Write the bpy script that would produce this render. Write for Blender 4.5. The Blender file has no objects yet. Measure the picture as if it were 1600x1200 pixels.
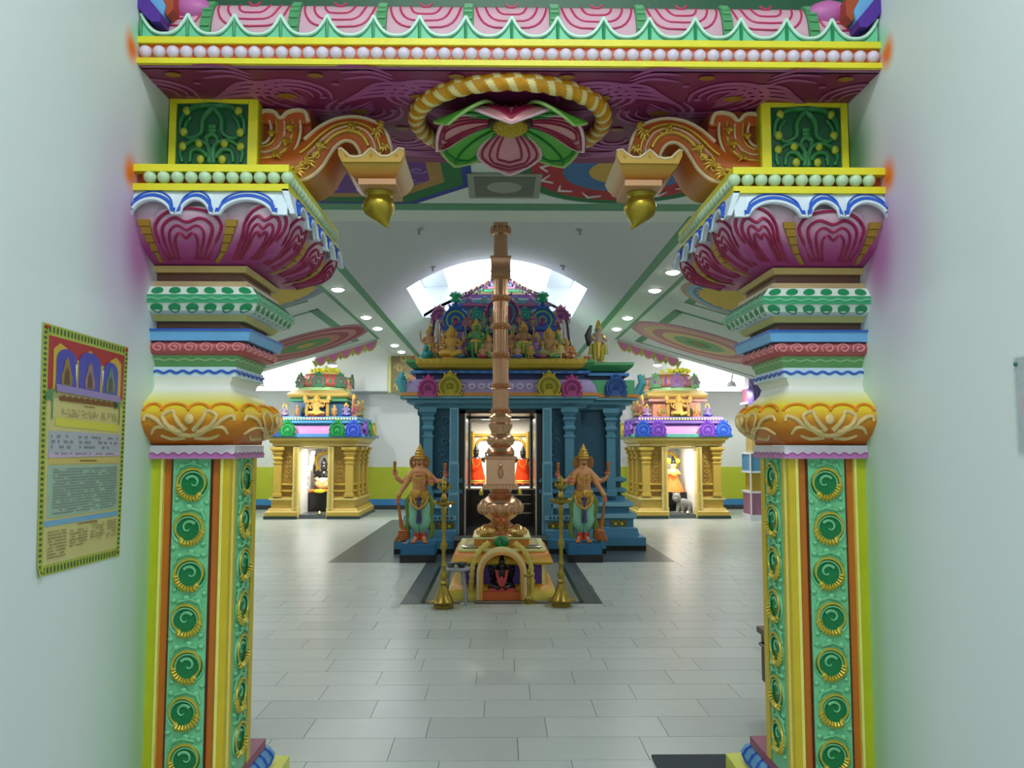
import bpy, bmesh, math, random
from math import pi, sin, cos, sqrt, atan2, radians
from mathutils import Vector, Matrix
random.seed(7)
SC = bpy.context.scene
COL = SC.collection
# ------------------------------------------------------------------ camera
EYE = 1.42; FPX = 1300.0
PIT = math.atan(100/FPX); YAW = math.atan(20/FPX*cos(PIT))
cam = bpy.data.objects.new('camera', bpy.data.cameras.new('camera')); COL.objects.link(cam)
cam.data.sensor_width = 36; cam.data.lens = FPX/1600*36; cam.data.clip_start = 0.05
cam.location = (0, 0, EYE); cam.rotation_euler = (pi/2+PIT, 0, -YAW)
SC.camera = cam
# ------------------------------------------------------------------ view, world
SC.view_settings.view_transform = 'Standard'; SC.view_settings.look = 'None'
SC.view_settings.gamma = 1; SC.view_settings.use_curve_mapping = False
SC.view_settings.exposure = 0.0
W = bpy.data.worlds.new('world'); SC.world = W; W.use_nodes = True
W.node_tree.nodes['Background'].inputs[0].default_value = (0.80, 0.90, 1.0, 1)
W.node_tree.nodes['Background'].inputs[1].default_value = 1.0

def area(name, loc, size, power, rot=(0, 0, 0), col=(1, 1, 1), sy=None, spread=pi, shape=None):
    l = bpy.data.lights.new(name, 'AREA'); l.energy = power; l.color = col; l.spread = spread
    l.shape = shape or ('RECTANGLE' if sy else 'SQUARE'); l.size = size
    if sy: l.size_y = sy
    o = bpy.data.objects.new(name, l); o.location = loc; o.rotation_euler = rot; COL.objects.link(o)
    return o
COOL = (0.93, 0.98, 1.0)
XC = 0.04                      # middle of the entrance passage
XH = -0.035                    # middle of the hall
H = 3.52                       # flat hall ceiling
# lamps of the entrance passage (ceiling panels behind and above the visitor)
area('passage_panel_light', (XC, 0.75, 4.05), 1.5, 48, col=COOL, sy=0.5)
area('passage_panel_light', (XC, -1.6, 4.05), 1.5, 36, col=COOL, sy=0.5)
# downlight positions: (x, y)
DOWN = [(XH+s*2.1, y) for s in (-1, 1) for y in (4.9, 6.1, 8.5, 9.75, 10.9, 13.25, 14.5, 16.9, 18.06)]
AISLE_ADDED = [(-4.55, 13.0), (4.6, 13.0), (-4.6, 9.0), (4.6, 9.0), (-4.6, 5.6), (4.6, 5.6)]  # unseen downlights, added for the general ambient light of the hall
YE2 = 15.95                    # the aisle ceilings end here; a higher bay follows
SPOTS = [(-3.22, 16.08), (-4.62, 16.08), (3.08, 16.08), (4.52, 16.08)]
AS = 0.30                      # fall of the aisle ceilings
XA = 2.33
def aisle_z(x): return H-AS*max(0, abs(x-XH)-XA)
for x, y in DOWN:
    area('downlight_lamp', (x, y, H-0.06), 0.13, 10, col=COOL, shape='DISK')
for x, y in AISLE_ADDED:
    area('downlight_lamp', (x, y, aisle_z(x)-0.07), 0.16, 9, col=(1, 1, 0.96), shape='DISK')
for x, y in SPOTS:
    area('spotlight_lamp', (x, y+.03, aisle_z(x)-0.29), 0.15, 26, rot=(radians(28), 0, 0), col=(1, 1, 0.96), shape='DISK')
for x in (-5.2, 5.2):
    area('rear_bay_fill', (x, 18.3, 3.9), 0.5, 45, col=(1, 1, 0.96))  # added fill without a fixture, brightens the back wall
# daylight in the roof lantern over the main shrine
area('lantern_daylight', (XH, 13.8, H+0.80), 1.7, 75, col=(0.80, 0.87, 1.0), sy=2.5, spread=1.7)

# ------------------------------------------------------------------ helpers
def ray(px, py):
    a = (px-800)/FPX; b = (600-py)/FPX
    cp, sp, cy, sy = cos(PIT), sin(PIT), cos(YAW), sin(YAW)
    return Vector((a*cy-b*sy*sp+sy*cp, -a*sy-b*cy*sp+cy*cp, b*cp+sp))
def P(px, py, d):
    r = ray(px, py); return Vector((r.x*d/r.y, d, EYE+r.z*d/r.y))
def PZ(px, py, z):
    r = ray(px, py); k = (z-EYE)/r.z; return Vector((r.x*k, r.y*k, z))

def lin(c):
    return tuple((v/255/12.92 if v/255 <= 0.04045 else ((v/255+0.055)/1.055)**2.4) for v in c[:3])+(1,)
MATS = {}
def mat(name, rgb=0, rough=0.42, metal=0.0, var=0.12, bump=0.15, scale=14, emit=None, spec=0.5):
    if name in MATS: return MATS[name]
    m = bpy.data.materials.new(name); m.use_nodes = True; nt = m.node_tree; N = nt.nodes; L = nt.links
    b = N['Principled BSDF']; b.inputs['Roughness'].default_value = rough; b.inputs['Metallic'].default_value = metal
    b.inputs['Specular IOR Level'].default_value = spec
    c = lin(rgb)
    if emit:
        b.inputs['Base Color'].default_value = c
        b.inputs['Emission Color'].default_value = c; b.inputs['Emission Strength'].default_value = emit
        MATS[name] = m; return m
    geo = N.new('ShaderNodeNewGeometry'); no = N.new('ShaderNodeTexNoise'); no.inputs['Scale'].default_value = scale
    no.inputs['Detail'].default_value = 4
    L.new(geo.outputs['Position'], no.inputs['Vector'])
    mx = N.new('ShaderNodeMix'); mx.data_type = 'RGBA'
    mx.inputs[6].default_value = tuple(min(1, v*(1-var)) for v in c[:3])+(1,)
    mx.inputs[7].default_value = tuple(min(1, v*(1+var)+0.01*var) for v in c[:3])+(1,)
    L.new(no.outputs['Fac'], mx.inputs[0]); L.new(mx.outputs[2], b.inputs['Base Color'])
    if bump:
        n2 = N.new('ShaderNodeTexNoise'); n2.inputs['Scale'].default_value = scale*7; L.new(geo.outputs['Position'], n2.inputs['Vector'])
        bp = N.new('ShaderNodeBump'); bp.inputs['Strength'].default_value = bump; bp.inputs['Distance'].default_value = 0.004
        L.new(n2.outputs['Fac'], bp.inputs['Height']); L.new(bp.outputs['Normal'], b.inputs['Normal'])
    MATS[name] = m; return m
def grad(name, z0, z1, stops, rough=0.4, axis=2):
    """a paint that runs from one colour into the next along the height of the piece"""
    if name in MATS: return MATS[name]
    m = mat(name, (255, 255, 255), rough); nt = m.node_tree; N = nt.nodes; L = nt.links; b = N['Principled BSDF']
    geo = N.new('ShaderNodeNewGeometry'); sp = N.new('ShaderNodeSeparateXYZ'); L.new(geo.outputs['Position'], sp.inputs[0])
    mr = N.new('ShaderNodeMapRange'); mr.inputs[1].default_value = z0; mr.inputs[2].default_value = z1; L.new(sp.outputs[axis], mr.inputs[0])
    cr = N.new('ShaderNodeValToRGB'); L.new(mr.outputs[0], cr.inputs[0])
    e = cr.color_ramp.elements
    e[0].position = stops[0][0]; e[0].color = lin(stops[0][1]); e[1].position = stops[-1][0]; e[1].color = lin(stops[-1][1])
    for p, c in stops[1:-1]:
        k = e.new(p); k.color = lin(c)
    L.new(cr.outputs[0], b.inputs['Base Color']); return m

class MB:
    def __init__(s): s.v = []; s.f = []; s.m = []; s.M = None
    def add(s, vs, fs, m=0):
        o = len(s.v)
        if s.M is not None: vs = [s.M @ Vector(p) for p in vs]
        s.v += [tuple(p) for p in vs]
        if isinstance(m, int): m = [m]*len(fs)
        s.f += [tuple(i+o for i in f) for f in fs]; s.m += m; return s
    def box(s, x0, x1, y0, y1, z0, z1, m=0):
        return s.add([(x0,y0,z0),(x1,y0,z0),(x1,y1,z0),(x0,y1,z0),(x0,y0,z1),(x1,y0,z1),(x1,y1,z1),(x0,y1,z1)],
                     [(0,3,2,1),(4,5,6,7),(0,1,5,4),(1,2,6,5),(2,3,7,6),(3,0,4,7)], m)
    def loft(s, loops, m=0, cap=True, closed=True):
        n = len(loops[0]); vs = [p for l in loops for p in l]; fs = []; ms = []
        for i in range(len(loops)-1):
            for j in range(n if closed else n-1):
                k = (j+1) % n
                fs.append((i*n+j, i*n+k, (i+1)*n+k, (i+1)*n+j)); ms.append(m[i] if isinstance(m, (list, tuple)) else m)
        if cap:
            fs.append(tuple(range(n))[::-1]); ms.append(m[0] if isinstance(m, (list, tuple)) else m)
            fs.append(tuple(range((len(loops)-1)*n, len(loops)*n))); ms.append(m[-1] if isinstance(m, (list, tuple)) else m)
        return s.add(vs, fs, ms)
    def rects(s, lv, m=0):
        return s.loft([[(a,c,z),(b,c,z),(b,d,z),(a,d,z)] for z,a,b,c,d in lv], m)
    def sweep(s, plan, prof, m=0):
        """moulding: an axis-aligned plan, offset and raised"""
        n = len(plan); lps = []
        nr = []
        for i in range(n):
            a, b = plan[i], plan[(i+1) % n]; l = math.hypot(b[0]-a[0], b[1]-a[1]); nr.append(((b[1]-a[1])/l, -(b[0]-a[0])/l))
        for off, z in prof:
            lp = []
            for i in range(n):
                n1, n2 = nr[i-1], nr[i]; k = off/(1+n1[0]*n2[0]+n1[1]*n2[1])
                lp.append((plan[i][0]+(n1[0]+n2[0])*k, plan[i][1]+(n1[1]+n2[1])*k, z))
            lps.append(lp)
        return s.loft(lps, m)
    def lathe(s, c, prof, n=20, m=0, sx=1, sy=1, rot=0):
        return s.loft([[(c[0]+sx*r*cos(rot+2*pi*j/n), c[1]+sy*r*sin(rot+2*pi*j/n), c[2]+z) for j in range(n)] for r, z in prof], m)
    def sph(s, c, r, n=10, k=6, m=0):
        if isinstance(r, (int, float)): r = (r, r, r)
        lps = []
        for i in range(k+1):
            a = -pi/2+pi*i/k; a = max(-pi/2+0.12, min(pi/2-0.12, a))
            lps.append([(c[0]+r[0]*cos(a)*cos(2*pi*j/n), c[1]+r[1]*cos(a)*sin(2*pi*j/n), c[2]+r[2]*sin(a)) for j in range(n)])
        return s.loft(lps, m)
    def tube(s, pts, r, n=6, m=0, closed=False, flat=1.0):
        pts = [Vector(p) for p in pts]; N = len(pts)
        if not hasattr(r, '__len__'): r = [r]*N
        lps = []; up = None
        for i in range(N):
            if closed: t = pts[(i+1) % N]-pts[i-1]
            else: t = pts[min(i+1, N-1)]-pts[max(i-1, 0)]
            if t.length < 1e-9: t = Vector((0, 0, 1))
            t.normalize()
            if up is None:
                up = Vector((0, 1, 0)) if abs(t.y) < 0.9 else Vector((1, 0, 0))
            up = (up-t*up.dot(t)); up = up.normalized() if up.length > 1e-6 else Vector((1, 0, 0))
            sd = t.cross(up)
            lps.append([pts[i]+sd*r[i]*cos(2*pi*j/n)+up*r[i]*flat*sin(2*pi*j/n) for j in range(n)])
        if closed:
            lps.append(lps[0]); return s.loft(lps, m, cap=False)
        return s.loft(lps, m)
    def prism(s, poly, d0, d1, axis=1, m=0, fn=None):
        """poly: (a,b) pairs; axis 1 -> (x,z) extruded in y"""
        def q(p, d):
            v = (p[0], d, p[1]) if axis == 1 else ((d, p[0], p[1]) if axis == 0 else (p[0], p[1], d))
            return fn(v) if fn else v
        return s.loft([[q(p, d0) for p in poly], [q(p, d1) for p in poly]], m)
    def grid(s, fn, nu, nv, m=0):
        vs = [fn(i/nu, j/nv) for j in range(nv+1) for i in range(nu+1)]
        fs = [(j*(nu+1)+i, j*(nu+1)+i+1, (j+1)*(nu+1)+i+1, (j+1)*(nu+1)+i) for j in range(nv) for i in range(nu)]
        return s.add(vs, fs, m)
    def join(s, o, M=None, mo=0):
        vs = o.v if M is None else [M @ Vector(p) for p in o.v]
        return s.add(vs, o.f, [k+mo for k in o.m])

ZMAP = None
def zm(z):
    if ZMAP is None: return z
    for (a, c), (e, g) in zip(ZMAP, ZMAP[1:]):
        if z <= e: return c+(g-c)*(z-a)/(e-a)
    return z-ZMAP[-1][0]+ZMAP[-1][1]
def wl(o):
    v = Vector((0, 0, 0))
    while o is not None: v = v+Vector(o.location); o = o.parent
    return v
def mesh(b, name, mats, smooth=30, rec=True, sub=None):
    me = bpy.data.meshes.new(name); me.from_pydata(b.v, [], b.f)
    if not isinstance(mats, (list, tuple)): mats = [mats]
    for k in mats: me.materials.append(k)
    if len(mats) > 1: me.polygons.foreach_set('material_index', b.m)
    if rec:
        bm = bmesh.new(); bm.from_mesh(me); bmesh.ops.recalc_face_normals(bm, faces=bm.faces)
        if smooth:
            ca = cos(radians(smooth))
            for f in bm.faces: f.smooth = True
            for e in bm.edges:
                if len(e.link_faces) == 2 and e.link_faces[0].normal.dot(e.link_faces[1].normal) < ca: e.smooth = False
        bm.to_mesh(me); bm.free()
    return me
def link(name, me, parent=None, loc=None, **kw):
    o = bpy.data.objects.new(name, me); COL.objects.link(o)
    if parent is not None: o.parent = parent
    if loc is not None: o.location = loc
    for k, v in kw.items(): o[k] = v
    return o
def build(b, name, mats, parent=None, local=False, smooth=30, **kw):
    """links b as one mesh object. World coordinates unless local; the origin goes to the middle of its base"""
    if ZMAP and not local: b.v = [(p[0], p[1], zm(p[2])) for p in b.v]
    if parent is not None and not local:
        w = wl(parent); b.v = [(p[0]-w.x, p[1]-w.y, p[2]-w.z) for p in b.v]
    lo = [min(p[i] for p in b.v) for i in range(3)]; hi = [max(p[i] for p in b.v) for i in range(3)]
    c = ((lo[0]+hi[0])/2, (lo[1]+hi[1])/2, lo[2])
    b.v = [(p[0]-c[0], p[1]-c[1], p[2]-c[2]) for p in b.v]
    return link(name, mesh(b, name, mats, smooth), parent, c, **kw)
def thing(name, label, cat, loc, group=None, rz=0):
    o = bpy.data.objects.new(name, None); COL.objects.link(o); o.location = loc; o.rotation_euler.z = rz
    o.empty_display_size = 0.1
    o['label'] = label; o['category'] = cat
    if group: o['group'] = group
    return o
def tag(o, label, cat, group=None):
    o['label'] = label; o['category'] = cat
    if group: o['group'] = group
    return o
def struct(b, name, mats, parent=None, smooth=30):
    o = build(b, name, mats, parent, smooth=smooth)
    o['kind'] = 'structure'; return o
def copy_tree(o, parent=None):
    c = o.copy(); COL.objects.link(c); c.parent = parent
    for ch in list(o.children): copy_tree(ch, c)
    return c
def skin(joints, edges, sub=1):
    """one continuous body grown over a skeleton; joints: name -> (x,y,z,r)"""
    me = bpy.data.meshes.new('body'); names = list(joints)
    me.from_pydata([joints[k][:3] for k in names], [(names.index(a), names.index(b)) for a, b in edges], [])
    o = bpy.data.objects.new('tmp', me); COL.objects.link(o)
    md = o.modifiers.new('s', 'SKIN'); md.use_smooth_shade = True
    sv = me.skin_vertices[0].data
    for i, k in enumerate(names):
        r = joints[k][3]; sv[i].radius = (r, r) if not isinstance(r, tuple) else r
    sv[0].use_root = True
    s2 = o.modifiers.new('u', 'SUBSURF'); s2.levels = sub; s2.render_levels = sub
    dg = bpy.context.evaluated_depsgraph_get(); ev = o.evaluated_get(dg); out = bpy.data.meshes.new_from_object(ev)
    bpy.data.objects.remove(o); bpy.data.meshes.remove(me)
    return out
def bez(pts, n=8):
    """Catmull-Rom through the points"""
    pts = [Vector(p) for p in pts]; out = []
    for i in range(len(pts)-1):
        a = pts[max(i-1, 0)]; b = pts[i]; c = pts[i+1]; d = pts[min(i+2, len(pts)-1)]
        for k in range(n):
            t = k/n
            out.append(0.5*((2*b)+(c-a)*t+(2*a-5*b+4*c-d)*t*t+(3*b-a-3*c+d)*t**3))
    out.append(pts[-1]); return out

# ------------------------------------------------------------------ paints
YEL = mat('yellow_enamel', (232, 222, 40), 0.35); LEM = mat('pale_yellow', (240, 232, 120), 0.4)
OCH = mat('olive_gold_paint', (176, 140, 44), 0.4); ORA = mat('orange_paint', (220, 92, 24), 0.4)
DOR = mat('deep_orange_paint', (178, 72, 26), 0.4); RED = mat('crimson_paint', (170, 30, 70), 0.4)
MAR = mat('maroon_paint', (92, 30, 34), 0.45); WHI = mat('white_paint', (238, 238, 232), 0.4)
GRN = mat('emerald_paint', (28, 140, 84), 0.4); MIN = mat('mint_paint', (112, 196, 150), 0.4)
DGR = mat('dark_green_paint', (14, 84, 50), 0.4); GOL = mat('gold_paint', (186, 158, 60), 0.3, 0.55)
LBL = mat('sky_blue_paint', (110, 175, 225), 0.4); BLU = mat('royal_blue_paint', (36, 92, 200), 0.4)
PNK = mat('rose_pink_paint', (214, 150, 172), 0.4); MAU = mat('mauve_paint', (192, 118, 182), 0.4)
PUR = mat('purple_paint', (96, 48, 160), 0.4); LIL = mat('lilac_white_enamel', (226, 212, 230), 0.3)
PGR = mat('pale_green_enamel', (196, 224, 180), 0.3); LGR = mat('fresh_green_paint', (96, 176, 70), 0.4)
BRN = mat('brown_paint', (112, 74, 56), 0.5); TAN = mat('tan_paint', (206, 178, 108), 0.45)
CRM = mat('cream_paint', (232, 212, 150), 0.4); RPK = mat('brick_pink_paint', (182, 82, 90), 0.4)
SGR = mat('sage_green_paint', (112, 172, 108), 0.4); TEA = mat('teal_paint', (40, 140, 150), 0.4)
BLK = mat('black_granite', (22, 22, 24), 0.2, bump=0.02); SKN = mat('terracotta_skin_paint', (186, 106, 66), 0.4)

# ------------------------------------------------------------------ wall paint with colour spray round the pillars
def wall_mat(name, s):
    m = mat(name, (226, 236, 236), 0.55, var=0.015, bump=0.05, scale=3); nt = m.node_tree; N = nt.nodes; L = nt.links; b = N['Principled BSDF']
    src = b.inputs['Base Color'].links[0].from_socket
    geo = N.new('ShaderNodeNewGeometry')
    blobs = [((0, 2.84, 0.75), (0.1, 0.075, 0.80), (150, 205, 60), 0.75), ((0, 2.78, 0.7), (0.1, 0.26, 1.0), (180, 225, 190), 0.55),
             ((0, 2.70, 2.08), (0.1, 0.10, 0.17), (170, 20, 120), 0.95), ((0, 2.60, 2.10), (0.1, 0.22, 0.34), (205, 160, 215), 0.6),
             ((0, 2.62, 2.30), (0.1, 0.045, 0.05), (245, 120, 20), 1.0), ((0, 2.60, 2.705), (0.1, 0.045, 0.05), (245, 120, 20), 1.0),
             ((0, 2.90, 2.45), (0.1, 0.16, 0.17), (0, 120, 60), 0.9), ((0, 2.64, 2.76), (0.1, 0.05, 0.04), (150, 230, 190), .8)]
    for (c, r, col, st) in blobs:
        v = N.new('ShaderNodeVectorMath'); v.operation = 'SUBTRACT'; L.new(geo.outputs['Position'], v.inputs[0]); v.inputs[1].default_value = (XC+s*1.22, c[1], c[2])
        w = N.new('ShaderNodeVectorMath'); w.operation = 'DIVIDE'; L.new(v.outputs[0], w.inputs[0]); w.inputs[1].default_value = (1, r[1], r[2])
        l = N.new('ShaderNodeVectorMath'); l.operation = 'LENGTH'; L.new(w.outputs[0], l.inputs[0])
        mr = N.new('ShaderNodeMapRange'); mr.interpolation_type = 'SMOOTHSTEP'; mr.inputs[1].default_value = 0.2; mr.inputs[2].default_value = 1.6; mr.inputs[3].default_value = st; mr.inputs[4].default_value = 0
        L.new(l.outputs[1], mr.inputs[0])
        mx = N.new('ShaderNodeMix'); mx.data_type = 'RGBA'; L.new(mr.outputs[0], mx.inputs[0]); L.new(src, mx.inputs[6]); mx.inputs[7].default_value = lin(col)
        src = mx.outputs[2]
    L.new(src, b.inputs['Base Color']); return m

# ------------------------------------------------------------------ large structure
PLA = mat('white_plaster', (228, 234, 232), 0.6, var=0.02, bump=0.04, scale=3)
CEI = mat('ceiling_plaster', (214, 224, 214), 0.7, var=0.02, bump=0.04, scale=3)
VAU = mat('vault_plaster', (216, 222, 222), 0.7, var=0.02, bump=0.04, scale=3)
STR = mat('ceiling_green_stripe', (86, 150, 112), 0.6)
WH = 1.22
for s, nm in ((-1, 'wall_left'), (1, 'wall_right')):
    x = XC+s*WH
    struct(MB().box(min(x, x+s*0.25), max(x, x+s*0.25), -3, 3.62, 0, 4.2), nm, wall_mat(nm+'_paint', s))
struct(MB().box(XC-WH-.25, XC+WH+.25, -3.2, -3, 0, 4.2), 'wall_rear', PLA)
struct(MB().box(XC-WH-.25, XC+WH+.25, -3.2, 3.62, 4.2, 4.35), 'ceiling', PLA)
struct(MB().box(XC-WH-.25, XC+WH+.25, 3.3, 3.62, 3.3, 4.2), 'wall_above_beam', PLA)
# hall
HX = 6.1; HB = 19.5
YG = mat('lime_dado_paint', (196, 208, 62), 0.45, var=0.03); BSK = mat('blue_skirting', (70, 150, 214), 0.4)
for s, nm in ((-1, 'wall_hall_left'), (1, 'wall_hall_right')):
    x = XH+s*HX
    struct(MB().box(min(x, x+s*0.2), max(x, x+s*0.2), 3.4, HB+.2, 0, 4.1), nm, PLA)
    struct(MB().box(min(x, x-s*0.012), max(x, x-s*0.012), 3.65, HB, 0.24, 0.98), 'trim_%d' % (3+s), YG)
    struct(MB().box(min(x, x-s*0.02), max(x, x-s*0.02), 3.65, HB, 0.0, 0.24), 'baseboard_hall_'+('left' if s < 0 else 'right'), BSK)
    # front wall of the hall beside the passage
    struct(MB().box(min(XC+s*(WH+.25), x), max(XC+s*(WH+.25), x), 3.42, 3.62, 0, H+0.1), 'wall_front_'+('left' if s < 0 else 'right'), PLA)
struct(MB().box(-6.3, 6.3, HB, HB+.2, 0, 4.5), 'wall_back', PLA)
struct(MB().box(-6.1, 6.1, HB-.45, HB, 2.72, 4.0), 'trim_5', PLA)
struct(MB().box(-6.1, 6.1, HB-.012, HB, 0.24, 0.98), 'trim_6', YG)
bb = MB().box(-6.1, 6.1, HB-.02, HB, 0.10, 0.24, 0).box(-6.1, 6.1, HB-.03, HB, 0.0, 0.10, 1)
struct(bb, 'baseboard_back', [BSK, mat('dark_skirting', (60, 70, 76), 0.4)])
# flat ceiling round the vault, aisle ceilings
xl, xr = XH-1.76, XH+1.76; YV = 7.61
b = MB(); b.box(XH-XA, XH+XA, 3.62, YV, H, H+.1); b.box(XH-XA, xl, YV, HB, H, H+.1); b.box(xr, XH+XA, YV, HB, H, H+.1)
struct(b, 'ceiling_flat', CEI)
for s in (-1, 1):
    xa, xb = XH+s*XA, XH+s*(HX+.1)
    b = MB().prism([(xa, H), (xb, aisle_z(xb)), (xb, aisle_z(xb)+.1), (xa, H+.1)], 3.62, YE2)
    struct(b, 'ceiling_aisle_'+('left' if s < 0 else 'right'), CEI)
for s in (-1, 1):
    a = sorted((XH+s*XA, XH+s*(HX+.1)))
    struct(MB().box(a[0], a[1], YE2-.1, HB+.1, 4.0, 4.1), 'ceiling_rear_'+('left' if s < 0 else 'right'), CEI)
    struct(MB().box(*sorted((XH+s*XA, XH+s*(XA+.08))), YE2, HB, H, 4.0), 'wall_rear_bay_'+('left' if s < 0 else 'right'), CEI)
    xa, xb = XH+s*XA, XH+s*(HX+.1)
    struct(MB().prism([(xa, H+.1), (xb, aisle_z(xb)+.1), (xb, 4.0), (xa, 4.0)], YE2-.1, YE2), 'wall_rear_beam_'+('left' if s < 0 else 'right'), CEI)
# barrel vault with the lantern opening
KV = 0.245; ZV = 2.85
def vz(x): return EYE+ZV-KV*(x-XH)**2
SX = 1.36; SY0, SY1 = 12.4, 15.2
b = MB()
xs = [xl+(xr-xl)*i/24 for i in range(25)]
def vault(xa, xb, ya, yb, n):
    L = [xa+(xb-xa)*i/n for i in range(n+1)]
    b.loft([[(x, y, max(vz(x), H)) for x in L]+[(x, y, max(vz(x), H)+.06) for x in L[::-1]] for y in (ya, yb)], 0)
vault(xl, xr, YV, SY0, 24); vault(xl, xr, SY1, HB, 24); vault(xl, XH-SX, SY0, SY1, 4); vault(XH+SX, xr, SY0, SY1, 4)
b.box(xl-.02, xr+.02, YV-.05, YV, H+.02, H+1.0)       # tympanum over the flat ceiling
struct(b, 'ceiling_vault', VAU, smooth=40)
ZW = EYE+2.97
b = MB()
for s in (-1, 1):
    xw = XH+s*SX; a = sorted((xw, xw+s*.08))
    b.box(a[0], a[1], SY0, SY1, vz(xw)+.55, ZW+.1)
    b.box(*sorted((XH+s*.905, XH+s*SX)), SY0-.08, SY1+.08, ZW, ZW+.08)
b.box(XH-SX-.08, XH+SX+.08, SY1, SY1+.08, vz(XH+SX)+.0, ZW+.1)
b.box(XH-SX-.08, XH+SX+.08, SY0-.08, SY0, EYE+ZV, ZW+.1)
struct(b, 'ceiling_lantern', VAU)
GLA = mat('daylit_opal_glass', (225, 236, 255), 0.5, emit=2.2)
b = MB().box(XH-.905, XH+.905, SY0, SY1, ZW+.02, ZW+.05); struct(b, 'window_1', GLA)
for i, s in enumerate((-1, 1)):
    xw = XH+s*SX; a = sorted((xw, xw+s*.04)); struct(MB().box(a[0], a[1], SY0, SY1, vz(xw), vz(xw)+.55), 'window_%d' % (i+2), GLA)
# painted green bands on the ceilings (thin raised trims)
n = 10
def trim(b, m=STR):
    global n; struct(b, 'trim_%d' % n, m); n += 1
trim(MB().box(XH-XA, XH+XA, 7.03, 7.22, H-.006, H))
for s in (-1, 1):
    trim(MB().box(*sorted((XH+s*1.76, XH+s*1.87)), 7.4, HB-.45, H-.006, H))
    trim(MB().box(*sorted((XH+s*2.27, XH+s*2.33)), 3.7, YE2, H-.006, H))
    def ac(x, y, dz=0): return (XH+s*x, y, aisle_z(XH+s*x)-.006-dz)
    for y0, y1 in ((8.0, 11.4), (12.0, 15.6)):
        for (xa, xb, ya, yb) in ((2.6, 2.72, y0, y1), (5.5, 5.56, y0, y1), (2.6, 5.5, y0, y0+.08), (2.6, 5.5, y1-.05, y1)):
            b = MB(); b.loft([[ac(xa, ya), ac(xb, ya), ac(xb, yb), ac(xa, yb)], [ac(xa, ya, -.006), ac(xb, ya, -.006), ac(xb, yb, -.006), ac(xa, yb, -.006)]])
            trim(b)
# walls of the entrance block above the flat ceiling line are closed by these
# ------------------------------------------------------------------ floor
GRT = mat('grout', (120, 128, 126), 0.7)
TIL = [mat('floor_tile_glaze_%s' % w, c, 0.30, var=0.05, bump=0.04, scale=9) for w, c in (('light', (188, 196, 190)), ('mid', (182, 190, 185)), ('soft', (192, 199, 194)))]
DTI = mat('charcoal_floor_tile', (78, 90, 94), 0.32, var=0.10, bump=0.05, scale=9)
fl = struct(MB().box(-6.3, 6.3, -3.2, HB+.2, -.1, -.006), 'floor', GRT)
DARK = [(-2.13, 2.2, 10.5, 16.7), (-.9, .95, 7.72, 10.5)]
TW, TH = 0.60, 0.305
def clip(x0, x1, y0, y1):
    """tile minus the charcoal areas"""
    out = [(x0, x1, y0, y1)]
    for a0, a1, c0, c1 in DARK:
        nx = []
        for (p, q, r, t) in out:
            if q <= a0 or p >= a1 or t <= c0 or r >= c1: nx.append((p, q, r, t)); continue
            if p < a0: nx.append((p, a0, r, t))
            if q > a1: nx.append((a1, q, r, t))
            if r < c0: nx.append((max(p, a0), min(q, a1), r, c0))
            if t > c1: nx.append((max(p, a0), min(q, a1), c1, t))
        out = nx
    return [o for o in out if o[1]-o[0] > .03 and o[3]-o[2] > .03]
tm = [mesh(MB().add([(-.298,-.1505,-.006),(.298,-.1505,-.006),(.298,.1505,-.006),(-.298,.1505,-.006),(-.2985,-.1505,0),(.2985,-.1505,0),(.2985,.1505,0),(-.2985,.1505,0)],
      [(0,3,2,1),(4,5,6,7),(0,1,5,4),(1,2,6,5),(2,3,7,6),(3,0,4,7)]), 'tile', t, 0) for t in TIL]
rest = MB(); cnt = 0
y = 3.605; row = 0; offs = [0.03, 0.36, -.12, .22, .45, .1, -.2, .3]
rows = []
while y < HB: rows.append((y, offs[row % 8]+.03*(row % 3))); y += TH; row += 1
for y, of in rows:
    x = -6.3+of
    while x < 6.3:
        vis = 3.9 < y and abs(x+.3) < 0.36*(y+.3)+.3 and y < 9.2
        pcs = clip(x, x+TW, y, y+TH)
        whole = len(pcs) == 1 and abs(pcs[0][1]-pcs[0][0]-TW) < 1e-6 and abs(pcs[0][3]-pcs[0][2]-TH) < 1e-6
        if vis and whole and cnt < 296:
            link('tile', tm[random.choice((0, 0, 1, 2))], fl, Vector((x+TW/2, y+TH/2, 0))-wl(fl)); cnt += 1
        else:
            for p in pcs:
                rest.box(p[0]+.0015, p[1]-.0015, p[2]+.0015, p[3]-.0015, -.006, 0, random.choice((0, 0, 1, 2)))
        x += TW
b = rest
for y in [3.605-TH*k for k in range(1, 22)]:
    x = -1.5+(hash(round(y*100)) % 5)*.1
    while x < 1.6: b.box(x+.0015, x+TW-.0015, y+.0015, y+TH-.0015, -.006, 0, 1); x += TW
build(b, 'tile_field', TIL, fl, smooth=0, kind='stuff')
b = MB()
for (a0, a1, c0, c1) in DARK:
    yy = c0
    while yy < c1-.05:
        y2 = min(yy+.61, c1); xx = a0
        while xx < a1-.02:
            x2 = min(xx+.6, a1)
            b.box(xx+.0015, x2-.0015, yy+.0015, y2-.0015, -.006, .0005); xx = x2
        yy = y2
build(b, 'charcoal_tile_field', DTI, fl, smooth=0, kind='stuff')
b = MB()
for (px0, px1) in ((718, 740), (816, 835)):
    a = PZ(px0, 946, 0); c = PZ(px1, 946, 0); b.box(a.x, c.x, 7.66, 7.90, -.006, .002)
build(b, 'tile', TIL[0], fl, smooth=0)
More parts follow.
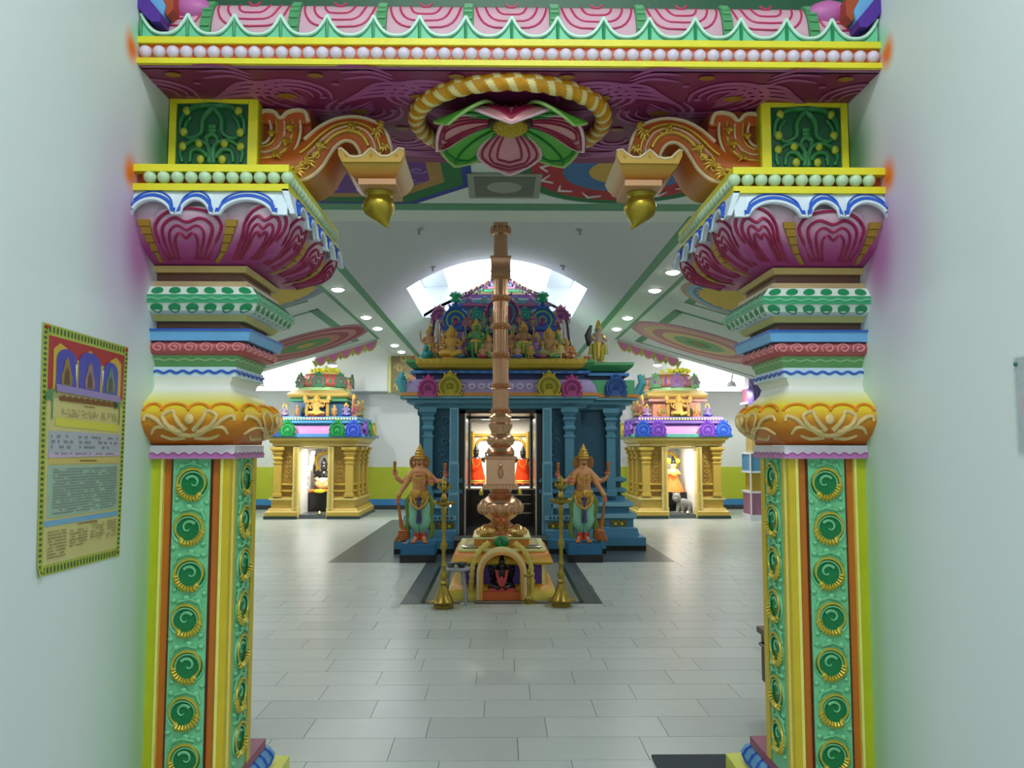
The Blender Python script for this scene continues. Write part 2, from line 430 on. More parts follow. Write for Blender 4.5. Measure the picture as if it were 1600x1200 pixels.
# inner stone bed round the flag pole altar, framed by a dark channel
bed = MB().box(-.68, .74, 7.8, 10.4, 0.0, .006, 0)
for r in ((-.72, -.68, 7.8, 10.4), (.74, .78, 7.8, 10.4)): bed.box(r[0], r[1], r[2], r[3], 0, .008, 1)
build(bed, 'paving_bed', [mat('brown_grey_stone', (134, 134, 118), 0.3), BLK], fl, smooth=0)
# ================================================================== CARVED PILLARS OF THE PASSAGE
WH2 = WH+.01
def half(cx, d, py=500):
    return ((P(1593-cx, py, d).x)-(P(cx, py, d).x))/2
def zz(py, d, cx=400): return (P(cx, py, d).z+P(1593-cx, py, d).z)/2
LOT = grad('lotus_magenta_to_pale', 1.98, 2.20, [(0, (140, 24, 100)), (.45, (178, 62, 138)), (.9, (206, 176, 192)), (1, (210, 190, 200))])
POT = grad('pot_orange_to_yellow', 1.42, 1.62, [(0, (206, 96, 20)), (.45, (216, 140, 30)), (.72, (232, 214, 40)), (.9, (240, 236, 170)), (1, (236, 238, 228))])
PTAN = mat('tan_swirl_paint', (200, 160, 96), 0.4)
DIVM = mat('ochre_divider_paint', (172, 132, 40), 0.4)
def make_pillar(s):
    side = 'left' if s < 0 else 'right'
    t = thing('carved_pillar', 'painted lotus-capital pillar with green scroll panel against the %s wall' % side, 'pillar', (XC+s*1.09, 3.0, 0), 'passage pillars')
    t.pop('group') if False else None
    X = lambda h: XC+s*h                       # h: distance from the passage axis
    def bx(b, h0, h1, y0, y1, z0, z1, m=0): b.box(min(X(h0), X(h1)), max(X(h0), X(h1)), y0, y1, z0, z1, m)
    def rects(b, lv, m=0): # lv: (z, half, yf, yb)
        b.loft([[(X(WH2), yf, z), (X(h), yf, z), (X(h), yb, z), (X(WH2), yb, z)] for z, h, yf, yb in lv], m)
    # surface readers
    def interp(lv, z, k):
        if z <= lv[0][0]: return lv[0][k]
        for a, c in zip(lv, lv[1:]):
            if z <= c[0]: u = (z-a[0])/max(1e-6, c[0]-a[0]); return a[k]+(c[k]-a[k])*u
        return lv[-1][k]
    def FR(lv, u, z, o=0): h = interp(lv, z, 1); return Vector((X(WH+(h-WH)*u), interp(lv, z, 2)-o, z))
    def SD(lv, u, z, o=0): return Vector((X(interp(lv, z, 1)-o), interp(lv, z, 2)+(interp(lv, z, 3)-interp(lv, z, 2))*u, z))
    hs = .955; y0, y1 = 2.86, 3.17
    zt = zz(717, 2.86)
    # plinth
    b = MB(); rects(b, [(0, .905, 2.66, 3.56), (.15, .905, 2.66, 3.56), (.165, .93, 2.69, 3.53)]); build(b, 'plinth', mat('lime_yellow_plinth', (222, 224, 96)), t)
    pl = [(.165, .96, 2.76, 3.40), (.175, .945, 2.73, 3.43), (.20, .935, 2.71, 3.45), (.235, .95, 2.74, 3.43), (.25, .965, 2.77, 3.40)]
    b = MB(); rects(b, pl); build(b, 'lotus_plinth', LBL, t, smooth=60)
    b = MB()
    for k in range(9):
        u = (k+.5)/9
        b.tube([SD(pl, u, z, .002) for z in (.167, .18, .20, .225, .245)], .006, m=0)
        if k < 7: b.tube([FR(pl, (k+.5)/7, z, .002) for z in (.167, .18, .20, .225, .245)], .006, m=0)
    build(b, 'petal_lines', BLU, t)
    b = MB(); rects(b, [(.25, .955, 2.78, 3.38), (.283, .955, 2.78, 3.38)]); build(b, 'base_slab', mat('mauve_slab_paint', (150, 70, 100)), t)
    # shaft
    b = MB(); rects(b, [(.283, hs+.01, y0+.012, y1-.008), (zt, hs+.01, y0+.012, y1-.008)]); build(b, 'shaft', mat('orange_shaft_paint', (196, 112, 24)), t)
    fx = lambda px: hs+(360-px)*(.265/120)
    b = MB()
    for (p0, p1, m, r) in ((238, 254, 0, 0), (350.2, 360, 1, 0), (345.5, 350, 2, 0), (254.2, 258, 2, 0)):
        bx(b, fx(p0), fx(p1), y0-(.004 if m == 2 else 0), y0+.02, .283, zt, m)
    bx(b, hs, hs+.02, y0+.02, y0+.075, .283, zt, 1)
    bx(b, hs-.004, hs+.02, y0+.03, y0+.042, .283, zt, 2)
    bx(b, hs, hs+.02, 3.125, y1, .283, zt, 1)
    build(b, 'shaft_band', [mat('chartreuse_paint', (190, 196, 30)), mat('mustard_paint', (214, 186, 36)), LEM], t)
    b = MB()
    for p in (271, 331): bx(b, fx(p-1.3), fx(p+1.3), y0+.004, y0+.02, .283, zt)
    for yy in (2.940, 3.118): bx(b, hs+.004, hs+.02, yy-.004, yy+.004, .283, zt)
    build(b, 'groove_line', mat('dark_red_line', (84, 22, 20)), t)
    b = MB(); bx(b, fx(272.5), fx(329.5), y0+.002, y0+.02, .283, zt); bx(b, hs+.002, hs+.02, 2.945, 3.113, .283, zt)
    build(b, 'green_panel', mat('jade_relief_paint', (120, 204, 150), 0.4, var=.25, bump=.5, scale=30), t)
    z = zz(756, 2.86); k = 0; fc = (fx(272.5)+fx(329.5))/2
    while z > .34:
        M = Matrix.Translation((X(fc+(.006 if k % 2 else -.006)), y0, z)) @ Matrix.Diagonal(((1 if (k % 2) else -1)*-s*-1, 1, 1, 1))
        for face in (0, 1):
            if face: M = Matrix.Translation((X(hs), 3.029, z+.012)) @ Matrix.Rotation(-s*pi/2, 4, 'Z') @ Matrix.Diagonal(((1.25 if (k % 2) else -1.25), 1, 1.05, 1))
            o = link('scroll', SCROLL, t); o.matrix_local = Matrix.Translation(-wl(t)) @ M
        z -= .1515; k += 1
    # pink band over the shaft
    za, zb = zz(717, 2.83), zz(696, 2.83); h = half(366, 2.83, 700)
    lv = [(za, h, 2.835, 3.185), (zb, h, 2.835, 3.185)]
    b = MB(); rects(b, lv); build(b, 'neck_band', mat('white_lilac_paint', (232, 226, 236)), t)
    b = MB()
    zm = za+(zb-za)*.28
    for F, L in ((FR, 44), (SD, 44)):
        b.grid(lambda u, v: F(lv, u, za+.001+(zm-za+.004*sin(u*50)+.004)*v, .0025), L, 1, 0)
        b.tube([F(lv, i/L, zm+.004+.004*sin(i/L*50), .002) for i in range(L+1)], .0025, 5, 1)
    build(b, 'wavy_paint', [MAU, mat('orchid_line', (176, 80, 160))], t)
    # pot
    PY = [(695, 366, 2.85, 3.18), (688, 363, 2.83, 3.19), (676, 366, 2.79, 3.2), (660, 370, 2.76, 3.21), (645, 371, 2.76, 3.21), (630, 369, 2.78, 3.2), (618, 364, 2.82, 3.18), (610, 361, 2.85, 3.17), (600, 360, 2.86, 3.16), (589, 364, 2.85, 3.18)]
    lv = []
    for (py, cx, yf, yb) in PY: lv.append((zz(py, yf), half(cx, yf, py), yf, yb))
    bul = {0: 0, 1: .022, 2: .055, 3: .07, 4: .066, 5: .045, 6: .02, 7: .0, 8: 0, 9: 0}
    # side bulge: silhouette towards the opening
    b = MB(); lp = []
    for i, (z, h, yf, yb) in enumerate(lv):
        q = bul[i]; row = [(X(WH2), yf, z), (X(h+.03), yf, z)]
        for k in range(7): a = k/6; row.append((X(h-q*sin(pi*a)**.6), yf+(yb-yf)*a, z))
        row += [(X(WH2), yb, z)]
        lp.append(row)
    b.loft(lp); build(b, 'pot_moulding', POT, t, smooth=50)
    def PF(u, z, o=0): return FR(lv, u, z, o)
    def PS(u, z, o=0):
        zs = [l[0] for l in lv]; q = 0
        for i in range(len(zs)-1):
            if zs[i] <= z <= zs[i+1]: q = bul[i]+(bul[i+1]-bul[i])*(z-zs[i])/(zs[i+1]-zs[i])
        p = SD(lv, u, z, o); p.x -= s*q*sin(pi*min(max(u, 0), 1))**.6; return p
    def uz(px, py): # pixel on the left front face -> u,z
        return (px-243)/127., zz(py, 2.78)
    b = MB()
    arcs = [(243, 268), (268, 305), (305, 335), (335, 372)]
    for a0, a1 in arcs:
        for F in (PF, PS):
            pts = []
            for i in range(13):
                a = pi*i/12; u, z = uz((a0+a1)/2-(a1-a0)/2*cos(a), 642-11*sin(a)); pts.append(F(u*.96+.02, z, .003))
            b.tube(pts, .005, 6, 0)
    sw = [[(308, 680), (290, 676), (277, 663), (272, 650), (282, 643), (288, 648)], [(300, 679), (283, 668), (262, 668), (252, 678)], [(296, 674), (276, 668), (262, 655), (250, 650), (247, 658)],
          [(302, 672), (290, 656), (284, 640)], [(300, 682), (280, 685), (265, 680)]]
    for F in (PF, PS):
        for st in sw:
            for mir in (0, 1):
                pts = []
                for (px, py) in st:
                    if mir: px = 614-px
                    u, z = uz(px, py); pts.append(F(min(max(u, .02), .98), z, .004))
                b.tube(bez(pts, 4), [.0095*(1-.5*i/(4*len(st)-4)) for i in range(4*len(st)-3)], 6, 1, flat=.6)
        u, z = uz(307, 655); c = F(u, z, .004)
        rr = (.016, .008, .018) if F is PF else (.008, .02, .018)
        b.sph(c, rr, 12, 6, 1)
    build(b, 'scroll_relief', [mat('bright_orange_line', (236, 140, 20)), mat('cream_scroll_paint', (226, 196, 132))], t)
    # plain mouldings: (name, paint, [(py, corner px, yf, yb)...])
    def mould(nm, m, L, smooth=30):
        q = [(zz(py, yf), half(cx, yf, py), yf, yb) for py, cx, yf, yb in L]
        bb = MB(); rects(bb, q); build(bb, nm, m, t, smooth=smooth); return q
    w = mould('wave_band', mat('pale_blue_white', (206, 228, 240)), [(589, 369, 2.85, 3.18), (574, 369, 2.85, 3.18)])
    b = MB()
    for F in (FR, SD):
        b.tube([F(w, i/48, w[0][0]+.016+.004*sin(i/48*40), .002) for i in range(49)], .0045, 5, 0)
    build(b, 'wavy_paint', BLU, t)
    w = mould('green_band', SGR, [(574, 368, 2.86, 3.17), (556, 371, 2.84, 3.19)])
    b = MB()
    for F in (FR, SD): b.tube([F(w, i/40, w[0][0]+.024+.003*sin(i/40*38), .001) for i in range(41)], .003, 5, 0)
    build(b, 'wavy_paint', mat('light_sage_line', (170, 214, 160)), t)
    w = mould('scroll_torus', RPK, [(556, 371, 2.84, 3.19), (552, 380, 2.82, 3.20), (543, 384, 2.81, 3.21), (536, 382, 2.82, 3.20), (533, 378, 2.83, 3.2)], 60)
    b = MB(); zc = (w[0][0]+w[-1][0])/2
    for F, n_ in ((FR, 6), (SD, 6)):
        for k in range(n_):
            uc = (k+.5)/n_; pts = []
            for i in range(22):
                a = -.6+i*.42; r = 1-i/26; pts.append(F(w, uc+.075*r*cos(a), zc+.019*r*sin(a), .001))
            b.tube(pts, .0028, 5, 0)
    build(b, 'scroll_relief', mat('pale_brick_line', (222, 150, 150)), t)
    mould('blue_slab', LBL, [(533, 388, 2.81, 3.22), (517, 391, 2.805, 3.23)])
    mould('dark_blue_edge', BLU, [(517, 391.5, 2.80, 3.232), (514.5, 391.5, 2.80, 3.232)])
    mould('recess', BRN, [(514.5, 376, 2.86, 3.19), (503, 376, 2.86, 3.19)])
    mould('yellow_slab', mat('dull_lemon', (216, 210, 120)), [(503, 382, 2.84, 3.21), (492, 386, 2.82, 3.23)])
    w1 = mould('dotted_lower_band', mat('mint_white', (222, 236, 222)), [(492, 390, 2.81, 3.235), (486, 397, 2.79, 3.25), (474, 401, 2.775, 3.26)])
    w = mould('green_edge_band', mat('jade_edge_paint', (52, 158, 104)), [(474, 402, 2.772, 3.265), (461, 402, 2.772, 3.265)])
    b = MB()
    for F in (FR, SD): b.tube([F(w, i/40, (w[0][0]+w[1][0])/2+.003*sin(i/40*46), .0) for i in range(41)], .004, 5, 0)
    build(b, 'wavy_paint', mat('light_jade_line', (110, 196, 150)), t)
    w2 = mould('dotted_upper_band', mat('mint_white', 0), [(461, 400, 2.775, 3.26), (449, 392, 2.80, 3.24)])
    b = MB()
    for ww, n_, sg in ((w1, 6, 1), (w2, 6, -1)):
        for F in (FR, SD):
            nn = 6 if F is FR else 8
            for k in range(nn):
                uc = (k+.5)/nn; zc = (ww[0][0]+ww[-1][0])/2
                hh = (ww[-1][0]-ww[0][0])*.43
                pts = [F(ww, uc+(.062 if nn == 6 else .045)*cos(a)*(1 if sin(a)*sg > 0 else .9), zc+hh*sin(a), .0018) for a in [2*pi*i/14 for i in range(14)]]
                ctr = F(ww, uc, zc, .004)
                b.add([ctr]+pts, [(0, i+1, (i+1) % 14+1) for i in range(14)])
    build(b, 'painted_dots', mat('leaf_green_dots', (30, 146, 92)), t)
    mould('peach_slab', mat('peach_paint', (216, 188, 138)), [(449, 386, 2.82, 3.22), (441, 386, 2.82, 3.23)])
    mould('recess', BRN, [(441, 380, 2.85, 3.20), (427, 380, 2.85, 3.20)])
    mould('ochre_slab', TAN, [(427, 384, 2.83, 3.23), (417, 386, 2.82, 3.24)])
    # lotus bowl
    LP = [(417, 384, 2.83, 3.25), (411, 398, 2.80, 3.29), (400, 412, 2.76, 3.34), (385, 424, 2.72, 3.38), (365, 434, 2.69, 3.42), (345, 440, 2.675, 3.44), (325, 444, 2.67, 3.45), (300, 446, 2.67, 3.455)]
    lw = [(zz(py, yf), half(cx, yf, py), yf, yb) for py, cx, yf, yb in LP]
    b = MB(); rects(b, lw); build(b, 'lotus_bowl', LOT, t, smooth=60)
    z0, z1 = lw[0][0]+.004, lw[6][0]-.008
    def petal(F, uc, wd, lean, ztop):
        b = MB(); hgt = ztop-z0
        def fn(a, v):
            a = a*2-1; wv = wd*(.68+.32*sin(pi*min(v*1.0, .5)*1.0)) if v < .5 else wd*(1-.10*(v-.5)*2)
            zt_ = z0+hgt*v*(1-.10*(abs(a)**3)*(v)+.0)
            return F(lw, uc+lean*v+a*wv, min(zt_, z0+hgt), .002+.026*(1-a*a)**.7*sin(pi*min(.5, v*.9+.05)))
        b.grid(fn, 12, 10, 0)
        for k, sc in enumerate((1.0, .80, .60, .42)):
            pts = []
            for i in range(25):
                q = i/24; a = pi*q
                hh = hgt*(.96*sc**.75); notch = .14*hgt*math.exp(-((q-.5)/.10)**2)*(0 if k == 0 else 1)
                v = max((sin(a)**.45)*hh-notch, .05*hgt)
                uu = uc+lean*(v/hgt)-wd*sc*.93*cos(a)*(.70+.30*min(1, v/hgt*1.6))
                al = min(1, abs(uu-uc-lean*v/hgt)/wd)
                pts.append(F(lw, uu, z0+max(v, 0), .003+.026*max(0, 1-al*al)**.7*sin(pi*min(.5, max(v, 0)/hgt*.9+.05))))
            b.tube(pts, .0055 if k < 2 else .0045, 6, 1)
        build(b, 'lotus_petal', [LOT, mat('magenta_line', (150, 20, 72))], t, smooth=60)
    petal(FR, .36, .27, .01, z1); petal(FR, .90, .17, .0, z1+.01)
    petal(SD, .20, .15, .0, z1+.012); petal(SD, .58, .16, .0, z1+.0); petal(SD, .92, .10, .0, z1)
    def divider(F, u0, u1):
        b = MB()
        for k in range(5):
            v0, v1 = k/5+.012, (k+1)/5-.012
            a = z0+(z1-.035-z0)*v0; c = z0+(z1-.035-z0)*v1
            wd = .012+.028*v1; uc = u0+(u1-u0)*v0
            q = [F(lw, uc-wd, a, .0), F(lw, uc+wd, a, .0), F(lw, uc+wd, c, .0), F(lw, uc-wd, c, .0)]
            r = [F(lw, uc-wd, a, .012), F(lw, uc+wd, a, .012), F(lw, uc+wd, c, .014), F(lw, uc-wd, c, .014)]
            b.loft([q, r])
        build(b, 'divider_band', DIVM, t, smooth=0)
    divider(FR, .10, .045); divider(FR, .65, .66); divider(SD, .40, .385); divider(SD, .78, .77)
    # hanging blue and white leaf fringe
    FZ1 = zz(299, 2.655); hF = half(449, 2.655, 300)
    ff = [(1.0, hF-.002, 2.655, 3.47), (3.0, hF-.002, 2.655, 3.47)]
    fs = [(1.0, hF-.002, 2.64, 3.47), (3.0, hF-.002, 2.64, 3.47)]
    def fringe(F, q, uts, depth):
        """uts: the u of each drop; arches rise between them"""
        b = MB(); us = []
        def low(u):
            for a, c in zip(uts, uts[1:]):
                if a <= u <= c:
                    k = (u-a)/(c-a); return depth*(1-.52*sin(pi*min(1, max(0, (k-.10)/.80)))**.55) if .10 < k < .90 else depth
            return depth
        n_ = 96
        b.loft([[F(q, i/n_, FZ1, .0), F(q, i/n_, FZ1, -.02), F(q, i/n_, FZ1-low(i/n_), .008), F(q, i/n_, FZ1-low(i/n_), .024)] for i in range(n_+1)], 0)
        for off, rr, m in ((.006, .0065, 0), (.0175, .0075, 1), (.036, .0030, 1)):
            for a, c in zip(uts, uts[1:]):
                pts = []
                for i in range(21):
                    k = .03+.94*i/20; u = a+(c-a)*k
                    if u < 0 or u > 1: continue
                    v = min(low(u), depth)-off*(1 if .12 < k < .88 else .55)
                    if v < .003: continue
                    pts.append(F(q, u, FZ1-v, (.001 if m == 0 else .003)+.024*v/low(u)))
                if len(pts) > 3: b.tube(pts, rr, 6, m)
        build(b, 'leaf_fringe', [mat('ice_blue_white', (222, 236, 246)), BLU], t, smooth=40)
    fringe(FR, ff, [-.03, .29, .53, .95], zz(300, 2.655)-zz(341, 2.655))
    fringe(SD, fs, [.05, .24, .42, .61, .80, .99], zz(300, 2.655)-zz(338, 2.655))
    # beaded slab
    def slab(pa, pb, cx, y_, m, nm):
        za_, zb_ = zz(pa, y_), zz(pb, y_); h_ = half(cx, y_, 280)
        bb = MB(); rects(bb, [(za_, h_, y_, 3.47), (zb_, h_, y_, 3.47)]); build(bb, nm, m, t)
    slab(299.5, 289, 449, 2.64, YEL, 'capital_slab'); slab(289, 270, 444, 2.675, DOR, 'bead_recess'); slab(270, 259, 449, 2.64, YEL, 'capital_slab')
    zc = zz(279.5, 2.655); rb = .0205; h_ = half(446, 2.655, 280)
    me = BEADG
    n_ = 11; st = (1.17-h_+.006)/(n_-1)
    for k in range(n_): link('bead', me, t, Vector((X(h_+st*k-.004), 2.655, zc))-wl(t))
    for k in range(1, 19): link('bead', me, t, Vector((X(h_), 2.655+.043*k, zc))-wl(t))
    # block over the capital with the green relief panel
    zb0, zb1 = zz(259, 2.64), 1.42+1.249+.0; yb_ = 2.90
    hi = half(402, yb_, 200)
    b = MB(); bx(b, hi, WH2, yb_+.012, 3.45, zb0, zb1); build(b, 'upper_block', mat('olive_yellow_paint', (176, 168, 30)), t)
    b = MB(); hw = half(386, yb_, 200); ho = half(266, yb_, 200); zl, zh = zz(300, yb_), zb1-.004
    bx(b, hi-.001, hi+.032, yb_, yb_+.02, zb0, zh); bx(b, ho-.024, ho, yb_, yb_+.02, zb0, zh); bx(b, hi+.033, ho-.025, yb_, yb_+.02, zh-.018, zh)
    build(b, 'panel_frame', YEL, t)
    ha, hb_ = hi+.032, ho-.024
    b = MB(); bx(b, ha, hb_, yb_+.008, yb_+.02, zb0, zh-.018, 0)
    cxm = (ha+hb_)/2; w_ = (hb_-ha)/2
    zq = zz(257, yb_); zr = zh-.02
    def q(a, v, o=.0): return Vector((X(cxm+a*w_), yb_+.004-o, zq+(zr-zq)*v))
    for mr_ in (-1, 1):
        for st in ([(0, .95), (.25, .75), (.30, .5), (.65, .42), (.75, .62), (.6, .78)], [(0, .98), (.5, .95), (.85, .75), (.88, .5)], [(.05, .0), (.1, .3), (.5, .38), (.85, .2), (.8, .02)], [(.1, .1), (.3, .22), (.55, .2), (.6, .02)], [(0, .5), (.15, .42), (.1, .30)]):
            b.tube(bez([q(mr_*a, v) for a, v in st], 4), [.0125-.006*i/(4*len(st)-4) for i in range(4*len(st)-3)], 6, 1)
        for (a, v) in ((.72, .88), (.35, .33), (.78, .52), (.80, .28), (.30, .06)):
            b.sph(q(mr_*a, v, .002), (.015, .010, .017), 9, 5, 2)
    for v in (.02, .12, .22, .55, .62): b.sph(q(0, v, .002), (.018, .008, .012), 9, 5, 1)
    build(b, 'green_relief_panel', [DGR, mat('relief_green', (44, 120, 66)), mat('relief_lime', (170, 178, 50))], t, smooth=60)
    return t

# one scroll roundel of the shaft panels (local, facing -Y)
def scroll_mesh():
    b = MB()
    b.lathe((0, 0, 0), [(.0545, 0), (.050, 1), (0.02, 2)], 4)if False else None
    n_ = 20
    rings = [(.057, .0015), (.054, -.005), (.049, -.0010), (.030, .0004), (.004, .0004)]
    b.loft([[(r*cos(2*pi*j/n_), yy, r*sin(2*pi*j/n_)) for j in range(n_)] for r, yy in rings], [0, 0, 1, 1])
    pts = []; rad = []
    for i in range(34):
        k = i/33; a = radians(-60)+k*radians(285); r = .036+.015*min(1, k*2.2)
        pts.append((r*cos(a), -.006, r*sin(a))); rad.append(.0030+.0036*k)
    b.tube(pts, rad, 6, 2, flat=1.0)
    pts = [(.041*cos(a), -.005, .041*sin(a)) for a in [radians(200-i*12) for i in range(22)]]
    b.tube(pts, .003, 5, 0)
    # leafy tail along the lower left
    for i in range(9):
        a = radians(186+i*13); r = .048
        b.tube([(r*cos(a)*.80, -.006, r*sin(a)*.80), (r*cos(a), -.012, r*sin(a)), (r*cos(a+.12)*1.2, -.006, r*sin(a+.12)*1.2)], [.003, .0062, .004], 6, 2)
    b.sph((.022, -.004, -.036), (.010, .007, .009), 8, 5, 2)
    b.tube([(.026*(1-i/15)*cos(2.6-i*.42), -.002, .004+.026*(1-i/15)*sin(2.6-i*.42)) for i in range(13)], [.0055*(1-i/18) for i in range(13)], 5, 0)
    # filler leaves between the roundels
    for (x, z, r) in ((-.040, .062, .012), (.042, .066, .011), (.0, .075, .013), (.048, -.062, .010), (-.052, -.05, .009)): b.sph((x, -.001, z), (r, .007, r*.8), 8, 5, 0)
    b.tube([(-.055, -.002, .03), (-.045, -.004, .058), (-.01, -.004, .07), (.03, -.003, .06)], .004, 5, 0)
    return mesh(b, 'scroll', [mat('jade_pale', (124, 206, 152)), mat('emerald_dish', (6, 122, 64), .35), mat('old_gold_leaf', (206, 186, 66), .3, .3)], 60)
SCROLL = scroll_mesh()
BEADG = mesh(MB().sph((0, 0, 0), .0212, 14, 9), 'bead', PGR, 80)
BEADW = mesh(MB().sph((0, 0, 0), .0212, 14, 9), 'bead', LIL, 80)
pL = make_pillar(-1); pR = make_pillar(1)
for o, l in ((pL, 'painted lotus-capital pillar with green scroll panels built against the left white wall'), (pR, 'painted lotus-capital pillar with green scroll panels built against the right white wall')):
    o['label'] = l; del o['group']

# ================================================================== CARVED BEAM
t = thing('carved_beam', 'wide painted beam with lilac beads and purple underside spanning both pillars', 'beam', (XC, 2.65, 2.669))
YB = 2.646; xa, xb = XC-WH, XC+WH
zs = lambda py: (P(213, py, YB).z+P(1373, py+9, YB).z)/2
ZS = zs(103)
b = MB().box(xa, xb, YB+.012, 3.55, ZS, ZS+.08); 
b.box(xa, xb, YB+.2, 3.55, ZS+.08, 3.9, 0)
build(b, 'beam_core', mat('soffit_plum_paint', (132, 40, 92), .4), t)
build(MB().box(xa, xb, YB+.004, YB+.02, ZS, ZS+.012), 'mauve_edge', mat('dusty_mauve', (150, 92, 140)), t)
for (p0, p1) in ((102, 92), (68, 58)):
    build(MB().box(xa, xb, YB-.012 if p0 == 102 else YB-.008, YB+.03, zs(p0)+(.0 if p0 != 102 else .004), zs(p1)), 'fascia_band', YEL, t)
build(MB().box(xa, xb, YB+.006, YB+.02, zs(92)-.001, zs(68)+.001), 'bead_recess', ORA, t)
nb = 55; zc = zs(80)
for k in range(nb): link('bead', BEADW, t, Vector((xa+.022+(xb-xa-.044)*k/(nb-1), YB+.004, zc))-wl(t))
# ogee leaf crest
pk = (xb-xa)/16.1
def leaf(n=12):
    b = MB(); lo, hv, hp = 0, .012, .078
    top = []
    for i in range(n+1):
        u = i/n; top.append((pk*(u-.5), hv+(hp-hv)*(abs(2*u-1))**2.6))
    b.prism(top+[(pk/2, lo), (-pk/2, lo)], -.002, .035, m=0)
    b.tube([(x, -.004, z-.003) for x, z in top], .0062, 6, 1)
    b.tube([(x*.97, -.003, z-.018 if z > .03 else z-.012) for x, z in top if z > .02], .003, 5, 2) if False else None
    b.tube([(x, -.003, z-.013) for x, z in top], .0026, 5, 2)
    b.tube([(-pk/2, -.003, .0), (-pk/2, -.005, .035), (-pk/2, -.003, .07)], [.005, .006, .003], 5, 2)
    return mesh(b, 'crest_leaf', [mat('mint_leaf_paint', (112, 206, 160)), mat('mint_white_rim', (200, 240, 220)), GRN], 40)
lf = leaf()
for k in range(16): link('crest_leaf', lf, t, Vector((xa+pk*(k+.55), YB-.002, zs(57.5)))-wl(t))
# pink curved panels with green dividers
zp0, zp1 = zs(55), EYE+(zs(9)-EYE)*1.054
def curve(u): # 0 bottom .. 1 top ; quarter round
    a = u*pi/2; return (YB+.05+.10*(1-cos(a)), zp0+(zp1-zp0)*sin(a))
PKG = mat('blush_panel_paint', (226, 178, 196)); 
dv = [XC+(k-.5)*.2925 for k in range(-3, 5)]
def strip(b, x0, x1, o, m=0, sx=2):
    L = []
    for i in range(9):
        y, z = curve(i/8); L.append((y, z))
    b.loft([[(x, y-o, z) for y, z in L]+[(x, y+.03, z-.03) for y, z in L[::-1]] for x in (x0, x1)], m)
ed = [xa]+dv+[xb]
for a, c in zip(ed, ed[1:]):
    b = MB(); strip(b, a+.018, c-.018, .0)
    full = c-a > .25
    for k, q in enumerate((.46, .34, .20)):
        pts = []
        for i in range(17):
            aa = -pi+pi*i/16; px_ = q*(abs(cos(aa))**.45)*(1 if cos(aa) > 0 else -1)
            v = .98-(.30+q*.9)*abs(sin(aa))**.6*1.05
            y, z = curve(max(.1, v)); pts.append(((a+c)/2+(c-a)*px_*.9, y-.001, z))
        b.tube(pts, .0038, 6, 1)
    y, z = curve(.72)
    b.tube([((a+c)/2-.02, y-.002, z+.012), ((a+c)/2-.008, y-.004, z), ((a+c)/2+.008, y-.004, z), ((a+c)/2+.02, y-.002, z+.012)], .004, 6, 1)
    build(b, 'curved_panel', [PKG, mat('rose_line', (206, 52, 104))], t, smooth=50)
for x in dv:
    b = MB(); strip(b, x-.017, x+.017, .012)
    for i in range(7):
        y, z = curve((i+.5)/7); b.box(x-.014, x+.014, y-.017, y, z-.004, z+.004)
    build(b, 'panel_divider', mat('leaf_divider_green', (84, 160, 104)), t)
# dark green scroll course above, continuing out of the picture
b = MB().box(xa, xb, YB+.13, YB+.2, zp1-.02, zp1+.22, 0)
for k in range(-8, 9):
    for s in (-1, 1):
        pts = []
        for i in range(20):
            a = i*.42; r = .055*(1-i/24); pts.append((XC+k*.146+s*.036+r*cos(a)*s, YB+.125, zp1+.075+r*sin(a)))
        b.tube(pts, .008, 6, 1)
build(b, 'scroll_course', [DGR, mat('grey_green_scroll', (120, 160, 124))], t, smooth=60)
build(MB().box(xa, xb, YB+.06, YB+.2, zp1+.22, zp1+.27), 'fascia_band', YEL, t)
# purple and blue corner brackets
for s in (-1, 1):
    X = lambda px: (P(px, 20, YB+.02).x if s < 0 else 2*XC-P(px, 20, YB+.02).x)
    Z = lambda py: zs(py)
    def poly(b, pts, y0, y1, m): b.prism([(X(a), Z(c)) for a, c in pts], y0, y1, m=m)
    b = MB(); poly(b, [(196, -14), (225, -14), (260, 26), (258, 38), (245, 38), (236, 30)], YB-.02, YB+.05, 0)
    poly(b, [(225, -14), (250, -14), (262, 8), (258, 26)], YB+.0, YB+.06, 1)
    poly(b, [(250, -14), (272, -14), (272, 12), (263, 22), (258, 12)], YB+.01, YB+.07, 2)
    b.sph((X(285), YB+.10, Z(-8)), (.075, .05, .05), 14, 8, 3)
    build(b, 'corner_bracket', [mat('violet_paint', (80, 36, 150)), LBL, DOR, mat('orchid_paint', (204, 110, 180))], t)
# painted scrollwork of the underside (thin paint relief)
b = MB(); zf = ZS-.0012
def sw(pts, w, m=0): b.tube(bez([(x, y, zf) for x, y in pts], 6), [w*(.25+.75*sin(pi*(i+.6)/(6*(len(pts)-1)+1.6))) for i in range(6*(len(pts)-1)+1)], 6, m, flat=.10 if False else 1)
SK_ = 0
def stroke(pts, w, m=0):
    pp = bez([(x, y, zf) for x, y in pts], 6); n_ = len(pp); L = []; R = []
    for i, p in enumerate(pp):
        tg = (pp[min(i+1, n_-1)]-pp[max(i-1, 0)]); tg = Vector((tg.x, tg.y, 0)).normalized(); nn = Vector((-tg.y, tg.x, 0))
        ww = w*(.2+.8*sin(pi*(i+.5)/n_)); L.append(p+nn*ww); R.append(p-nn*ww)
    global SK_; SK_ += 1; vs = [(p.x, p.y, p.z-.00002*SK_) for p in L+R]; b.add(vs, [(i, i+1, n_+i+1, n_+i) for i in range(n_-1)], m)
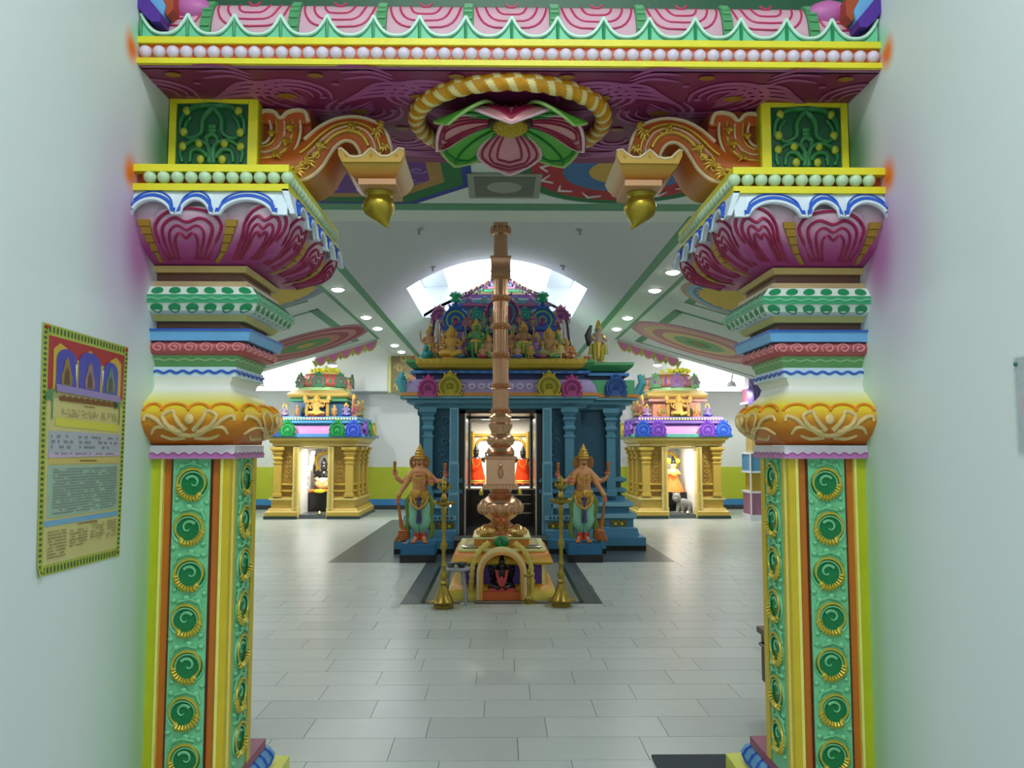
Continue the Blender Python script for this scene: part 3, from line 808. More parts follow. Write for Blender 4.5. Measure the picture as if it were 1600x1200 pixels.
for s in (-1, 1):
    for k in range(5):
        cx = XC+s*(.30+k*.235); cy = 2.86+(.13 if k % 2 else 0); g = 1 if k % 2 else -1
        for j, r0 in enumerate((.125, .095, .064)):
            stroke([(cx+s*r0*cos(a)*1.1, cy+g*r0*sin(a)*.95) for a in [x_*.62-.9 for x_ in range(8)]], .0135-.002*j)
        for j in range(4):
            stroke([(cx+s*(.09-.03*j), cy-g*(.06+.03*j)), (cx-s*(.02+.02*j), cy-g*(.12+.035*j)), (cx-s*(.16+.01*j), cy-g*(.13+.03*j)), (cx-s*.27, cy-g*(.05+.02*j))], .012)
        for j in range(3): stroke([(cx+s*.10, cy+g*(.10+.03*j)), (cx+s*.17, cy+g*(.15+.035*j)), (cx+s*.27, cy+g*(.13+.05*j))], .010)
        for (dx, dy, r1) in ((.02, 0, .036), (-.115, g*.165, .026), (.13, -g*.12, .014), (-.17, g*.10, .013)):
            b.add([(cx+s*dx+r1*cos(a), cy+dy+r1*.7*sin(a), zf-.0045) for a in [2*pi*i/14 for i in range(14)]], [tuple(range(14))], 1 if r1 > .02 else 0)
    for k in range(4):
        cx = XC+s*(.42+k*.235); cy = 3.27
        for j, r0 in enumerate((.10, .07, .04)): stroke([(cx-s*r0*cos(a)*1.2, cy+r0*sin(a)) for a in [x_*.6-.5 for x_ in range(8)]], .011)
        for j in range(3): stroke([(cx+s*.1, cy+.05*j-.05), (cx+s*.02, cy+.13+.02*j), (cx-s*.14, cy+.14+.03*j)], .011)
o = build(b, 'painted_scrollwork', [mat('mauve_scroll_paint', (178, 92, 158)), mat('dull_ochre_paint', (160, 112, 44))], t, smooth=0)

# ================================================================== FLOWER MEDALLION UNDER THE BEAM
t = thing('flower_medallion', 'large plaster flower with pink petals inside a yellow rope ring under the beam', 'flower ornament', (XC, 3.05, ZS-.1))
CY = 3.05; RR = .35
b = MB(); n1, n2 = 34*14, 20; vs = []; fs = []; ms = []
for i in range(n1):
    a = 2*pi*i/n1
    for k in range(n2):
        ph = 2*pi*k/n2; tw = ((i/14.0)+(k-4)/n2*1.5) % 1.0; rr = .026+.007*sin(pi*tw)**.6
        vs.append((XC+(RR+rr*cos(ph))*cos(a), CY+(RR+rr*cos(ph))*sin(a), ZS-.018+rr*sin(ph)))
        fs.append((i*n2+k, i*n2+(k+1) % n2, ((i+1) % n1)*n2+(k+1) % n2, ((i+1) % n1)*n2+k)); ms.append(1 if .30 < tw < .68 else 0)
b.add(vs, fs, ms)
build(b, 'rope_ring', [mat('amber_rope_paint', (216, 150, 24)), mat('cream_rope_paint', (240, 222, 150))], t, smooth=70)
def fpetal(ang, R_, wd, drop, mats, nm, bend=.06):
    b = MB(); ca, sa = cos(ang), sin(ang)
    def surf(r, w, o=0):
        z = ZS-.022-drop*r**(2.6 if nm == 'green_petal' else 1.8)-(.016*sin(pi*r))+.014*w*w*sin(pi*min(1, r*.9+.02))-o
        wid = wd*(.22+.78*sin(pi/2*min(1, r/.62))**1.5 if r < .62 else max(0, 1-((r-.62)/.38)**1.4)**.95)
        q_ = sin(pi/2*min(r, 1)); rr = .05+(R_-.05)*q_-o*q_; z = ZS-.022-drop*(1-cos(pi/2*min(r, 1)))+.012*w*w*(1-r)-o*cos(pi/2*min(r, 1))
        rr += -.03*(1-w*w)*0
        return Vector((XC+ca*rr-sa*w*wid, CY+sa*rr+ca*w*wid, z))
    top = []; bot = []
    nu, nv = 12, 10
    vs = [surf(i/nu, j/nv*2-1) for j in range(nv+1) for i in range(nu+1)]; vb = [surf(i/nu, j/nv*2-1, -.008) for j in range(nv+1) for i in range(nu+1)]
    fs = [(j*(nu+1)+i, j*(nu+1)+i+1, (j+1)*(nu+1)+i+1, (j+1)*(nu+1)+i) for j in range(nv) for i in range(nu)]
    b.add(vs, fs, 0); b.add(vb, fs, 0)
    for q in ((.86, .62, .38) if nm == 'pink_petal' else (.7, .0)):
        pts = []
        for i in range(21):
            r = .1+(.84*(q**.3) if q else .8)*(1-abs(i/10-1)); w = q*(1 if i < 10 else -1)*(1 if abs(i-10) > 0 else 0)
            pts.append(surf(min(r, .97), w, .004))
        b.tube(pts, .0045, 6, 1)
    if nm == 'pink_petal':
        for w0 in (-.75, -.45, -.18, .18, .45, .75): b.tube([surf(r, w0*(1-.9*max(0, (r-.45)/.5)), -.0105) for r in (.35, .45, .55, .65, .75, .85, .93)], [.002, .0045, .006, .006, .005, .004, .002], 6, 1)
    # pale rim
    pts = [surf(r, 1) for r in [i/12 for i in range(13)]]+[surf(r, -1) for r in [1-i/12 for i in range(13)]]
    b.tube(pts, .0065, 6, 2)
    build(b, nm, mats, t, smooth=70)
for k in range(4):
    fpetal(pi/4+k*pi/2, .31, .12, .092, [mat('leaf_petal_green', (90, 176, 60)), mat('leaf_petal_vein', (30, 130, 60)), mat('leaf_petal_rim', (160, 200, 110))], 'green_petal')
for k in range(4):
    fpetal(k*pi/2, .275, .13, .108, [mat('pink_petal_paint', (220, 150, 156)), mat('ruby_line', (160, 24, 70)), mat('pale_pink_rim', (232, 190, 200))], 'pink_petal')
b = MB().sph((XC, CY, ZS-.03), (.068, .068, .035), 18, 10, 0)
for i in range(120):
    a = i*2.39996; r = .066*sqrt(i/120); b.sph((XC+r*cos(a), CY+r*sin(a), ZS-.03-.035*sqrt(max(0, 1-(r/.068)**2))), .0048, 6, 4, 1)
build(b, 'gold_centre', [OCH, mat('golden_stamen', (206, 176, 40))], t)
b = MB().lathe((XC, CY, ZS-.035), [(.078, 0), (.086, .01), (.088, .03)], 24); build(b, 'centre_ring', mat('dark_maroon', (60, 26, 20)), t)

# ================================================================== SCROLL BRACKETS
def bracket(s, label):
    D0 = 2.955; D1 = 3.22
    t = thing('scroll_bracket', label, 'bracket', (XC+s*.72, 3.0, 2.35))
    MX = lambda x: x if s < 0 else 2*XC-x
    def q(px, py, d=D0): p = P(px, py+(d-D0)*0, d); return (MX((p.x+(2*XC-P(1593-px, py, d).x))/2), d, p.z)
    def q2(px, py, d): a = q(px, py, D0); return Vector((a[0], d, a[2]))
    def poly(b, L, d0, d1, m=0):
        b.loft([[q2(x, y, d) for x, y in L] for d in (d0, d1)], m)
    gr = grad('bracket_orange_gold', 2.36, 2.66, [(0, (190, 150, 60)), (.3, (200, 104, 36)), (1, (196, 84, 30))])
    # S body: ribbon between an upper and a lower edge
    up = bez([(q2(x, y, 0)) for x, y in [(388, 232), (420, 240), (448, 234), (466, 222), (482, 208), (500, 194), (525, 183), (555, 180), (585, 188), (603, 205), (611, 230), (612, 252)]], 4)
    lo = bez([(q2(x, y, 0)) for x, y in [(388, 268), (420, 274), (450, 280), (478, 280), (500, 264), (512, 246), (522, 230), (536, 220), (549, 222), (557, 232), (560, 242), (556, 252)]], 4)
    b = MB(); lps = []
    N_ = len(up)
    for i in range(N_):
        a, c = up[i], lo[i]; f = .018
        lps.append([Vector((a.x, D0+f, a.z)), Vector(((a.x*.85+c.x*.15), D0, a.z*.85+c.z*.15)), Vector(((a.x*.5+c.x*.5), D0-.012, a.z*.5+c.z*.5)), Vector(((a.x*.15+c.x*.85), D0, a.z*.15+c.z*.85)), Vector((c.x, D0+f, c.z)), Vector((c.x, D1, c.z)), Vector((a.x, D1, a.z))])
    b.loft(lps, 0)
    build(b, 'swan_neck_scroll', gr, t, smooth=45)
    b = MB()
    def edge(k, r, m, a0=0, a1=N_, o=.006): b.tube([Vector((up[i].x*(1-k)+lo[i].x*k, D0-o, up[i].z*(1-k)+lo[i].z*k)) for i in range(a0, a1)], r, 6, m)
    edge(.03, .007, 0, 14, N_, -.008); edge(.97, .007, 0, 4, N_, -.008)
    edge(.33, .0055, 1, 12, N_-2, .012); edge(.66, .0075, 1, 4, N_-6, .012)
    for i in range(14, N_-4):
        for h_ in (0, .5):
            k = .48; p = Vector((up[i].x*(1-k)+lo[i].x*k, D0-.014, up[i].z*(1-k)+lo[i].z*k)); p2 = Vector((up[i+1].x*(1-k)+lo[i+1].x*k, D0-.014, up[i+1].z*(1-k)+lo[i+1].z*k))
            b.sph(p.lerp(p2, h_), .0042, 6, 4, 0)
    # curled leaves
    for (x, y, r) in ((478, 262, .022), (560, 205, .016), (588, 214, .016), (496, 246, .015)):
        c = q2(x, y, D0-.014); b.tube([c+Vector((r*(1-i/16)*cos(i*.5)*s, 0, r*(1-i/16)*sin(i*.5))) for i in range(15)], [.005*(1-i/22) for i in range(15)], 6, 1)
    build(b, 'gilded_edging', [mat('ivory_edge_paint', (222, 200, 160)), mat('bracket_gold', (200, 160, 60), .3, .5)], t)
    # upright C scroll on its backing plate
    b = MB(); poly(b, [(388, 160), (482, 160), (484, 205), (470, 240), (450, 262), (388, 262)], D0+.03, D1, 0)
    build(b, 'backing_plate', DOR, t)
    up2 = bez([q2(x, y, 0) for x, y in [(470, 186), (470, 205), (466, 222), (456, 240), (436, 252), (410, 257), (388, 256)]], 5)
    lo2 = bez([q2(x, y, 0) for x, y in [(418, 186), (421, 198), (420, 210), (414, 219), (405, 222), (397, 218), (394, 212)]], 5)
    b = MB(); b.loft([[Vector((a.x, D0+.03, a.z)), Vector((a.x*.8+c.x*.2, D0+.002, a.z*.8+c.z*.2)), Vector((a.x*.2+c.x*.8, D0+.002, a.z*.2+c.z*.8)), Vector((c.x, D0+.03, c.z))] for a, c in zip(up2, lo2)], 0)
    for k, r, m in ((.04, .0055, 1), (.96, .0055, 1), (.25, .006, 2), (.75, .005, 2)):
        b.tube([Vector((a.x*(1-k)+c.x*k, D0+(.0 if .1 < k < .9 else .012), a.z*(1-k)+c.z*k)) for a, c in zip(up2, lo2)], r, 6, m)
    for i in range(2, len(up2)-1): b.sph((up2[i]+lo2[i])/2+Vector((0, D0-.002, 0)), .0048, 6, 4, 1)
    # the crest of the C
    cr = bez([q2(x, y, 0) for x, y in [(404, 190), (404, 178), (414, 172), (428, 174), (438, 184), (448, 175), (462, 171), (476, 174), (481, 190)]], 4)
    b.tube([Vector((p.x, D0+.006, p.z)) for p in cr], .0085, 6, 1)
    poly(b, [(404, 190), (405, 178), (414, 172), (428, 174), (438, 184), (448, 175), (462, 171), (476, 174), (481, 192), (470, 192), (420, 192)], D0+.008, D0+.03, 0)
    build(b, 'upright_scroll', [gr, mat('ivory_edge_paint', 0), mat('bracket_gold', 0)], t, smooth=50)
    # gilded leaf tufts
    b = MB()
    for (x, y, an, r) in ((478, 258, 20, 20), (462, 272, 10, 18), (500, 236, 50, 17), (546, 203, 15, 14), (585, 205, -40, 18), (598, 228, -80, 16), (456, 206, 80, 13), (448, 228, 60, 14), (430, 246, 20, 13), (427, 214, 70, 10), (590, 196, -30, 12)):
        c = q2(x, y, D0-.012); rr = r*.0021
        for j in range(4):
            a = radians(an+28*j-42); v_ = Vector((-s*cos(a)*rr, 0, sin(a)*rr)); w_ = Vector((v_.z*.35*s, 0, v_.x*.35*-s))
            b.tube([c, c+v_*.5+w_*.6+Vector((0, -.010, 0)), c+v_+Vector((0, -.004, 0))], [.004, .0068, .0015], 6, 0)
        b.sph(c+Vector((0, -.006, 0)), .0075, 7, 5, 0)
    build(b, 'gilded_leaf', mat('bracket_gold'), t, smooth=60, kind='stuff')
    # pad
    def prect(px0, px1, pxm, py, d0, d1):
        a = q2(px0, py, d0); c = q2(px1, py, d0); return [(a.x, d0, a.z), (c.x, d0, a.z), (c.x, d1, a.z), (a.x, d1, a.z)]
    b = MB(); lp = [prect(x0, x1, 0, y, d0, d1) for x0, x1, y, d0, d1 in ((556, 616, 280, 2.95, 3.17), (548, 622, 274, 2.93, 3.19), (538, 629, 262, 2.905, 3.22), (533, 634, 250, 2.90, 3.23))]
    b.loft(lp, 0)
    L = [(533, 250), (533, 243), (537, 241), (543, 246), (550, 253), (560, 255), (571, 252), (578, 245), (583, 241), (589, 246), (598, 253), (609, 253), (619, 247), (626, 241), (634, 243), (634, 250), (628, 262), (539, 262)]
    poly(b, L, 2.893, 2.93, 0); 
    b.tube([q2(x, y, 2.893) for x, y in L[1:15]], .005, 6, 1)
    for x in (545, 583, 622): b.tube([q2(x, 250, 2.892), q2(x+(583-x)*.05, 262, 2.90)], [.005, .002], 6, 2)
    build(b, 'pad', [grad('pad_gold_orange', 2.36, 2.43, [(0, (176, 80, 26)), (.5, (190, 116, 40)), (1, (190, 150, 50))]), mat('ivory_edge_paint', 0), mat('bracket_gold', 0)], t, smooth=40)
    b = MB(); b.loft([prect(560, 618, 0, y, 2.945, 3.16) for y in (289, 280)], 0); build(b, 'pad_slab', mat('white_orange_slab', (204, 150, 104)), t)
    # gold bud with a curled tip
    c = q2(586, 290, 3.05); sc = .00232; b = MB(); lps = []
    prof = [(24, 0, 0), (21, 4, 0), (20, 7, 0), (24, 12, 0), (26.5, 20, 0), (25.5, 28, 0), (21, 36, 1), (14, 43, 4), (8, 49, 8), (4, 54, 12), (1.2, 57, 17)]
    for r, dz, dx in prof:
        lps.append([(c.x-s*dx*sc+r*sc*cos(2*pi*j/24)*(1+.05*cos(3*(2*pi*j/24)-dz*.12)), c.y+r*sc*sin(2*pi*j/24), c.z-dz*sc) for j in range(24)])
    b.loft(lps, 0)
    build(b, 'pendant_bud', mat('antique_gold', (168, 146, 44), .28, .6), t, smooth=60)
    return t
bracket(-1, 'orange and gold scroll bracket with hanging gold bud, on the left pillar')
bracket(1, 'orange and gold scroll bracket with hanging gold bud, on the right pillar')
# ================================================================== STATUE BUILDERS
def st_mats(skn, clo, acc=(206, 170, 70)):
    return [mat('skin_%d_%d_%d' % skn, skn), mat('cloth_%d_%d_%d' % clo, clo), mat('ornament_%d_%d_%d' % acc, acc, .35, .3)]
def mini(h, seated=False, arms=4, halo=True, wide=1.0, raised=True, rnd=0):
    """small temple sculpture, local, facing -Y; 0 skin, 1 cloth, 2 ornament"""
    b = MB(); R = random.Random(rnd)
    k = h/1.0
    if seated:
        b.sph((0, 0, .10*k), (.30*k*wide, .20*k, .10*k), 14, 6, 1)
        b.tube([(-.24*k*wide, -.04*k, .12*k), (-.20*k*wide, -.2*k, .14*k), (.02*k, -.22*k, .12*k)], [.075*k, .07*k, .05*k], 7, 1)
        b.tube([(.24*k*wide, -.04*k, .12*k), (.20*k*wide, -.2*k, .14*k), (.0*k, -.24*k, .06*k)], [.075*k, .07*k, .05*k], 7, 1)
        zt, zh, sw_ = .20, .66, .17
    else:
        for s in (-1, 1):
            b.tube([(s*.07*k, 0, .44*k), (s*.085*k, -.015*k, .24*k), (s*.08*k, .0, .03*k)], [.085*k, .062*k, .04*k], 8, 1)
            b.sph((s*.085*k, -.05*k, .025*k), (.04*k, .07*k, .025*k), 8, 4, 0)
        b.tube([(s*.0, -.06*k, .44*k) for s in (0,)]+[(0, -.075*k, .12*k)], [.05*k, .03*k], 6, 2)
        b.tube([(-.16*k, .02*k, .44*k), (-.19*k, .02*k, .2*k)], [.035*k, .05*k], 6, 1); b.tube([(.16*k, .02*k, .44*k), (.19*k, .02*k, .2*k)], [.035*k, .05*k], 6, 1)
        zt, zh, sw_ = .42, .80, .13
    w = wide
    if seated:
        b.lathe((0, 0, 0), [(.15*k, .16*k), (.13*k, .30*k), (.16*k, .44*k), (.18*k, .52*k), (.06*k, .56*k), (.05*k, .60*k)], 12, 0, sx=w, sy=.7)
        b.lathe((0, 0, 0), [(.165*k, .17*k), (.16*k, .21*k)], 12, 2, sx=w, sy=.75); b.lathe((0, -.02*k, 0), [(.13*k, .50*k), (.09*k, .53*k)], 12, 2, sx=w, sy=.7)
        sh = .50; hr = .085
    else:
        b.lathe((0, 0, 0), [(.13*k, .42*k), (.10*k, .50*k), (.125*k, .60*k), (.145*k, .67*k), (.05*k, .71*k), (.045*k, .74*k)], 12, 0, sx=w, sy=.65)
        b.lathe((0, 0, 0), [(.14*k, .41*k), (.145*k, .45*k), (.12*k, .475*k)], 12, 2, sx=w, sy=.8); b.lathe((0, -.02*k, 0), [(.11*k, .655*k), (.075*k, .685*k)], 12, 2, sx=w, sy=.7)
        sh = .65; hr = .068
    b.sph((0, -.01*k, zh*k), (hr*k, hr*k, hr*1.15*k), 12, 8, 0)
    b.sph((0, -.01*k-hr*k, zh*k-.01*k), (.012*k, .015*k, .02*k), 6, 4, 0)
    for s in (-1, 1): b.sph((s*hr*.95*k, 0, (zh-.02)*k), (.02*k, .02*k, .035*k), 6, 4, 2)
    b.lathe((0, 0, (zh+hr*.6)*k), [(hr*1.05*k, 0), (hr*1.1*k, .03*k), (hr*.85*k, .05*k), (hr*.8*k, .10*k), (hr*.45*k, .14*k), (.01*k, .20*k if seated else .17*k)], 10, 2)
    if halo:
        n_ = 16; b.loft([[(r*k*cos(2*pi*i/n_), (.035+d)*k, zh*k+r*k*sin(2*pi*i/n_)) for i in range(n_)] for r, d in ((hr*1.9, 0), (hr*1.9, .02))], 2)
    for s in (-1, 1):
        e = (s*(sw_*w+.06)*k, -.02*k, (sh-.14)*k)
        hd = (s*(sw_*w-.01)*k, -.14*k, (sh-.10 if R.random() < .5 else sh-.18)*k)
        b.tube([(s*sw_*w*k*.9, 0, sh*k), e, hd], [.042*k, .034*k, .026*k], 7, 0); b.sph(hd, (.034*k, .03*k, .04*k), 7, 5, 0)
        if arms == 4:
            e2 = (s*(sw_*w+.11)*k, .02*k, (sh-.09)*k); h2 = (s*(sw_*w+.13)*k, -.02*k, (sh+.09)*k)
            b.tube([(s*sw_*w*k*.9, .02*k, sh*k), e2, h2], [.038*k, .032*k, .024*k], 7, 0); b.sph(h2, .03*k, 7, 5, 0)
            b.tube([h2, (h2[0], h2[1], h2[2]+.10*k)], [.014*k, .022*k], 6, 2)
        b.tube([(s*(sw_*w+.0)*k, 0, (sh-.03)*k), (s*(sw_*w+.03)*k, 0, (sh-.06)*k)], .045*k, 7, 2)
    b.box(-.2*k*w, .2*k*w, -.14*k, .12*k, -.03*k, .01*k, 1)
    return b
MINI = {}
def place_mini(parent, x, y, z, h, cols, seated=False, arms=4, halo=True, wide=1.0, rz=0, name='statue'):
    key = (round(h, 3), seated, arms, halo, wide, cols)
    if key not in MINI:
        MINI[key] = mesh(mini(h, seated, arms, halo, wide, rnd=len(MINI)), name, st_mats(*cols), 50)
    w = wl(parent); o = link(name, MINI[key], parent, Vector((x, y, zm(z)))-w); o.rotation_euler.z = rz; return o
KUD = {}
def kudu(parent, x, y, z, r, c1, c2, rz=0, crown=True, face=None, name='gable_ornament'):
    key = (round(r, 3), c1, c2, crown, face)
    if key not in KUD:
        b = MB(); n_ = 24
        A = [radians(-50)+radians(280)*i/n_ for i in range(n_+1)]
        body = [(r*cos(a), r*sin(a)) for a in A]
        b.prism(body, 0, r*.3, m=0)
        for q, rr, m in ((.93, .09, 0), (.70, .075, 1), (.48, .06, 0), (.27, .06, 1)):
            b.tube([(r*q*cos(a), -.02*r, r*q*sin(a)) for a in A], r*rr, 6, m)
        b.sph((0, -.02*r, 0), (r*.15, r*.1, r*.18), 8, 5, 1 if face is None else 2)
        if face: b.sph((0, -.04*r, -.25*r), (r*.2, r*.12, r*.25), 8, 5, 2)
        for i in range(9):
            a = radians(-20)+radians(220)*i/8; b.sph((r*1.0*cos(a), .05*r, r*1.0*sin(a)), (r*.13, r*.12, r*.13), 7, 4, 0 if i % 2 else 1)
        if crown:
            b.lathe((0, .1*r, r*.95), [(r*.28, 0), (r*.34, r*.12), (r*.22, r*.2), (r*.30, r*.3), (r*.12, r*.42), (r*.02, r*.55)], 8, 0, sy=.6)
            for s in (-1, 1): b.tube([(s*r*.25, 0, r*1.0), (s*r*.5, 0, r*1.12), (s*r*.55, 0, r*1.3)], [r*.09, r*.08, r*.04], 6, 0)
        for s in (-1, 1): b.tube([(s*r*.60, -.02*r, -r*.72), (s*r*.95, -.02*r, -r*.74), (s*r*1.08, -.02*r, -r*.5)], [r*.12, r*.12, r*.06], 6, 0)
        ms = [mat('ornament_%d_%d_%d' % c1, c1), mat('ornament_%d_%d_%d' % c2, c2)]+([mat('ornament_%d_%d_%d' % face, face)] if face else [])
        KUD[key] = mesh(b, name, ms, 45)
    o = link(name, KUD[key], parent, Vector((x, y, zm(z)))-wl(parent)); o.rotation_euler.z = rz; return o
def pilaster(b, x, y, z0, z1, w, m=0):
    """square shrine pilaster, all in one"""
    h = z1-z0; pl = [(x-w, y-w), (x+w, y-w), (x+w, y+w), (x-w, y+w)]
    pr = [(.25, 0), (.25, .06), (0, .07), (0, .66), (.22, .67), (.22, .69), (-.1, .70), (-.1, .73), (.35, .76), (.35, .78), (.0, .80), (.1, .84), (.5, .87), (.5, .885), (.1, .90), (.9, .95), (.9, 1.0)]
    b.sweep(pl, [(a*w, z0+k*h) for a, k in pr], m)
def px(x, d): return x*0
def PX(a, py, d): return P(a, py, d).x
def PZ_(py, d, a=783): return P(a, py, d).z

def clampx(b, lim, side):
    b.v = [((min(p[0], lim) if side < 0 else max(p[0], lim)), p[1], p[2]) for p in b.v]; return b
# ================================================================== MAIN SHRINE
BS = mat('shrine_blue_paint', (84, 142, 166), .45); BSL = mat('shrine_light_blue_edge', (132, 182, 202), .4); BSD = mat('shrine_deep_blue_wall', (38, 88, 112), .5)
BM = mat('shrine_mid_blue', (66, 128, 164), .45)
X0 = .02; YF = 11.6
sh = thing('main_shrine', 'blue shrine with open lit doorway in the middle of the hall', 'shrine', (X0, 13.0, 0))
def plan_l(): return [(X0-1.13, YF), (X0-.60, YF), (X0-.60, 14.7), (X0-1.13, 14.7)]
def plan_r(): return [(X0+.60, YF), (X0+1.12, YF), (X0+1.12, YF+.35), (X0+1.72, YF+.35), (X0+1.72, 14.4), (X0+.60, 14.4)]
basep = [(.30, 0), (.30, .07)]
bprof = [(.30, .07), (.30, .18), (.22, .20), (.20, .30), (.15, .31), (.15, .42), (.19, .44), (.19, .50), (.10, .52), (.10, .58), (.16, .60), (.16, .66), (.05, .70), (.05, .74)]
for pl, sd_ in ((plan_l(), -1), (plan_r(), 1)):
    build(clampx(MB().sweep(pl, basep), X0+sd_*.60, sd_), 'base_slab', BLK, sh)
    build(clampx(MB().sweep(pl, bprof, [0, 0, 0, 1, 0, 1, 1, 0, 0, 1, 1, 0, 0]), X0+sd_*.60, sd_), 'base_moulding', [BM, BSL], sh)
    build(MB().sweep(pl, [(0, .74), (0, 2.0)]), 'wall_panel', BSD, sh)
    b = MB()
    for z in (.78, .93): b.sweep(pl, [(.02, z), (.07, z+.02), (.07, z+.06), (.02, z+.08)], 0)
    build(b, 'wall_rail', BS, sh, smooth=50)
# dentils, floral panels
b = MB()
for i in range(18): b.box(X0+1.16+i*.042, X0+1.182+i*.042, YF+.175, YF+.2, .455, .49)
for i in range(9): b.box(X0+.66+i*.055, X0+.69+i*.055, YF-.20, YF-.17, .455, .49); b.box(X0-1.12+i*.055, X0-1.09+i*.055, YF-.20, YF-.17, .455, .49)
build(b, 'dentil_row', BSD, sh, smooth=0, kind='stuff')
for x, y in ((X0-.99, YF), (X0-.74, YF), (X0+.76, YF), (X0+1.01, YF), (X0+1.36, YF+.35), (X0+1.66, YF+.35)):
    b = MB().box(x-.115, x+.115, y-.165, y-.14, .325, .41, 0)
    for i in range(5):
        b.sph((x-.09+i*.045, y-.166, .368+.012*(-1)**i), (.022, .008, .022), 8, 4, 1 if i % 2 else 2)
    build(b, 'floral_panel', [mat('olive_panel', (92, 110, 40)), mat('yellow_bloom', (206, 196, 60)), mat('rust_bloom', (150, 90, 50))], sh)
for x, y in ((X0-1.0, YF), (X0+.95, YF), (X0+1.02+.55, YF+.35)):
    b = MB(); pilaster(b, x, y-.05, .74, 1.98, .062); build(b, 'pilaster', BS, sh, smooth=20)
for yy in (12.6, 13.6):
    for sx in (X0-1.13, X0+1.72):
        b = MB(); pilaster(b, sx, yy, .74, 1.98, .06); build(b, 'pilaster', BS, sh, smooth=20)
# scroll reliefs beside the door
for s, x in ((-1, X0-.79), (1, X0+.74)):
    b = MB()
    for k in range(6):
        c = Vector((x+(.02 if k % 2 else -.02), YF-.012, 1.05+k*.15))
        b.tube([c+Vector((.06*(1-i/22)*cos(i*.45)*(1 if k % 2 else -1), 0, .06*(1-i/22)*sin(i*.45))) for i in range(18)], .010, 5, 0)
    build(b, 'scroll_relief', mat('shrine_scroll_blue', (66, 124, 150)), sh)
# door posts
for s in (-1, 1):
    xp = X0+s*.64
    b = MB()
    for z0, z1, w in ((.25, .80, .072), (.80, 1.22, .066), (1.22, 1.97, .060)):
        b.box(xp-w, xp+w, YF-.16, YF+.1, z0, z1, 1); b.box(xp-w+.016, xp+w-.016, YF-.165, YF-.15, z0+.02, z1-.02, 0)
    build(b, 'door_post', [BS, BSL], sh)
struct_floor = MB().box(X0-.62, X0+.62, YF-.35, 14.6, 0, .25, 0); struct_floor.box(X0-.62, X0+.62, YF-.36, YF-.34, .19, .25, 1)
build(struct_floor, 'shrine_floor', [BLK, mat('grey_stone_nosing', (120, 126, 126))], sh)
# entablature
fullp = [(X0-1.13, YF), (X0+1.12, YF), (X0+1.12, YF+.35), (X0+1.72, YF+.35), (X0+1.72, 14.5), (X0-1.13, 14.5)]
build(MB().sweep(fullp, [(.02, 1.95), (.07, 1.97), (.07, 2.02), (.16, 2.04), (.16, 2.08), (.22, 2.10), (.22, 2.13)], [0, 0, 1, 0, 0, 1]), 'entablature', [BS, BSL], sh)
build(MB().sweep(fullp, [(.22, 2.13), (.24, 2.135), (.24, 2.175), (.2, 2.18)]), 'orange_band', mat('amber_band_paint', (196, 130, 50)), sh)
build(MB().sweep(fullp, [(.2, 2.18), (.2, 2.20), (.18, 2.28), (.12, 2.36), (.05, 2.38)]), 'curved_eave', mat('lavender_eave_paint', (156, 140, 186)), sh, smooth=60)
b = MB().box(X0+1.15, X0+1.9, YF+.14, YF+.3, 2.18, 2.38); build(b, 'green_eave_panel', mat('eave_green', (80, 160, 112)), sh)
b = MB()
for i in range(11):
    cx = X0-.66+i*.132
    for rr in (.05, .032): b.tube([(cx+rr*cos(a), YF-.205+.0, 2.265+rr*.75*sin(a)) for a in [2*pi*j/12 for j in range(12)]], .005, 4, 0, closed=True)
build(b, 'eave_scroll_painting', mat('lavender_white_line', (216, 208, 230)), sh)
build(MB().sweep(fullp, [(.05, 2.38), (.05, 2.44), (.12, 2.45), (.12, 2.49), (.02, 2.50)], [0, 0, 1, 1]), 'dark_blue_course', [mat('indigo_course', (28, 44, 96)), mat('azure_course', (66, 130, 190))], sh)
build(MB().sweep(fullp, [(.04, 2.50), (.1, 2.52), (.16, 2.57), (.18, 2.60), (.18, 2.64), (.0, 2.64)]), 'upper_ledge', mat('green_ledge_paint', (70, 146, 92)), sh, smooth=20)
plc = [(X0-.95, YF+.0), (X0+.95, YF+.0), (X0+.95, 14.0), (X0-.95, 14.0)]
b = MB().sweep(plc, [(.10, 2.502), (.18, 2.53), (.22, 2.58), (.22, 2.645), (.0, 2.66)])
for i in range(26): b.box(X0-1.15+i*.092, X0-1.11+i*.092, YF-.23, YF-.21, 2.59, 2.64)
build(b, 'yellow_ledge', mat('ochre_ledge_paint', (188, 160, 50)), sh)
b = MB()
for i in range(16): b.box(X0-1.1+i*.15, X0-1.02+i*.15, YF-.135, YF-.115, 2.46, 2.48)
build(b, 'blue_dash_row', BLU, sh, smooth=0, kind='stuff')
YE = YF-.27
for (a, py, r, c1, c2) in ((703, 604, .155, (176, 160, 40), (120, 120, 30)), (858, 604, .155, (176, 160, 40), (120, 120, 30)), (669, 607, .135, (176, 66, 130), (120, 40, 100)), (894, 607, .135, (176, 66, 130), (120, 40, 100))):
    p = P(a, py, YE); kudu(sh, p.x, YE+.02, p.z, r, c1, c2)
p = P(963, 606, YE+.35); kudu(sh, p.x, YE+.37, p.z, .145, (36, 80, 150), (20, 60, 120))
kudu(sh, X0+1.98, YF+1.0, 2.24, .15, (60, 170, 190), (40, 120, 160), rz=pi/2)
kudu(sh, X0-1.40, YF+.3, 2.24, .16, (60, 170, 180), (40, 120, 140), rz=-pi/2)
kudu(sh, X0-1.40, YF+1.2, 2.24, .15, (110, 70, 140), (80, 50, 110), rz=-pi/2)
b = MB()
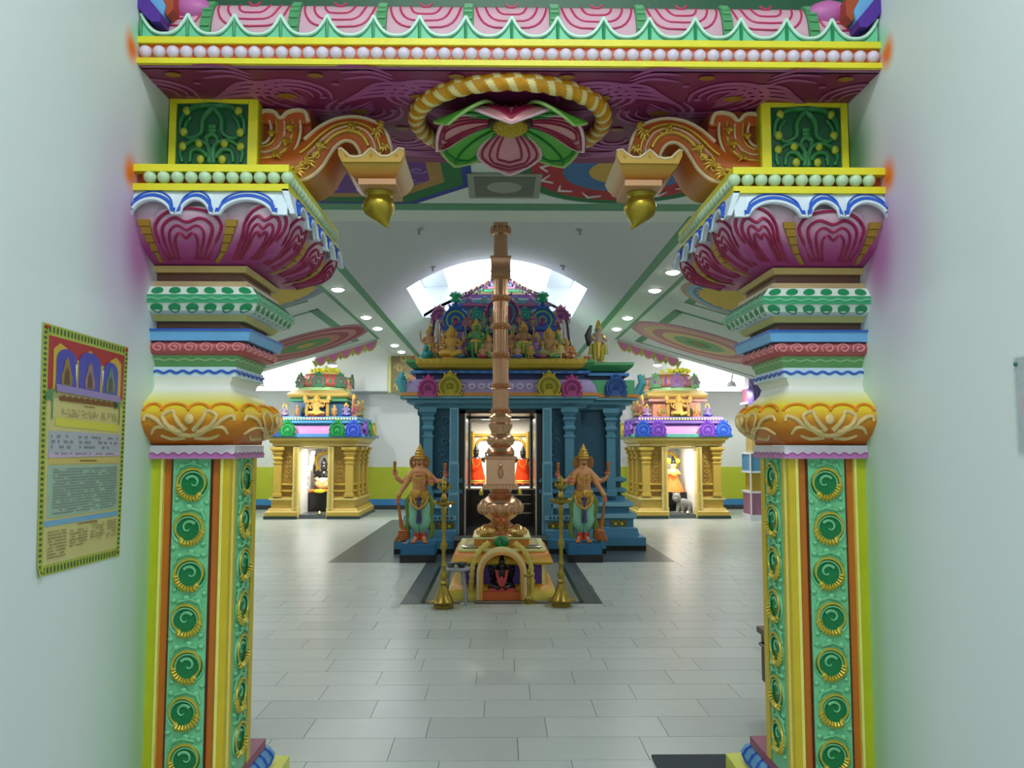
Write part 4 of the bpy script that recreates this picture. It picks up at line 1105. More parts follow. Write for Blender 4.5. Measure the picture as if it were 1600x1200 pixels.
for x in (X0-1.33, X0+1.95):
    b.tube([(x, YF-.15 if x < 0 else YF+.2, 2.2), (x+(.06 if x > 0 else -.06), YF-.2 if x < 0 else YF+.15, 2.34), (x+(.02 if x > 0 else -.02), YF-.2 if x < 0 else YF+.15, 2.46)], [.07, .055, .03], 7, 0)
build(b, 'corner_leaf', mat('aqua_leaf_paint', (80, 168, 180)), sh)
# door way: dark granite portal, sanctum
b = MB()
yg = 12.2
b.box(X0-.60, X0-.49, YF, 14.4, .25, 1.95); b.box(X0+.49, X0+.60, YF, 14.4, .25, 1.95); b.box(X0-.60, X0+.60, YF, 14.4, 1.90, 1.97)
build(b, 'granite_doorway', mat('dark_brown_granite', (44, 36, 34), .2), sh)
for s in (-1, 1): build(MB().box(X0+s*.49-.009, X0+s*.49+.009, YF-.02, YF+.02, .25, 1.90), 'steel_edge', mat('brushed_steel', (200, 196, 190), .25, .9), sh)
yi = 12.9
xi0, xi1, zi0, zi1 = PX(735, 700, yi), PX(828, 700, yi), .80, PZ_(655, yi)
b = MB(); b.box(X0-.49, xi0, yi, yi+.12, .25, 1.9); b.box(xi1, X0+.49, yi, yi+.12, .25, 1.9); b.box(xi0, xi1, yi, yi+.12, zi1, 1.9); b.box(xi0, xi1, yi, yi+.12, .25, zi0)
build(b, 'inner_granite_frame', BLK, sh)
b = MB()
for s, x in ((-1, xi0), (1, xi1)): b.box(x-.009, x+.009, yi-.02, yi-.0, zi0, zi1)
b.box(xi0-.0, xi1+.0, yi-.02, yi, zi1+.0, zi1+.012); b.box(xi0-.05, xi1+.05, yi-.03, yi, zi0-.02, zi0)
for k in range(3): b.box(X0+.1, X0+.46, yi-.12-.1*k, yi-.10-.1*k, .70-.13*k, .715-.13*k)
build(b, 'steel_trim', mat('brushed_steel'), sh)
SW = mat('sanctum_white', (250, 246, 236), .6, var=.01)
b = MB(); b.box(X0-.55, X0+.55, 14.15, 14.2, .7, 2.0); b.box(X0-.55, X0-.5, yi+.12, 14.2, .7, 2.0); b.box(X0+.5, X0+.55, yi+.12, 14.2, .7, 2.0); b.box(X0-.55, X0+.55, yi+.12, 14.2, 1.94, 2.0); b.box(X0-.55, X0+.55, yi+.12, 14.2, .70, zi0-.0)
build(b, 'sanctum_lining', SW, sh)
lp = MB().box(X0-.3, X0+.3, 13.3, 13.4, 1.875, 1.898); build(lp, 'sanctum_lamp', mat('lamp_tube_glow', (255, 250, 235), emit=8), sh)
area('sanctum_light', (X0, 13.35, 1.865), .6, 34, col=(1, .96, .84), sy=.15)
# golden arches behind the deities
b = MB()
for cx in (X0-.26, X0+.26):
    L = [(cx-.14, .80), (cx-.14, 1.35)]+[(cx-.14*cos(pi*i/10), 1.45+.14*sin(pi*i/10)) for i in range(11)]+[(cx+.14, 1.35), (cx+.14, .80)]
    b.tube([(x, 14.08, z) for x, z in L], .022, 7, 0)
for x in (X0-.46, X0, X0+.46): b.tube([(x, 14.1, .8), (x, 14.1, 1.7)], .028, 8, 0)
b.box(X0-.5, X0+.5, 14.08, 14.14, 1.62, 1.66, 0)
build(b, 'gilt_arch', mat('gilt_paint', (214, 176, 70), .3, .4), sh)
def deity(label, loc, h, cloth, group=None, body=(28, 26, 28)):
    t = thing('deity_statue', label, 'statue', loc); t.scale = (1.25, 1, 1)
    b = MB(); k = h
    b.box(-.16*k, .16*k, -.13*k, .13*k, 0, .04*k, 0)
    b.lathe((0, 0, 0), [(.07*k, .62*k), (.10*k, .66*k), (.045*k, .72*k), (.05*k, .74*k)], 12, 0, sy=.7)
    b.sph((0, -.01*k, .785*k), (.055*k, .055*k, .065*k), 12, 8, 0); b.sph((0, -.065*k, .78*k), (.009*k, .012*k, .014*k), 6, 4, 0)
    for s in (-1, 1):
        b.tube([(s*.10*k, 0, .66*k), (s*.16*k, 0, .58*k), (s*.15*k, -.10*k, .62*k)], [.03*k, .026*k, .02*k], 7, 0); b.sph((s*.15*k, -.11*k, .64*k), (.022*k, .015*k, .032*k), 7, 5, 0)
        b.tube([(s*.10*k, .02*k, .67*k), (s*.19*k, .02*k, .64*k), (s*.19*k, 0, .76*k)], [.028*k, .024*k, .018*k], 7, 0); b.sph((s*.19*k, 0, .79*k), (.028*k, .02*k, .03*k), 7, 5, 0)
        b.sph((s*.05*k, -.07*k, .055*k), (.03*k, .06*k, .02*k), 8, 4, 0)
    b.lathe((0, 0, .82*k), [(.058*k, 0), (.062*k, .02*k), (.05*k, .05*k), (.035*k, .10*k), (.02*k, .15*k), (.004*k, .19*k)], 12, 0)
    build(b, 'figure', mat('stone_%d_%d_%d' % body, body, .3), t, local=True, smooth=50)
    b = MB(); n_ = 28; lps = []
    for z, r in ((.04, .15), (.10, .17), (.25, .155), (.40, .13), (.50, .115), (.60, .105), (.665, .10)):
        lps.append([(r*k*(1+.09*sin(7*a+z*9))*cos(a), r*k*.75*(1+.09*sin(7*a+z*9))*sin(a), z*k) for a in [2*pi*j/n_ for j in range(n_)]])
    b.loft(lps); build(b, 'robe', mat('silk_%d_%d_%d' % cloth, cloth, .35), t, local=True, smooth=70)
    b = MB()
    for z, r in ((.10, .18), (.14, .175)): b.tube([(r*k*cos(a), r*k*.78*sin(a), z*k) for a in [2*pi*j/18 for j in range(18)]], .012*k, 6, 0, closed=True)
    b.tube([(-.08*k, -.07*k, .66*k), (-.06*k, -.12*k, .52*k), (0, -.125*k, .46*k), (.06*k, -.12*k, .52*k), (.08*k, -.07*k, .66*k)], .012*k, 6, 0)
    build(b, 'gold_trim', GOL, t, local=True, smooth=60)
    return t
yd = 13.6
deity('black stone deity in a red-orange robe, left of the two inside the blue shrine doorway', (PX(744, 700, yd), yd, .80), .68, (236, 66, 20))
deity('black stone deity in a red-orange robe, right of the two inside the blue shrine doorway', (PX(817, 700, yd), yd, .80), .66, (232, 64, 22))

# ------------------------------------------------------------------ tower of the main shrine
tw = thing('shrine_tower', 'tall pastel sculpted tower crowded with painted figures on the blue shrine', 'tower', (X0, 13.0, 2.66))
YT = 12.15
drum = [(X0-.80, YT), (X0+.80, YT), (X0+.80, 13.9), (X0-.80, 13.9)]
build(MB().sweep(drum, [(.10, 2.66), (.10, 2.74), (0, 2.76), (0, 3.08), (.06, 3.10), (.06, 3.14)], [0, 0, 1, 1, 0]), 'lower_storey', [mat('tower_green', (60, 150, 100)), mat('tower_violet', (126, 84, 160))], tw)
build(MB().sweep(drum, [(.06, 3.14), (.09, 3.16), (.06, 3.24), (-.03, 3.29)]), 'storey_eave', mat('tower_pink', (196, 110, 160)), tw, smooth=60)
dr2 = [(X0-.66, YT+.12), (X0+.66, YT+.12), (X0+.66, 13.75), (X0-.66, 13.75)]
build(MB().sweep(dr2, [(0, 3.28), (0, 3.50), (.06, 3.52), (.06, 3.56)], [0, 1, 1]), 'upper_storey', [mat('tower_sky', (90, 160, 200)), mat('tower_rose', (220, 130, 170))], tw)
# layered pastel roof
cols = [(90, 200, 200), (236, 200, 220), (150, 110, 200), (240, 236, 150), (110, 210, 170), (236, 150, 180), (120, 170, 230), (240, 230, 200)]
z = 3.56
for k in range(8):
    r0 = -.02-.078*k; build(MB().sweep(dr2, [(r0, z), (r0+.03, z+.012), (r0+.02, z+.05), (r0-.05, z+.062)]), 'roof_course', mat('roof_%d' % k, cols[k]), tw, smooth=50); z += .058
b = MB().lathe((X0, 12.95, z), [(.12, 0), (.16, .04), (.10, .08), (.13, .12), (.17, .18), (.10, .25), (.03, .28), (.05, .32), (.005, .42)], 16); build(b, 'finial', GOL, tw, smooth=60)
b = MB()
for s in (-1, 1):
    for q in (-1, 1):
        pts = [(X0+s*(.68-.078*k), YT+.1+.078*k if q < 0 else 13.77-.078*k, 3.60+.058*k) for k in range(9)]; b.tube(pts, .022, 6, 0)
        for p in pts[:8]: b.sph((p[0], p[1], p[2]+.03), .028, 7, 4, 1)
build(b, 'roof_ridge', [mat('ridge_plum', (120, 60, 110)), mat('ridge_gold', (216, 176, 80))], tw)
Q = lambda a, py, d: P(a, py, d)
def kd(a, py, d, r, c1, c2, face=None, crown=True): p = Q(a, py, d); return kudu(tw, p.x, d, p.z, r, c1, c2, face=face, crown=crown)
kd(712, 500, 12.02, .185, (50, 110, 200), (150, 200, 110), (160, 60, 130)); kd(848, 500, 12.02, .185, (50, 110, 200), (150, 200, 110), (160, 60, 130))
kd(785, 490, 12.04, .25, (150, 70, 130), (60, 160, 190), (200, 150, 90))
kd(745, 492, 12.00, .085, (40, 150, 150), (110, 200, 190)); kd(820, 492, 12.00, .085, (40, 150, 150), (110, 200, 190))
kd(687, 495, 12.3, .13, (206, 120, 160), (120, 80, 170)); kd(876, 495, 12.3, .13, (206, 120, 160), (120, 80, 170))
for a in (712, 848):
    p = Q(a, 470, 12.0); b = MB()
    b.lathe((p.x, 12.0, p.z-.02), [(.05, 0), (.08, .03), (.05, .07), (.09, .11), (.03, .15)], 8)
    for i in range(5): b.tube([(p.x, 12.0, p.z+.06), (p.x+.09*cos(pi*i/4), 12.0, p.z+.08+.06*sin(pi*i/4))], [.03, .012], 6)
    build(b, 'leaf_finial', mat('finial_green', (60, 190, 140)), tw)
    p = Q(a, 526, 11.95); b = MB().sweep([(p.x-.16, 11.88), (p.x+.16, 11.88), (p.x+.16, 12.1), (p.x-.16, 12.1)], [(0, 2.84), (.0, 2.95), (.06, 2.97), (.06, 3.02), (-.02, 3.04), (-.02, 3.09), (.05, 3.11)]); build(b, 'violet_niche', mat('violet_niche_paint', (150, 124, 200)), tw)
b = MB()
for i in range(30):
    x = X0-.78+i*.054; b.box(x-.012, x+.012, YT-.13, YT-.08, 2.76, 2.88)
b.box(X0-.80, X0+.80, YT-.135, YT-.085, 2.88, 2.91)
build(b, 'balustrade', mat('balustrade_mint', (140, 190, 130)), tw, smooth=0)
GD = ((196, 150, 70), (206, 160, 60)); CO = ((196, 124, 86), (150, 90, 60)); GR_ = ((90, 150, 90), (60, 140, 80)); 
specs = [(672, 558, 11.9, .52, ((190, 140, 100), (200, 140, 70)), False, 4), (694, 563, 11.62, .36, ((186, 120, 80), (180, 110, 60)), False, 2), (705, 563, 11.50, .52, GD, True, 4), (744, 563, 11.52, .55, GR_, False, 4), (728, 563, 11.6, .34, ((150, 110, 170), (110, 90, 160)), False, 2),
         (762, 563, 11.55, .40, ((206, 160, 120), (90, 160, 110)), True, 2), (800, 563, 11.55, .38, ((180, 120, 100), (160, 90, 120)), False, 2), (818, 563, 11.52, .52, ((170, 120, 90), (120, 180, 90)), False, 4), (838, 563, 11.55, .42, ((150, 120, 180), (130, 100, 190)), True, 2),
         (858, 563, 11.52, .50, ((180, 140, 90), (150, 150, 80)), True, 4), (872, 563, 11.6, .42, ((120, 160, 100), (200, 190, 130)), False, 2), (884, 563, 11.7, .36, CO, True, 2), (895, 565, 11.9, .26, CO, True, 2)]
for a, py, d, h, (c1, c2), se, ar in specs:
    p = Q(a, py, d); place_mini(tw, p.x, d, 2.665, h, (c1, c2), se, ar, wide=1.1)
for a, d, h, c1, c2 in ((735, 12.02, .30, (200, 130, 120), (140, 80, 160)), (756, 12.0, .26, (110, 170, 150), (60, 150, 180)), (812, 12.0, .28, (190, 110, 150), (120, 70, 160)), (832, 12.02, .30, (200, 140, 110), (50, 120, 170)), (770, 12.0, .28, (206, 150, 150), (170, 90, 150)), (868, 12.05, .28, (206, 140, 160), (150, 80, 150)), (694, 12.05, .28, (206, 140, 160), (120, 70, 150))):
    p = Q(a, 530, d); place_mini(tw, p.x, d, 3.13, h, (c1, c2), False, 2, halo=False, wide=1.2)
for a, py, d, r, c1, c2 in ((728, 505, 12.0, .06, (206, 90, 150), (120, 180, 160)), (768, 515, 11.98, .06, (80, 170, 140), (220, 150, 170)), (803, 515, 11.98, .06, (80, 170, 140), (220, 150, 170)), (834, 505, 12.0, .06, (206, 90, 150), (120, 180, 160)),
                            (733, 474, 12.25, .06, (150, 110, 200), (236, 190, 210)), (757, 470, 12.25, .05, (90, 190, 200), (236, 210, 150)), (806, 470, 12.25, .05, (90, 190, 200), (236, 210, 150)), (829, 474, 12.25, .06, (150, 110, 200), (236, 190, 210))): kd(a, py, d, r, c1, c2)
for a, py, d, h, c1, c2 in ((683, 563, 11.75, .24, (206, 150, 110), (120, 150, 90)), (718, 563, 11.45, .22, (180, 130, 160), (70, 130, 150)), (754, 563, 11.42, .22, (200, 150, 110), (180, 70, 90)), (809, 563, 11.42, .22, (190, 150, 120), (90, 110, 170)), (829, 563, 11.42, .24, (200, 140, 100), (170, 150, 60)), (848, 563, 11.42, .20, (150, 170, 150), (150, 80, 120)), (866, 563, 11.45, .22, (200, 150, 120), (90, 150, 110)),
                           (672, 545, 12.3, .40, (200, 150, 120), (170, 110, 130)), (890, 545, 12.3, .40, (200, 150, 120), (100, 150, 140))):
    p = P(a, py, d); place_mini(tw, p.x, d, 2.665, h, (c1, c2), h < .23, 2, halo=False, wide=1.15)
for s, a in ((-1, 684), (1, 880)):
    p = Q(a, 500, 11.95); b = MB(); b.tube([(p.x, 11.95, p.z), (p.x+s*.02, 11.9, p.z-.2), (p.x+s*.0, 11.9, p.z-.45)], [.02, .035, .03], 7, 0); b.tube([(p.x+s*.05, 11.95, p.z), (p.x+s*.07, 11.9, p.z-.2), (p.x+s*.10, 11.9, p.z-.4)], [.015, .025, .02], 7, 1)
    build(b, 'hanging_scarf', [mat('scarf_white', (214, 206, 206)), mat('scarf_dark', (70, 50, 80))], tw)
tq = thing('rooftop_statue', 'standing painted figure alone on the right green ledge of the blue shrine', 'statue', (PX(935, 560, 11.9), 11.9, 2.64))
b = mini(.62, False, 2, False, .9, rnd=3); build(b, 'figure', st_mats((176, 150, 130), (170, 160, 60)), tq, local=True, smooth=50)
b = MB().tube([(-.10, .03, .55), (-.15, .04, .4), (-.13, .04, .25)], [.02, .05, .03], 7); build(b, 'dark_quiver', mat('charcoal_paint', (40, 40, 46)), tq, local=True)
tq2 = thing('rooftop_bird', 'small turquoise bird on the left green ledge of the blue shrine', 'statue', (PX(667, 573, 11.6), 11.6, 2.64))
b = MB().sph((0, 0, .08), (.09, .12, .08), 12, 7).sph((.0, -.1, .17), (.04, .05, .045), 9, 6); b.tube([(0, -.05, .1), (0, -.1, .17)], .03, 7); b.tube([(0, .08, .09), (.02, .22, .02)], [.05, .02], 6); b.tube([(0, -.14, .165), (0, -.18, .155)], [.015, .003], 5); b.box(-.05, .05, -.06, .06, -.0, .02)
build(b, 'bird_body', mat('turquoise_paint', (40, 140, 150)), tq2, local=True, smooth=60)

# ================================================================== DOOR GUARDIANS
def guardian(cx, d, s, label):
    """s=+1: mace on the viewer's left"""
    zb = .225; t = thing('guardian_statue', label, 'statue', (cx, d, zb))
    K = 1/784.
    def J(px_, py_, y, r): return (s*(px_-337)*K, y, (1097-py_)*K, r*(1.22 if r < .05 else 1))
    b = MB()
    j = {'pel': J(337, 640, 0, .085), 'waist': J(337, 565, -.01, .092), 'chest': J(338, 465, -.01, .112), 'neckb': J(337, 392, 0, .066), 'neck': J(336, 352, -.01, .036), 'head': J(335, 300, -.02, .052), 'headt': J(335, 245, -.01, .045),
         'ls': J(268, 400, 0, .045), 'le': J(212, 500, .0, .034), 'lw': J(150, 600, -.06, .024), 'lh': J(128, 648, -.08, .022),
         'l2s': J(272, 395, .05, .036), 'l2e': J(160, 505, .05, .03), 'l2w': J(105, 460, .0, .022), 'l2h': J(88, 425, -.02, .022),
         'rs': J(410, 400, 0, .045), 're': J(445, 500, -.03, .034), 'rw': J(462, 520, -.13, .026), 'rh': J(466, 500, -.17, .024),
         'r2s': J(405, 395, .05, .036), 'r2e': J(500, 500, .05, .03), 'r2w': J(575, 485, .0, .022), 'r2h': J(590, 440, -.02, .022),
         'lhp': J(300, 700, 0, .066), 'lk': J(290, 870, -.02, .048), 'la': J(312, 1030, .0, .026), 'lf': J(285, 1080, -.07, .022),
         'rhp': J(375, 700, 0, .066), 'rk': J(390, 870, -.02, .048), 'ra': J(375, 1030, .0, .026), 'rf': J(400, 1080, -.07, .022)}
    ed = [('pel', 'waist'), ('waist', 'chest'), ('chest', 'neckb'), ('neckb', 'neck'), ('neck', 'head'), ('head', 'headt'), ('neckb', 'ls'), ('ls', 'le'), ('le', 'lw'), ('lw', 'lh'), ('neckb', 'rs'), ('rs', 're'), ('re', 'rw'), ('rw', 'rh'),
          ('chest', 'l2s'), ('l2s', 'l2e'), ('l2e', 'l2w'), ('l2w', 'l2h'), ('chest', 'r2s'), ('r2s', 'r2e'), ('r2e', 'r2w'), ('r2w', 'r2h'), ('pel', 'lhp'), ('lhp', 'lk'), ('lk', 'la'), ('la', 'lf'), ('pel', 'rhp'), ('rhp', 'rk'), ('rk', 'ra'), ('ra', 'rf')]
    me = skin(j, ed, 1); me.materials.clear(); me.materials.append(mat('guardian_skin', (218, 152, 104)))
    body = link('body', me, t)
    v = lambda k: Vector(j[k][:3])
    # hands: five fingers each
    b = MB()
    for h, up, dn in (('lh', Vector((0, -.2, -1)), 0), ('l2h', Vector((0, 0, 1)), 0), ('rh', Vector((0, 0, 1)), 0), ('r2h', Vector((0, 0, 1)), 0)):
        c = v(h); up = up.normalized(); b.sph(c+up*.015, (.026, .014, .026), 8, 5, 0)
        for i, (dx, l) in enumerate(((-.018, .034), (-.006, .042), (.006, .040), (.018, .030))):
            a = c+up*.03+Vector((dx, 0, 0)); b.tube([a, a+up*l*.6+Vector((dx*.2, -.004, 0)), a+up*l+Vector((dx*.2, -.014, 0))], [.0062, .0055, .004], 5, 0)
        a = c+Vector((.022*s, 0, 0)); b.tube([a, a+up*.02+Vector((.018*s, -.004, 0)), a+up*.036+Vector((.018*s, -.01, 0))], [.007, .006, .005], 5, 0)
    build(b, 'hands', mat('palm_pink_paint', (214, 120, 100)), t, local=True, smooth=70)
    # face
    b = MB(); hc = v('head'); 
    for q in (-1, 1):
        b.sph(hc+Vector((q*.020, -.047, .010)), (.011, .006, .007), 8, 5, 0); b.sph(hc+Vector((q*.020, -.053, .010)), (.005, .003, .005), 6, 4, 1)
        b.tube([hc+Vector((q*.006, -.052, .022)), hc+Vector((q*.022, -.052, .028)), hc+Vector((q*.036, -.044, .022))], .003, 5, 1)
        b.tube([hc+Vector((0, -.058, -.024)), hc+Vector((q*.018, -.056, -.028)), hc+Vector((q*.034, -.046, -.018))], [.005, .005, .002], 5, 1)
    b.sph(hc+Vector((0, -.056, -.006)), (.010, .014, .016), 8, 5, 2); b.sph(hc+Vector((0, -.05, -.036)), (.014, .006, .005), 8, 4, 3)
    build(b, 'face', [mat('eye_white', (236, 230, 220)), mat('moustache_black', (36, 24, 20)), mat('guardian_skin'), mat('lip_red', (160, 50, 40))], t, local=True, smooth=60)
    # crown, ear rings / hair halo
    b = MB(); cz = hc.z+.035
    b.lathe((hc.x, -.01, cz), [(.066, 0), (.074, .012), (.064, .03), (.072, .045), (.060, .06), (.064, .08), (.046, .10), (.052, .115), (.030, .14), (.022, .16), (.012, .18), (.004, .20)], 16, 0)
    for q in (-1, 0, 1): b.sph((hc.x+q*.045, -.06+abs(q)*.025, cz+.04), (.014, .010, .026), 7, 5, 0)
    build(b, 'crown', mat('aged_gold_paint', (206, 160, 66), .35, .25), t, local=True, smooth=40)
    b = MB()
    for q in (-1, 1):
        for r in (.062, .042, .022): b.tube([(hc.x+q*.075+r*.75*cos(a), .0, hc.z-.005+r*1.2*sin(a)) for a in [2*pi*i/14 for i in range(14)]], .011, 6, 0, closed=True)
    build(b, 'ear_ornament', mat('bronze_paint', (176, 116, 58), .35, .3), t, local=True, smooth=60)
    # jewellery
    b = MB(); ch = v('chest')
    for w_, zl in ((.075, .0), (.085, -.045), (.06, .03)):
        b.tube([(ch.x+w_*cos(a), -.122-.025*sin(-a), ch.z+.05+zl+(.05+abs(zl))*sin(a)) for a in [-pi*i/10 for i in range(11)]], .008, 6, 0)
    b.box(ch.x-.010, ch.x+.010, -.155, -.12, ch.z-.06, ch.z+.02)
    for a_, c_, r in (('ls', 'le', .045), ('rs', 're', .045), ('lw', 'lh', .03), ('rw', 'rh', .032)):
        p = v(a_).lerp(v(c_), .5); dr = (v(c_)-v(a_)).normalized(); b.tube([p-dr*.018, p+dr*.018], r, 10, 0)
    for k_ in ('la', 'ra'): b.lathe(tuple(v(k_)-Vector((0, 0, .02))), [(.034, 0), (.038, .015), (.034, .03)], 10)
    pw = v('waist'); b.lathe((pw.x, 0, pw.z-.10), [(.115, -.02), (.13, .01), (.118, .035), (.128, .06), (.108, .085)], 16, 0, sy=.95)
    b.sph((pw.x, -.125, pw.z-.06), (.028, .02, .026), 8, 6, 0)
    for k in range(3): b.tube([(pw.x+(.09-.02*k)*cos(a), -.115-.01*sin(-a), pw.z-.10+(.06+.035*k)*sin(a)) for a in [-pi*i/10 for i in range(11)]], .007, 6, 0)
    build(b, 'jewellery', mat('aged_gold_paint'), t, local=True, smooth=60)
    # trousers of mint cloth, sash, skirt
    b = MB()
    for q, hp, kn in ((-1, 'lhp', 'lk'), (1, 'rhp', 'rk')):
        h_, k_, a_ = v(hp), v(kn), v('la' if q < 0 else 'ra')
        n_ = 14; lp = []
        for f, rr in ((-.25, .082), (0, .094), (.35, .090), (.7, .074), (1.0, .076), (1.35, .070), (1.75, .042)):
            c = h_.lerp(k_, f) if f <= 1 else k_.lerp(a_, f-1)
            lp.append([(c.x+rr*cos(a)*(1+.04*sin(6*a+f*8)), c.y+rr*.95*sin(a)*(1+.04*sin(6*a+f*8)), c.z) for a in [2*pi*i/n_ for i in range(n_)]])
        b.loft(lp)
    build(b, 'trousers', mat('mint_cloth_paint', (140, 206, 176)), t, local=True, smooth=70)
    b = MB()
    for k, q in enumerate((-1, 1)):
        b.tube(bez([(q*.10, .0, pw.z-.08), (q*.15, .0, pw.z-.2), (q*.13, .01, pw.z-.36), (q*.16, .01, pw.z-.52), (q*.13, .0, .05)], 3), [.035, .045, .05, .045, .04, .045, .04, .035, .04, .04, .035, .03, .02], 7, 0)
        b.tube(bez([(q*.11, -.06, pw.z-.09), (q*.08, -.11, pw.z-.19), (0, -.12, pw.z-.25)], 4), [.02]*9, 6, 1)
    b.tube([(0, -.11, pw.z-.1), (0, -.115, pw.z-.28), (0, -.10, pw.z-.42)], [.026, .02, .034], 7, 2)
    build(b, 'sash', [mat('olive_sash_paint', (120, 140, 60)), mat('aged_gold_paint'), mat('indigo_cloth', (74, 52, 120))], t, local=True, smooth=60)
    b = MB()
    for k in ('lf', 'rf'):
        p = v(k)
        for i in range(5): b.sph((p.x+(i-2)*.012, p.y-.03, .012), (.007, .014, .009), 6, 4, 0)
        b.sph((p.x, p.y+.02, .02), (.032, .05, .018), 8, 5, 0)
        a = v('la' if k == 'lf' else 'ra'); b.lathe((a.x, a.y, 0), [(.05, .03), (.045, .08), (.036, .12)], 10, 1)
    build(b, 'feet', [mat('ochre_feet', (214, 130, 60)), mat('scarlet_hem', (196, 60, 40))], t, local=True, smooth=60)
    # held things: part of the sculpture
    b = MB(); m0 = v('lh')
    b.tube([m0+Vector((0, 0, .01)), Vector((m0.x+s*.025, -.08, m0.z-.20)), Vector((m0.x+s*.05, -.06, m0.z-.38))], [.014, .018, .03], 8, 0)
    c = Vector((m0.x+s*.07, -.06, .10)); b.sph(c, (.07, .06, .09), 12, 8, 0)
    for i in range(5): b.tube([(c.x+(.072-.004*abs(i-2))*cos(a), c.y+.062*sin(a), c.z-.05+.025*i) for a in [2*pi*k/12 for k in range(12)]], .008, 6, 0, closed=True)
    b.tube([c+Vector((-s*.06, 0, -.03)), c+Vector((-s*.09, 0, -.06)), c+Vector((-s*.06, 0, -.1))], [.03, .02, .01], 7, 0)
    build(b, 'mace', mat('rust_gold_paint', (180, 104, 46)), t, local=True, smooth=60)
    for nm, k in (('held_emblem', 'l2h'), ('held_emblem', 'r2h')):
        p = v(k); b = MB(); b.lathe((p.x, p.y, p.z+.03), [(.012, 0), (.016, .04), (.013, .06), (.020, .07), (.021, .13), (.012, .14)], 10)
        build(b, nm, mat('rust_gold_paint'), t, local=True)
    return t
for cx_, s, lab, plab in ((655, 1, 'painted four-armed guardian statue with mace, left of the blue shrine doorway', 'blue plinth under the left guardian statue'), (912, -1, 'painted four-armed moustached guardian with mace, right of the blue shrine doorway', 'blue plinth under the right guardian statue')):
    d = 10.68; x = PX(cx_, 855, d)
    pt = thing('statue_plinth', plab, 'plinth', (x, d, 0))
    w = .21
    build(MB().box(-w-.01, w+.01, -.22, .2, 0, .095), 'plinth_foot', BLK, pt, local=True)
    build(MB().box(-w, w, -.21, .19, .095, .225), 'plinth_block', mat('plinth_blue', (34, 104, 150)), pt, local=True)
    guardian(x, d, s, lab)
# ================================================================== FLAG POLE ALTAR
AX = P(784, 900, 8.0).x
al = thing('flagpole_altar', 'yellow stepped altar with arched niche in front of the blue shrine', 'altar', (AX, 8.3, 0))
OY = grad('altar_lower_yellow', .0, .12, [(0, (222, 212, 90)), (.6, (226, 200, 70)), (1, (222, 150, 40))])
OY2 = grad('altar_upper_yellow', .30, .42, [(0, (226, 214, 90)), (.5, (222, 170, 50)), (1, (214, 130, 36))])
cr = [(AX-.36, 7.98), (AX+.36, 7.98), (AX+.36, 9.1), (AX-.36, 9.1)]
def ap(w0, w1, y0, y1): return [(AX-w0, y0), (AX+w1, y0), (AX+w1, y1), (AX-w0, y1)]
build(MB().sweep(ap(.42, .42, 8.0, 8.98), [(.10, 0.005), (.10, .04), (.09, .06), (.05, .12), (.02, .135)]), 'lower_moulding', OY, al, smooth=50)
build(MB().sweep(ap(.40, .40, 8.02, 8.96), [(0, .13), (0, .33)]), 'violet_recess', mat('altar_violet', (100, 52, 158)), al)
b = MB()
for x in (AX-.41, AX+.38): 
    for y in (8.0, 8.93): b.box(x, x+.03, y, y+.05, .13, .33)
build(b, 'recess_corner', mat('cream_yellow', (236, 226, 150)), al)
build(MB().sweep(ap(.42, .42, 8.0, 8.98), [(.04, .32), (.065, .345), (.04, .41), (-.01, .445)]), 'upper_moulding', OY2, al, smooth=50)
b = MB(); L = [(AX-.42, 8.0), (AX+.42, 8.0), (AX+.42, 8.98), (AX-.42, 8.98)]
b.sweep(L, [(-.0, .44), (-.0, .46), (-.05, .46), (-.05, .449)], 0)
build(b, 'altar_rim', mat('altar_rim_paint', (226, 226, 150)), al)
build(MB().box(AX-.37, AX+.37, 8.05, 8.93, .44, .452), 'altar_top', mat('olive_cream_top', (176, 170, 90)), al)
b = MB().box(AX-.27, AX+.27, 8.25, 8.95, .45, .53, 0); b.box(AX-.285, AX+.285, 8.24, 8.96, .53, .55, 1)
build(b, 'upper_step', [OY2, mat('altar_rim_paint')], al)
# trays of offerings on the altar
for s, l in ((-1, 'left'), (1, 'right')):
    tt = tag(build(MB().lathe((AX+s*.31, 8.16, .455), [(.06, 0), (.085, .008), (.09, .02), (.085, .02), (.055, .01)], 20), 'offering_tray', mat('bright_steel', (220, 220, 226), .2, .9)), 'shiny steel tray on the %s front corner of the yellow altar' % l, 'tray')
    # golden lotus bud at the foot
    g = MB().lathe((AX+s*.155, 8.30, .552), [(.05, 0), (.085, .02), (.09, .05), (.07, .085), (.03, .11), (.01, .12)], 16)
    for i in range(8): a = i*pi/4; g.sph((AX+s*.155+.07*cos(a), 8.30+.07*sin(a), .60), (.03, .03, .04), 8, 5)
    tag(build(g, 'brass_lotus', mat('polished_rose_gold', (236, 186, 120), .15, .9), smooth=60), 'polished rose-gold lotus bowl at the %s foot of the copper flagpole' % l, 'bowl')
g = MB()
for i in range(34):
    a = i*2.4; r = .07*sqrt(i/34); c = (AX+r*cos(a), 8.12+r*.7*sin(a), .50+.05*(1-i/34)); g.sph(c, (.022, .018, .028), 6, 4, i % 2)
g.lathe((AX, 8.12, .46), [(.05, 0), (.06, .03), (.03, .06)], 10, 0)
tag(build(g, 'leaf_garland', [mat('glossy_green_leaf', (10, 140, 70), .3), mat('deep_leaf', (6, 100, 50), .3)]), 'bunch of glossy green leaves above the altar niche', 'leaves')
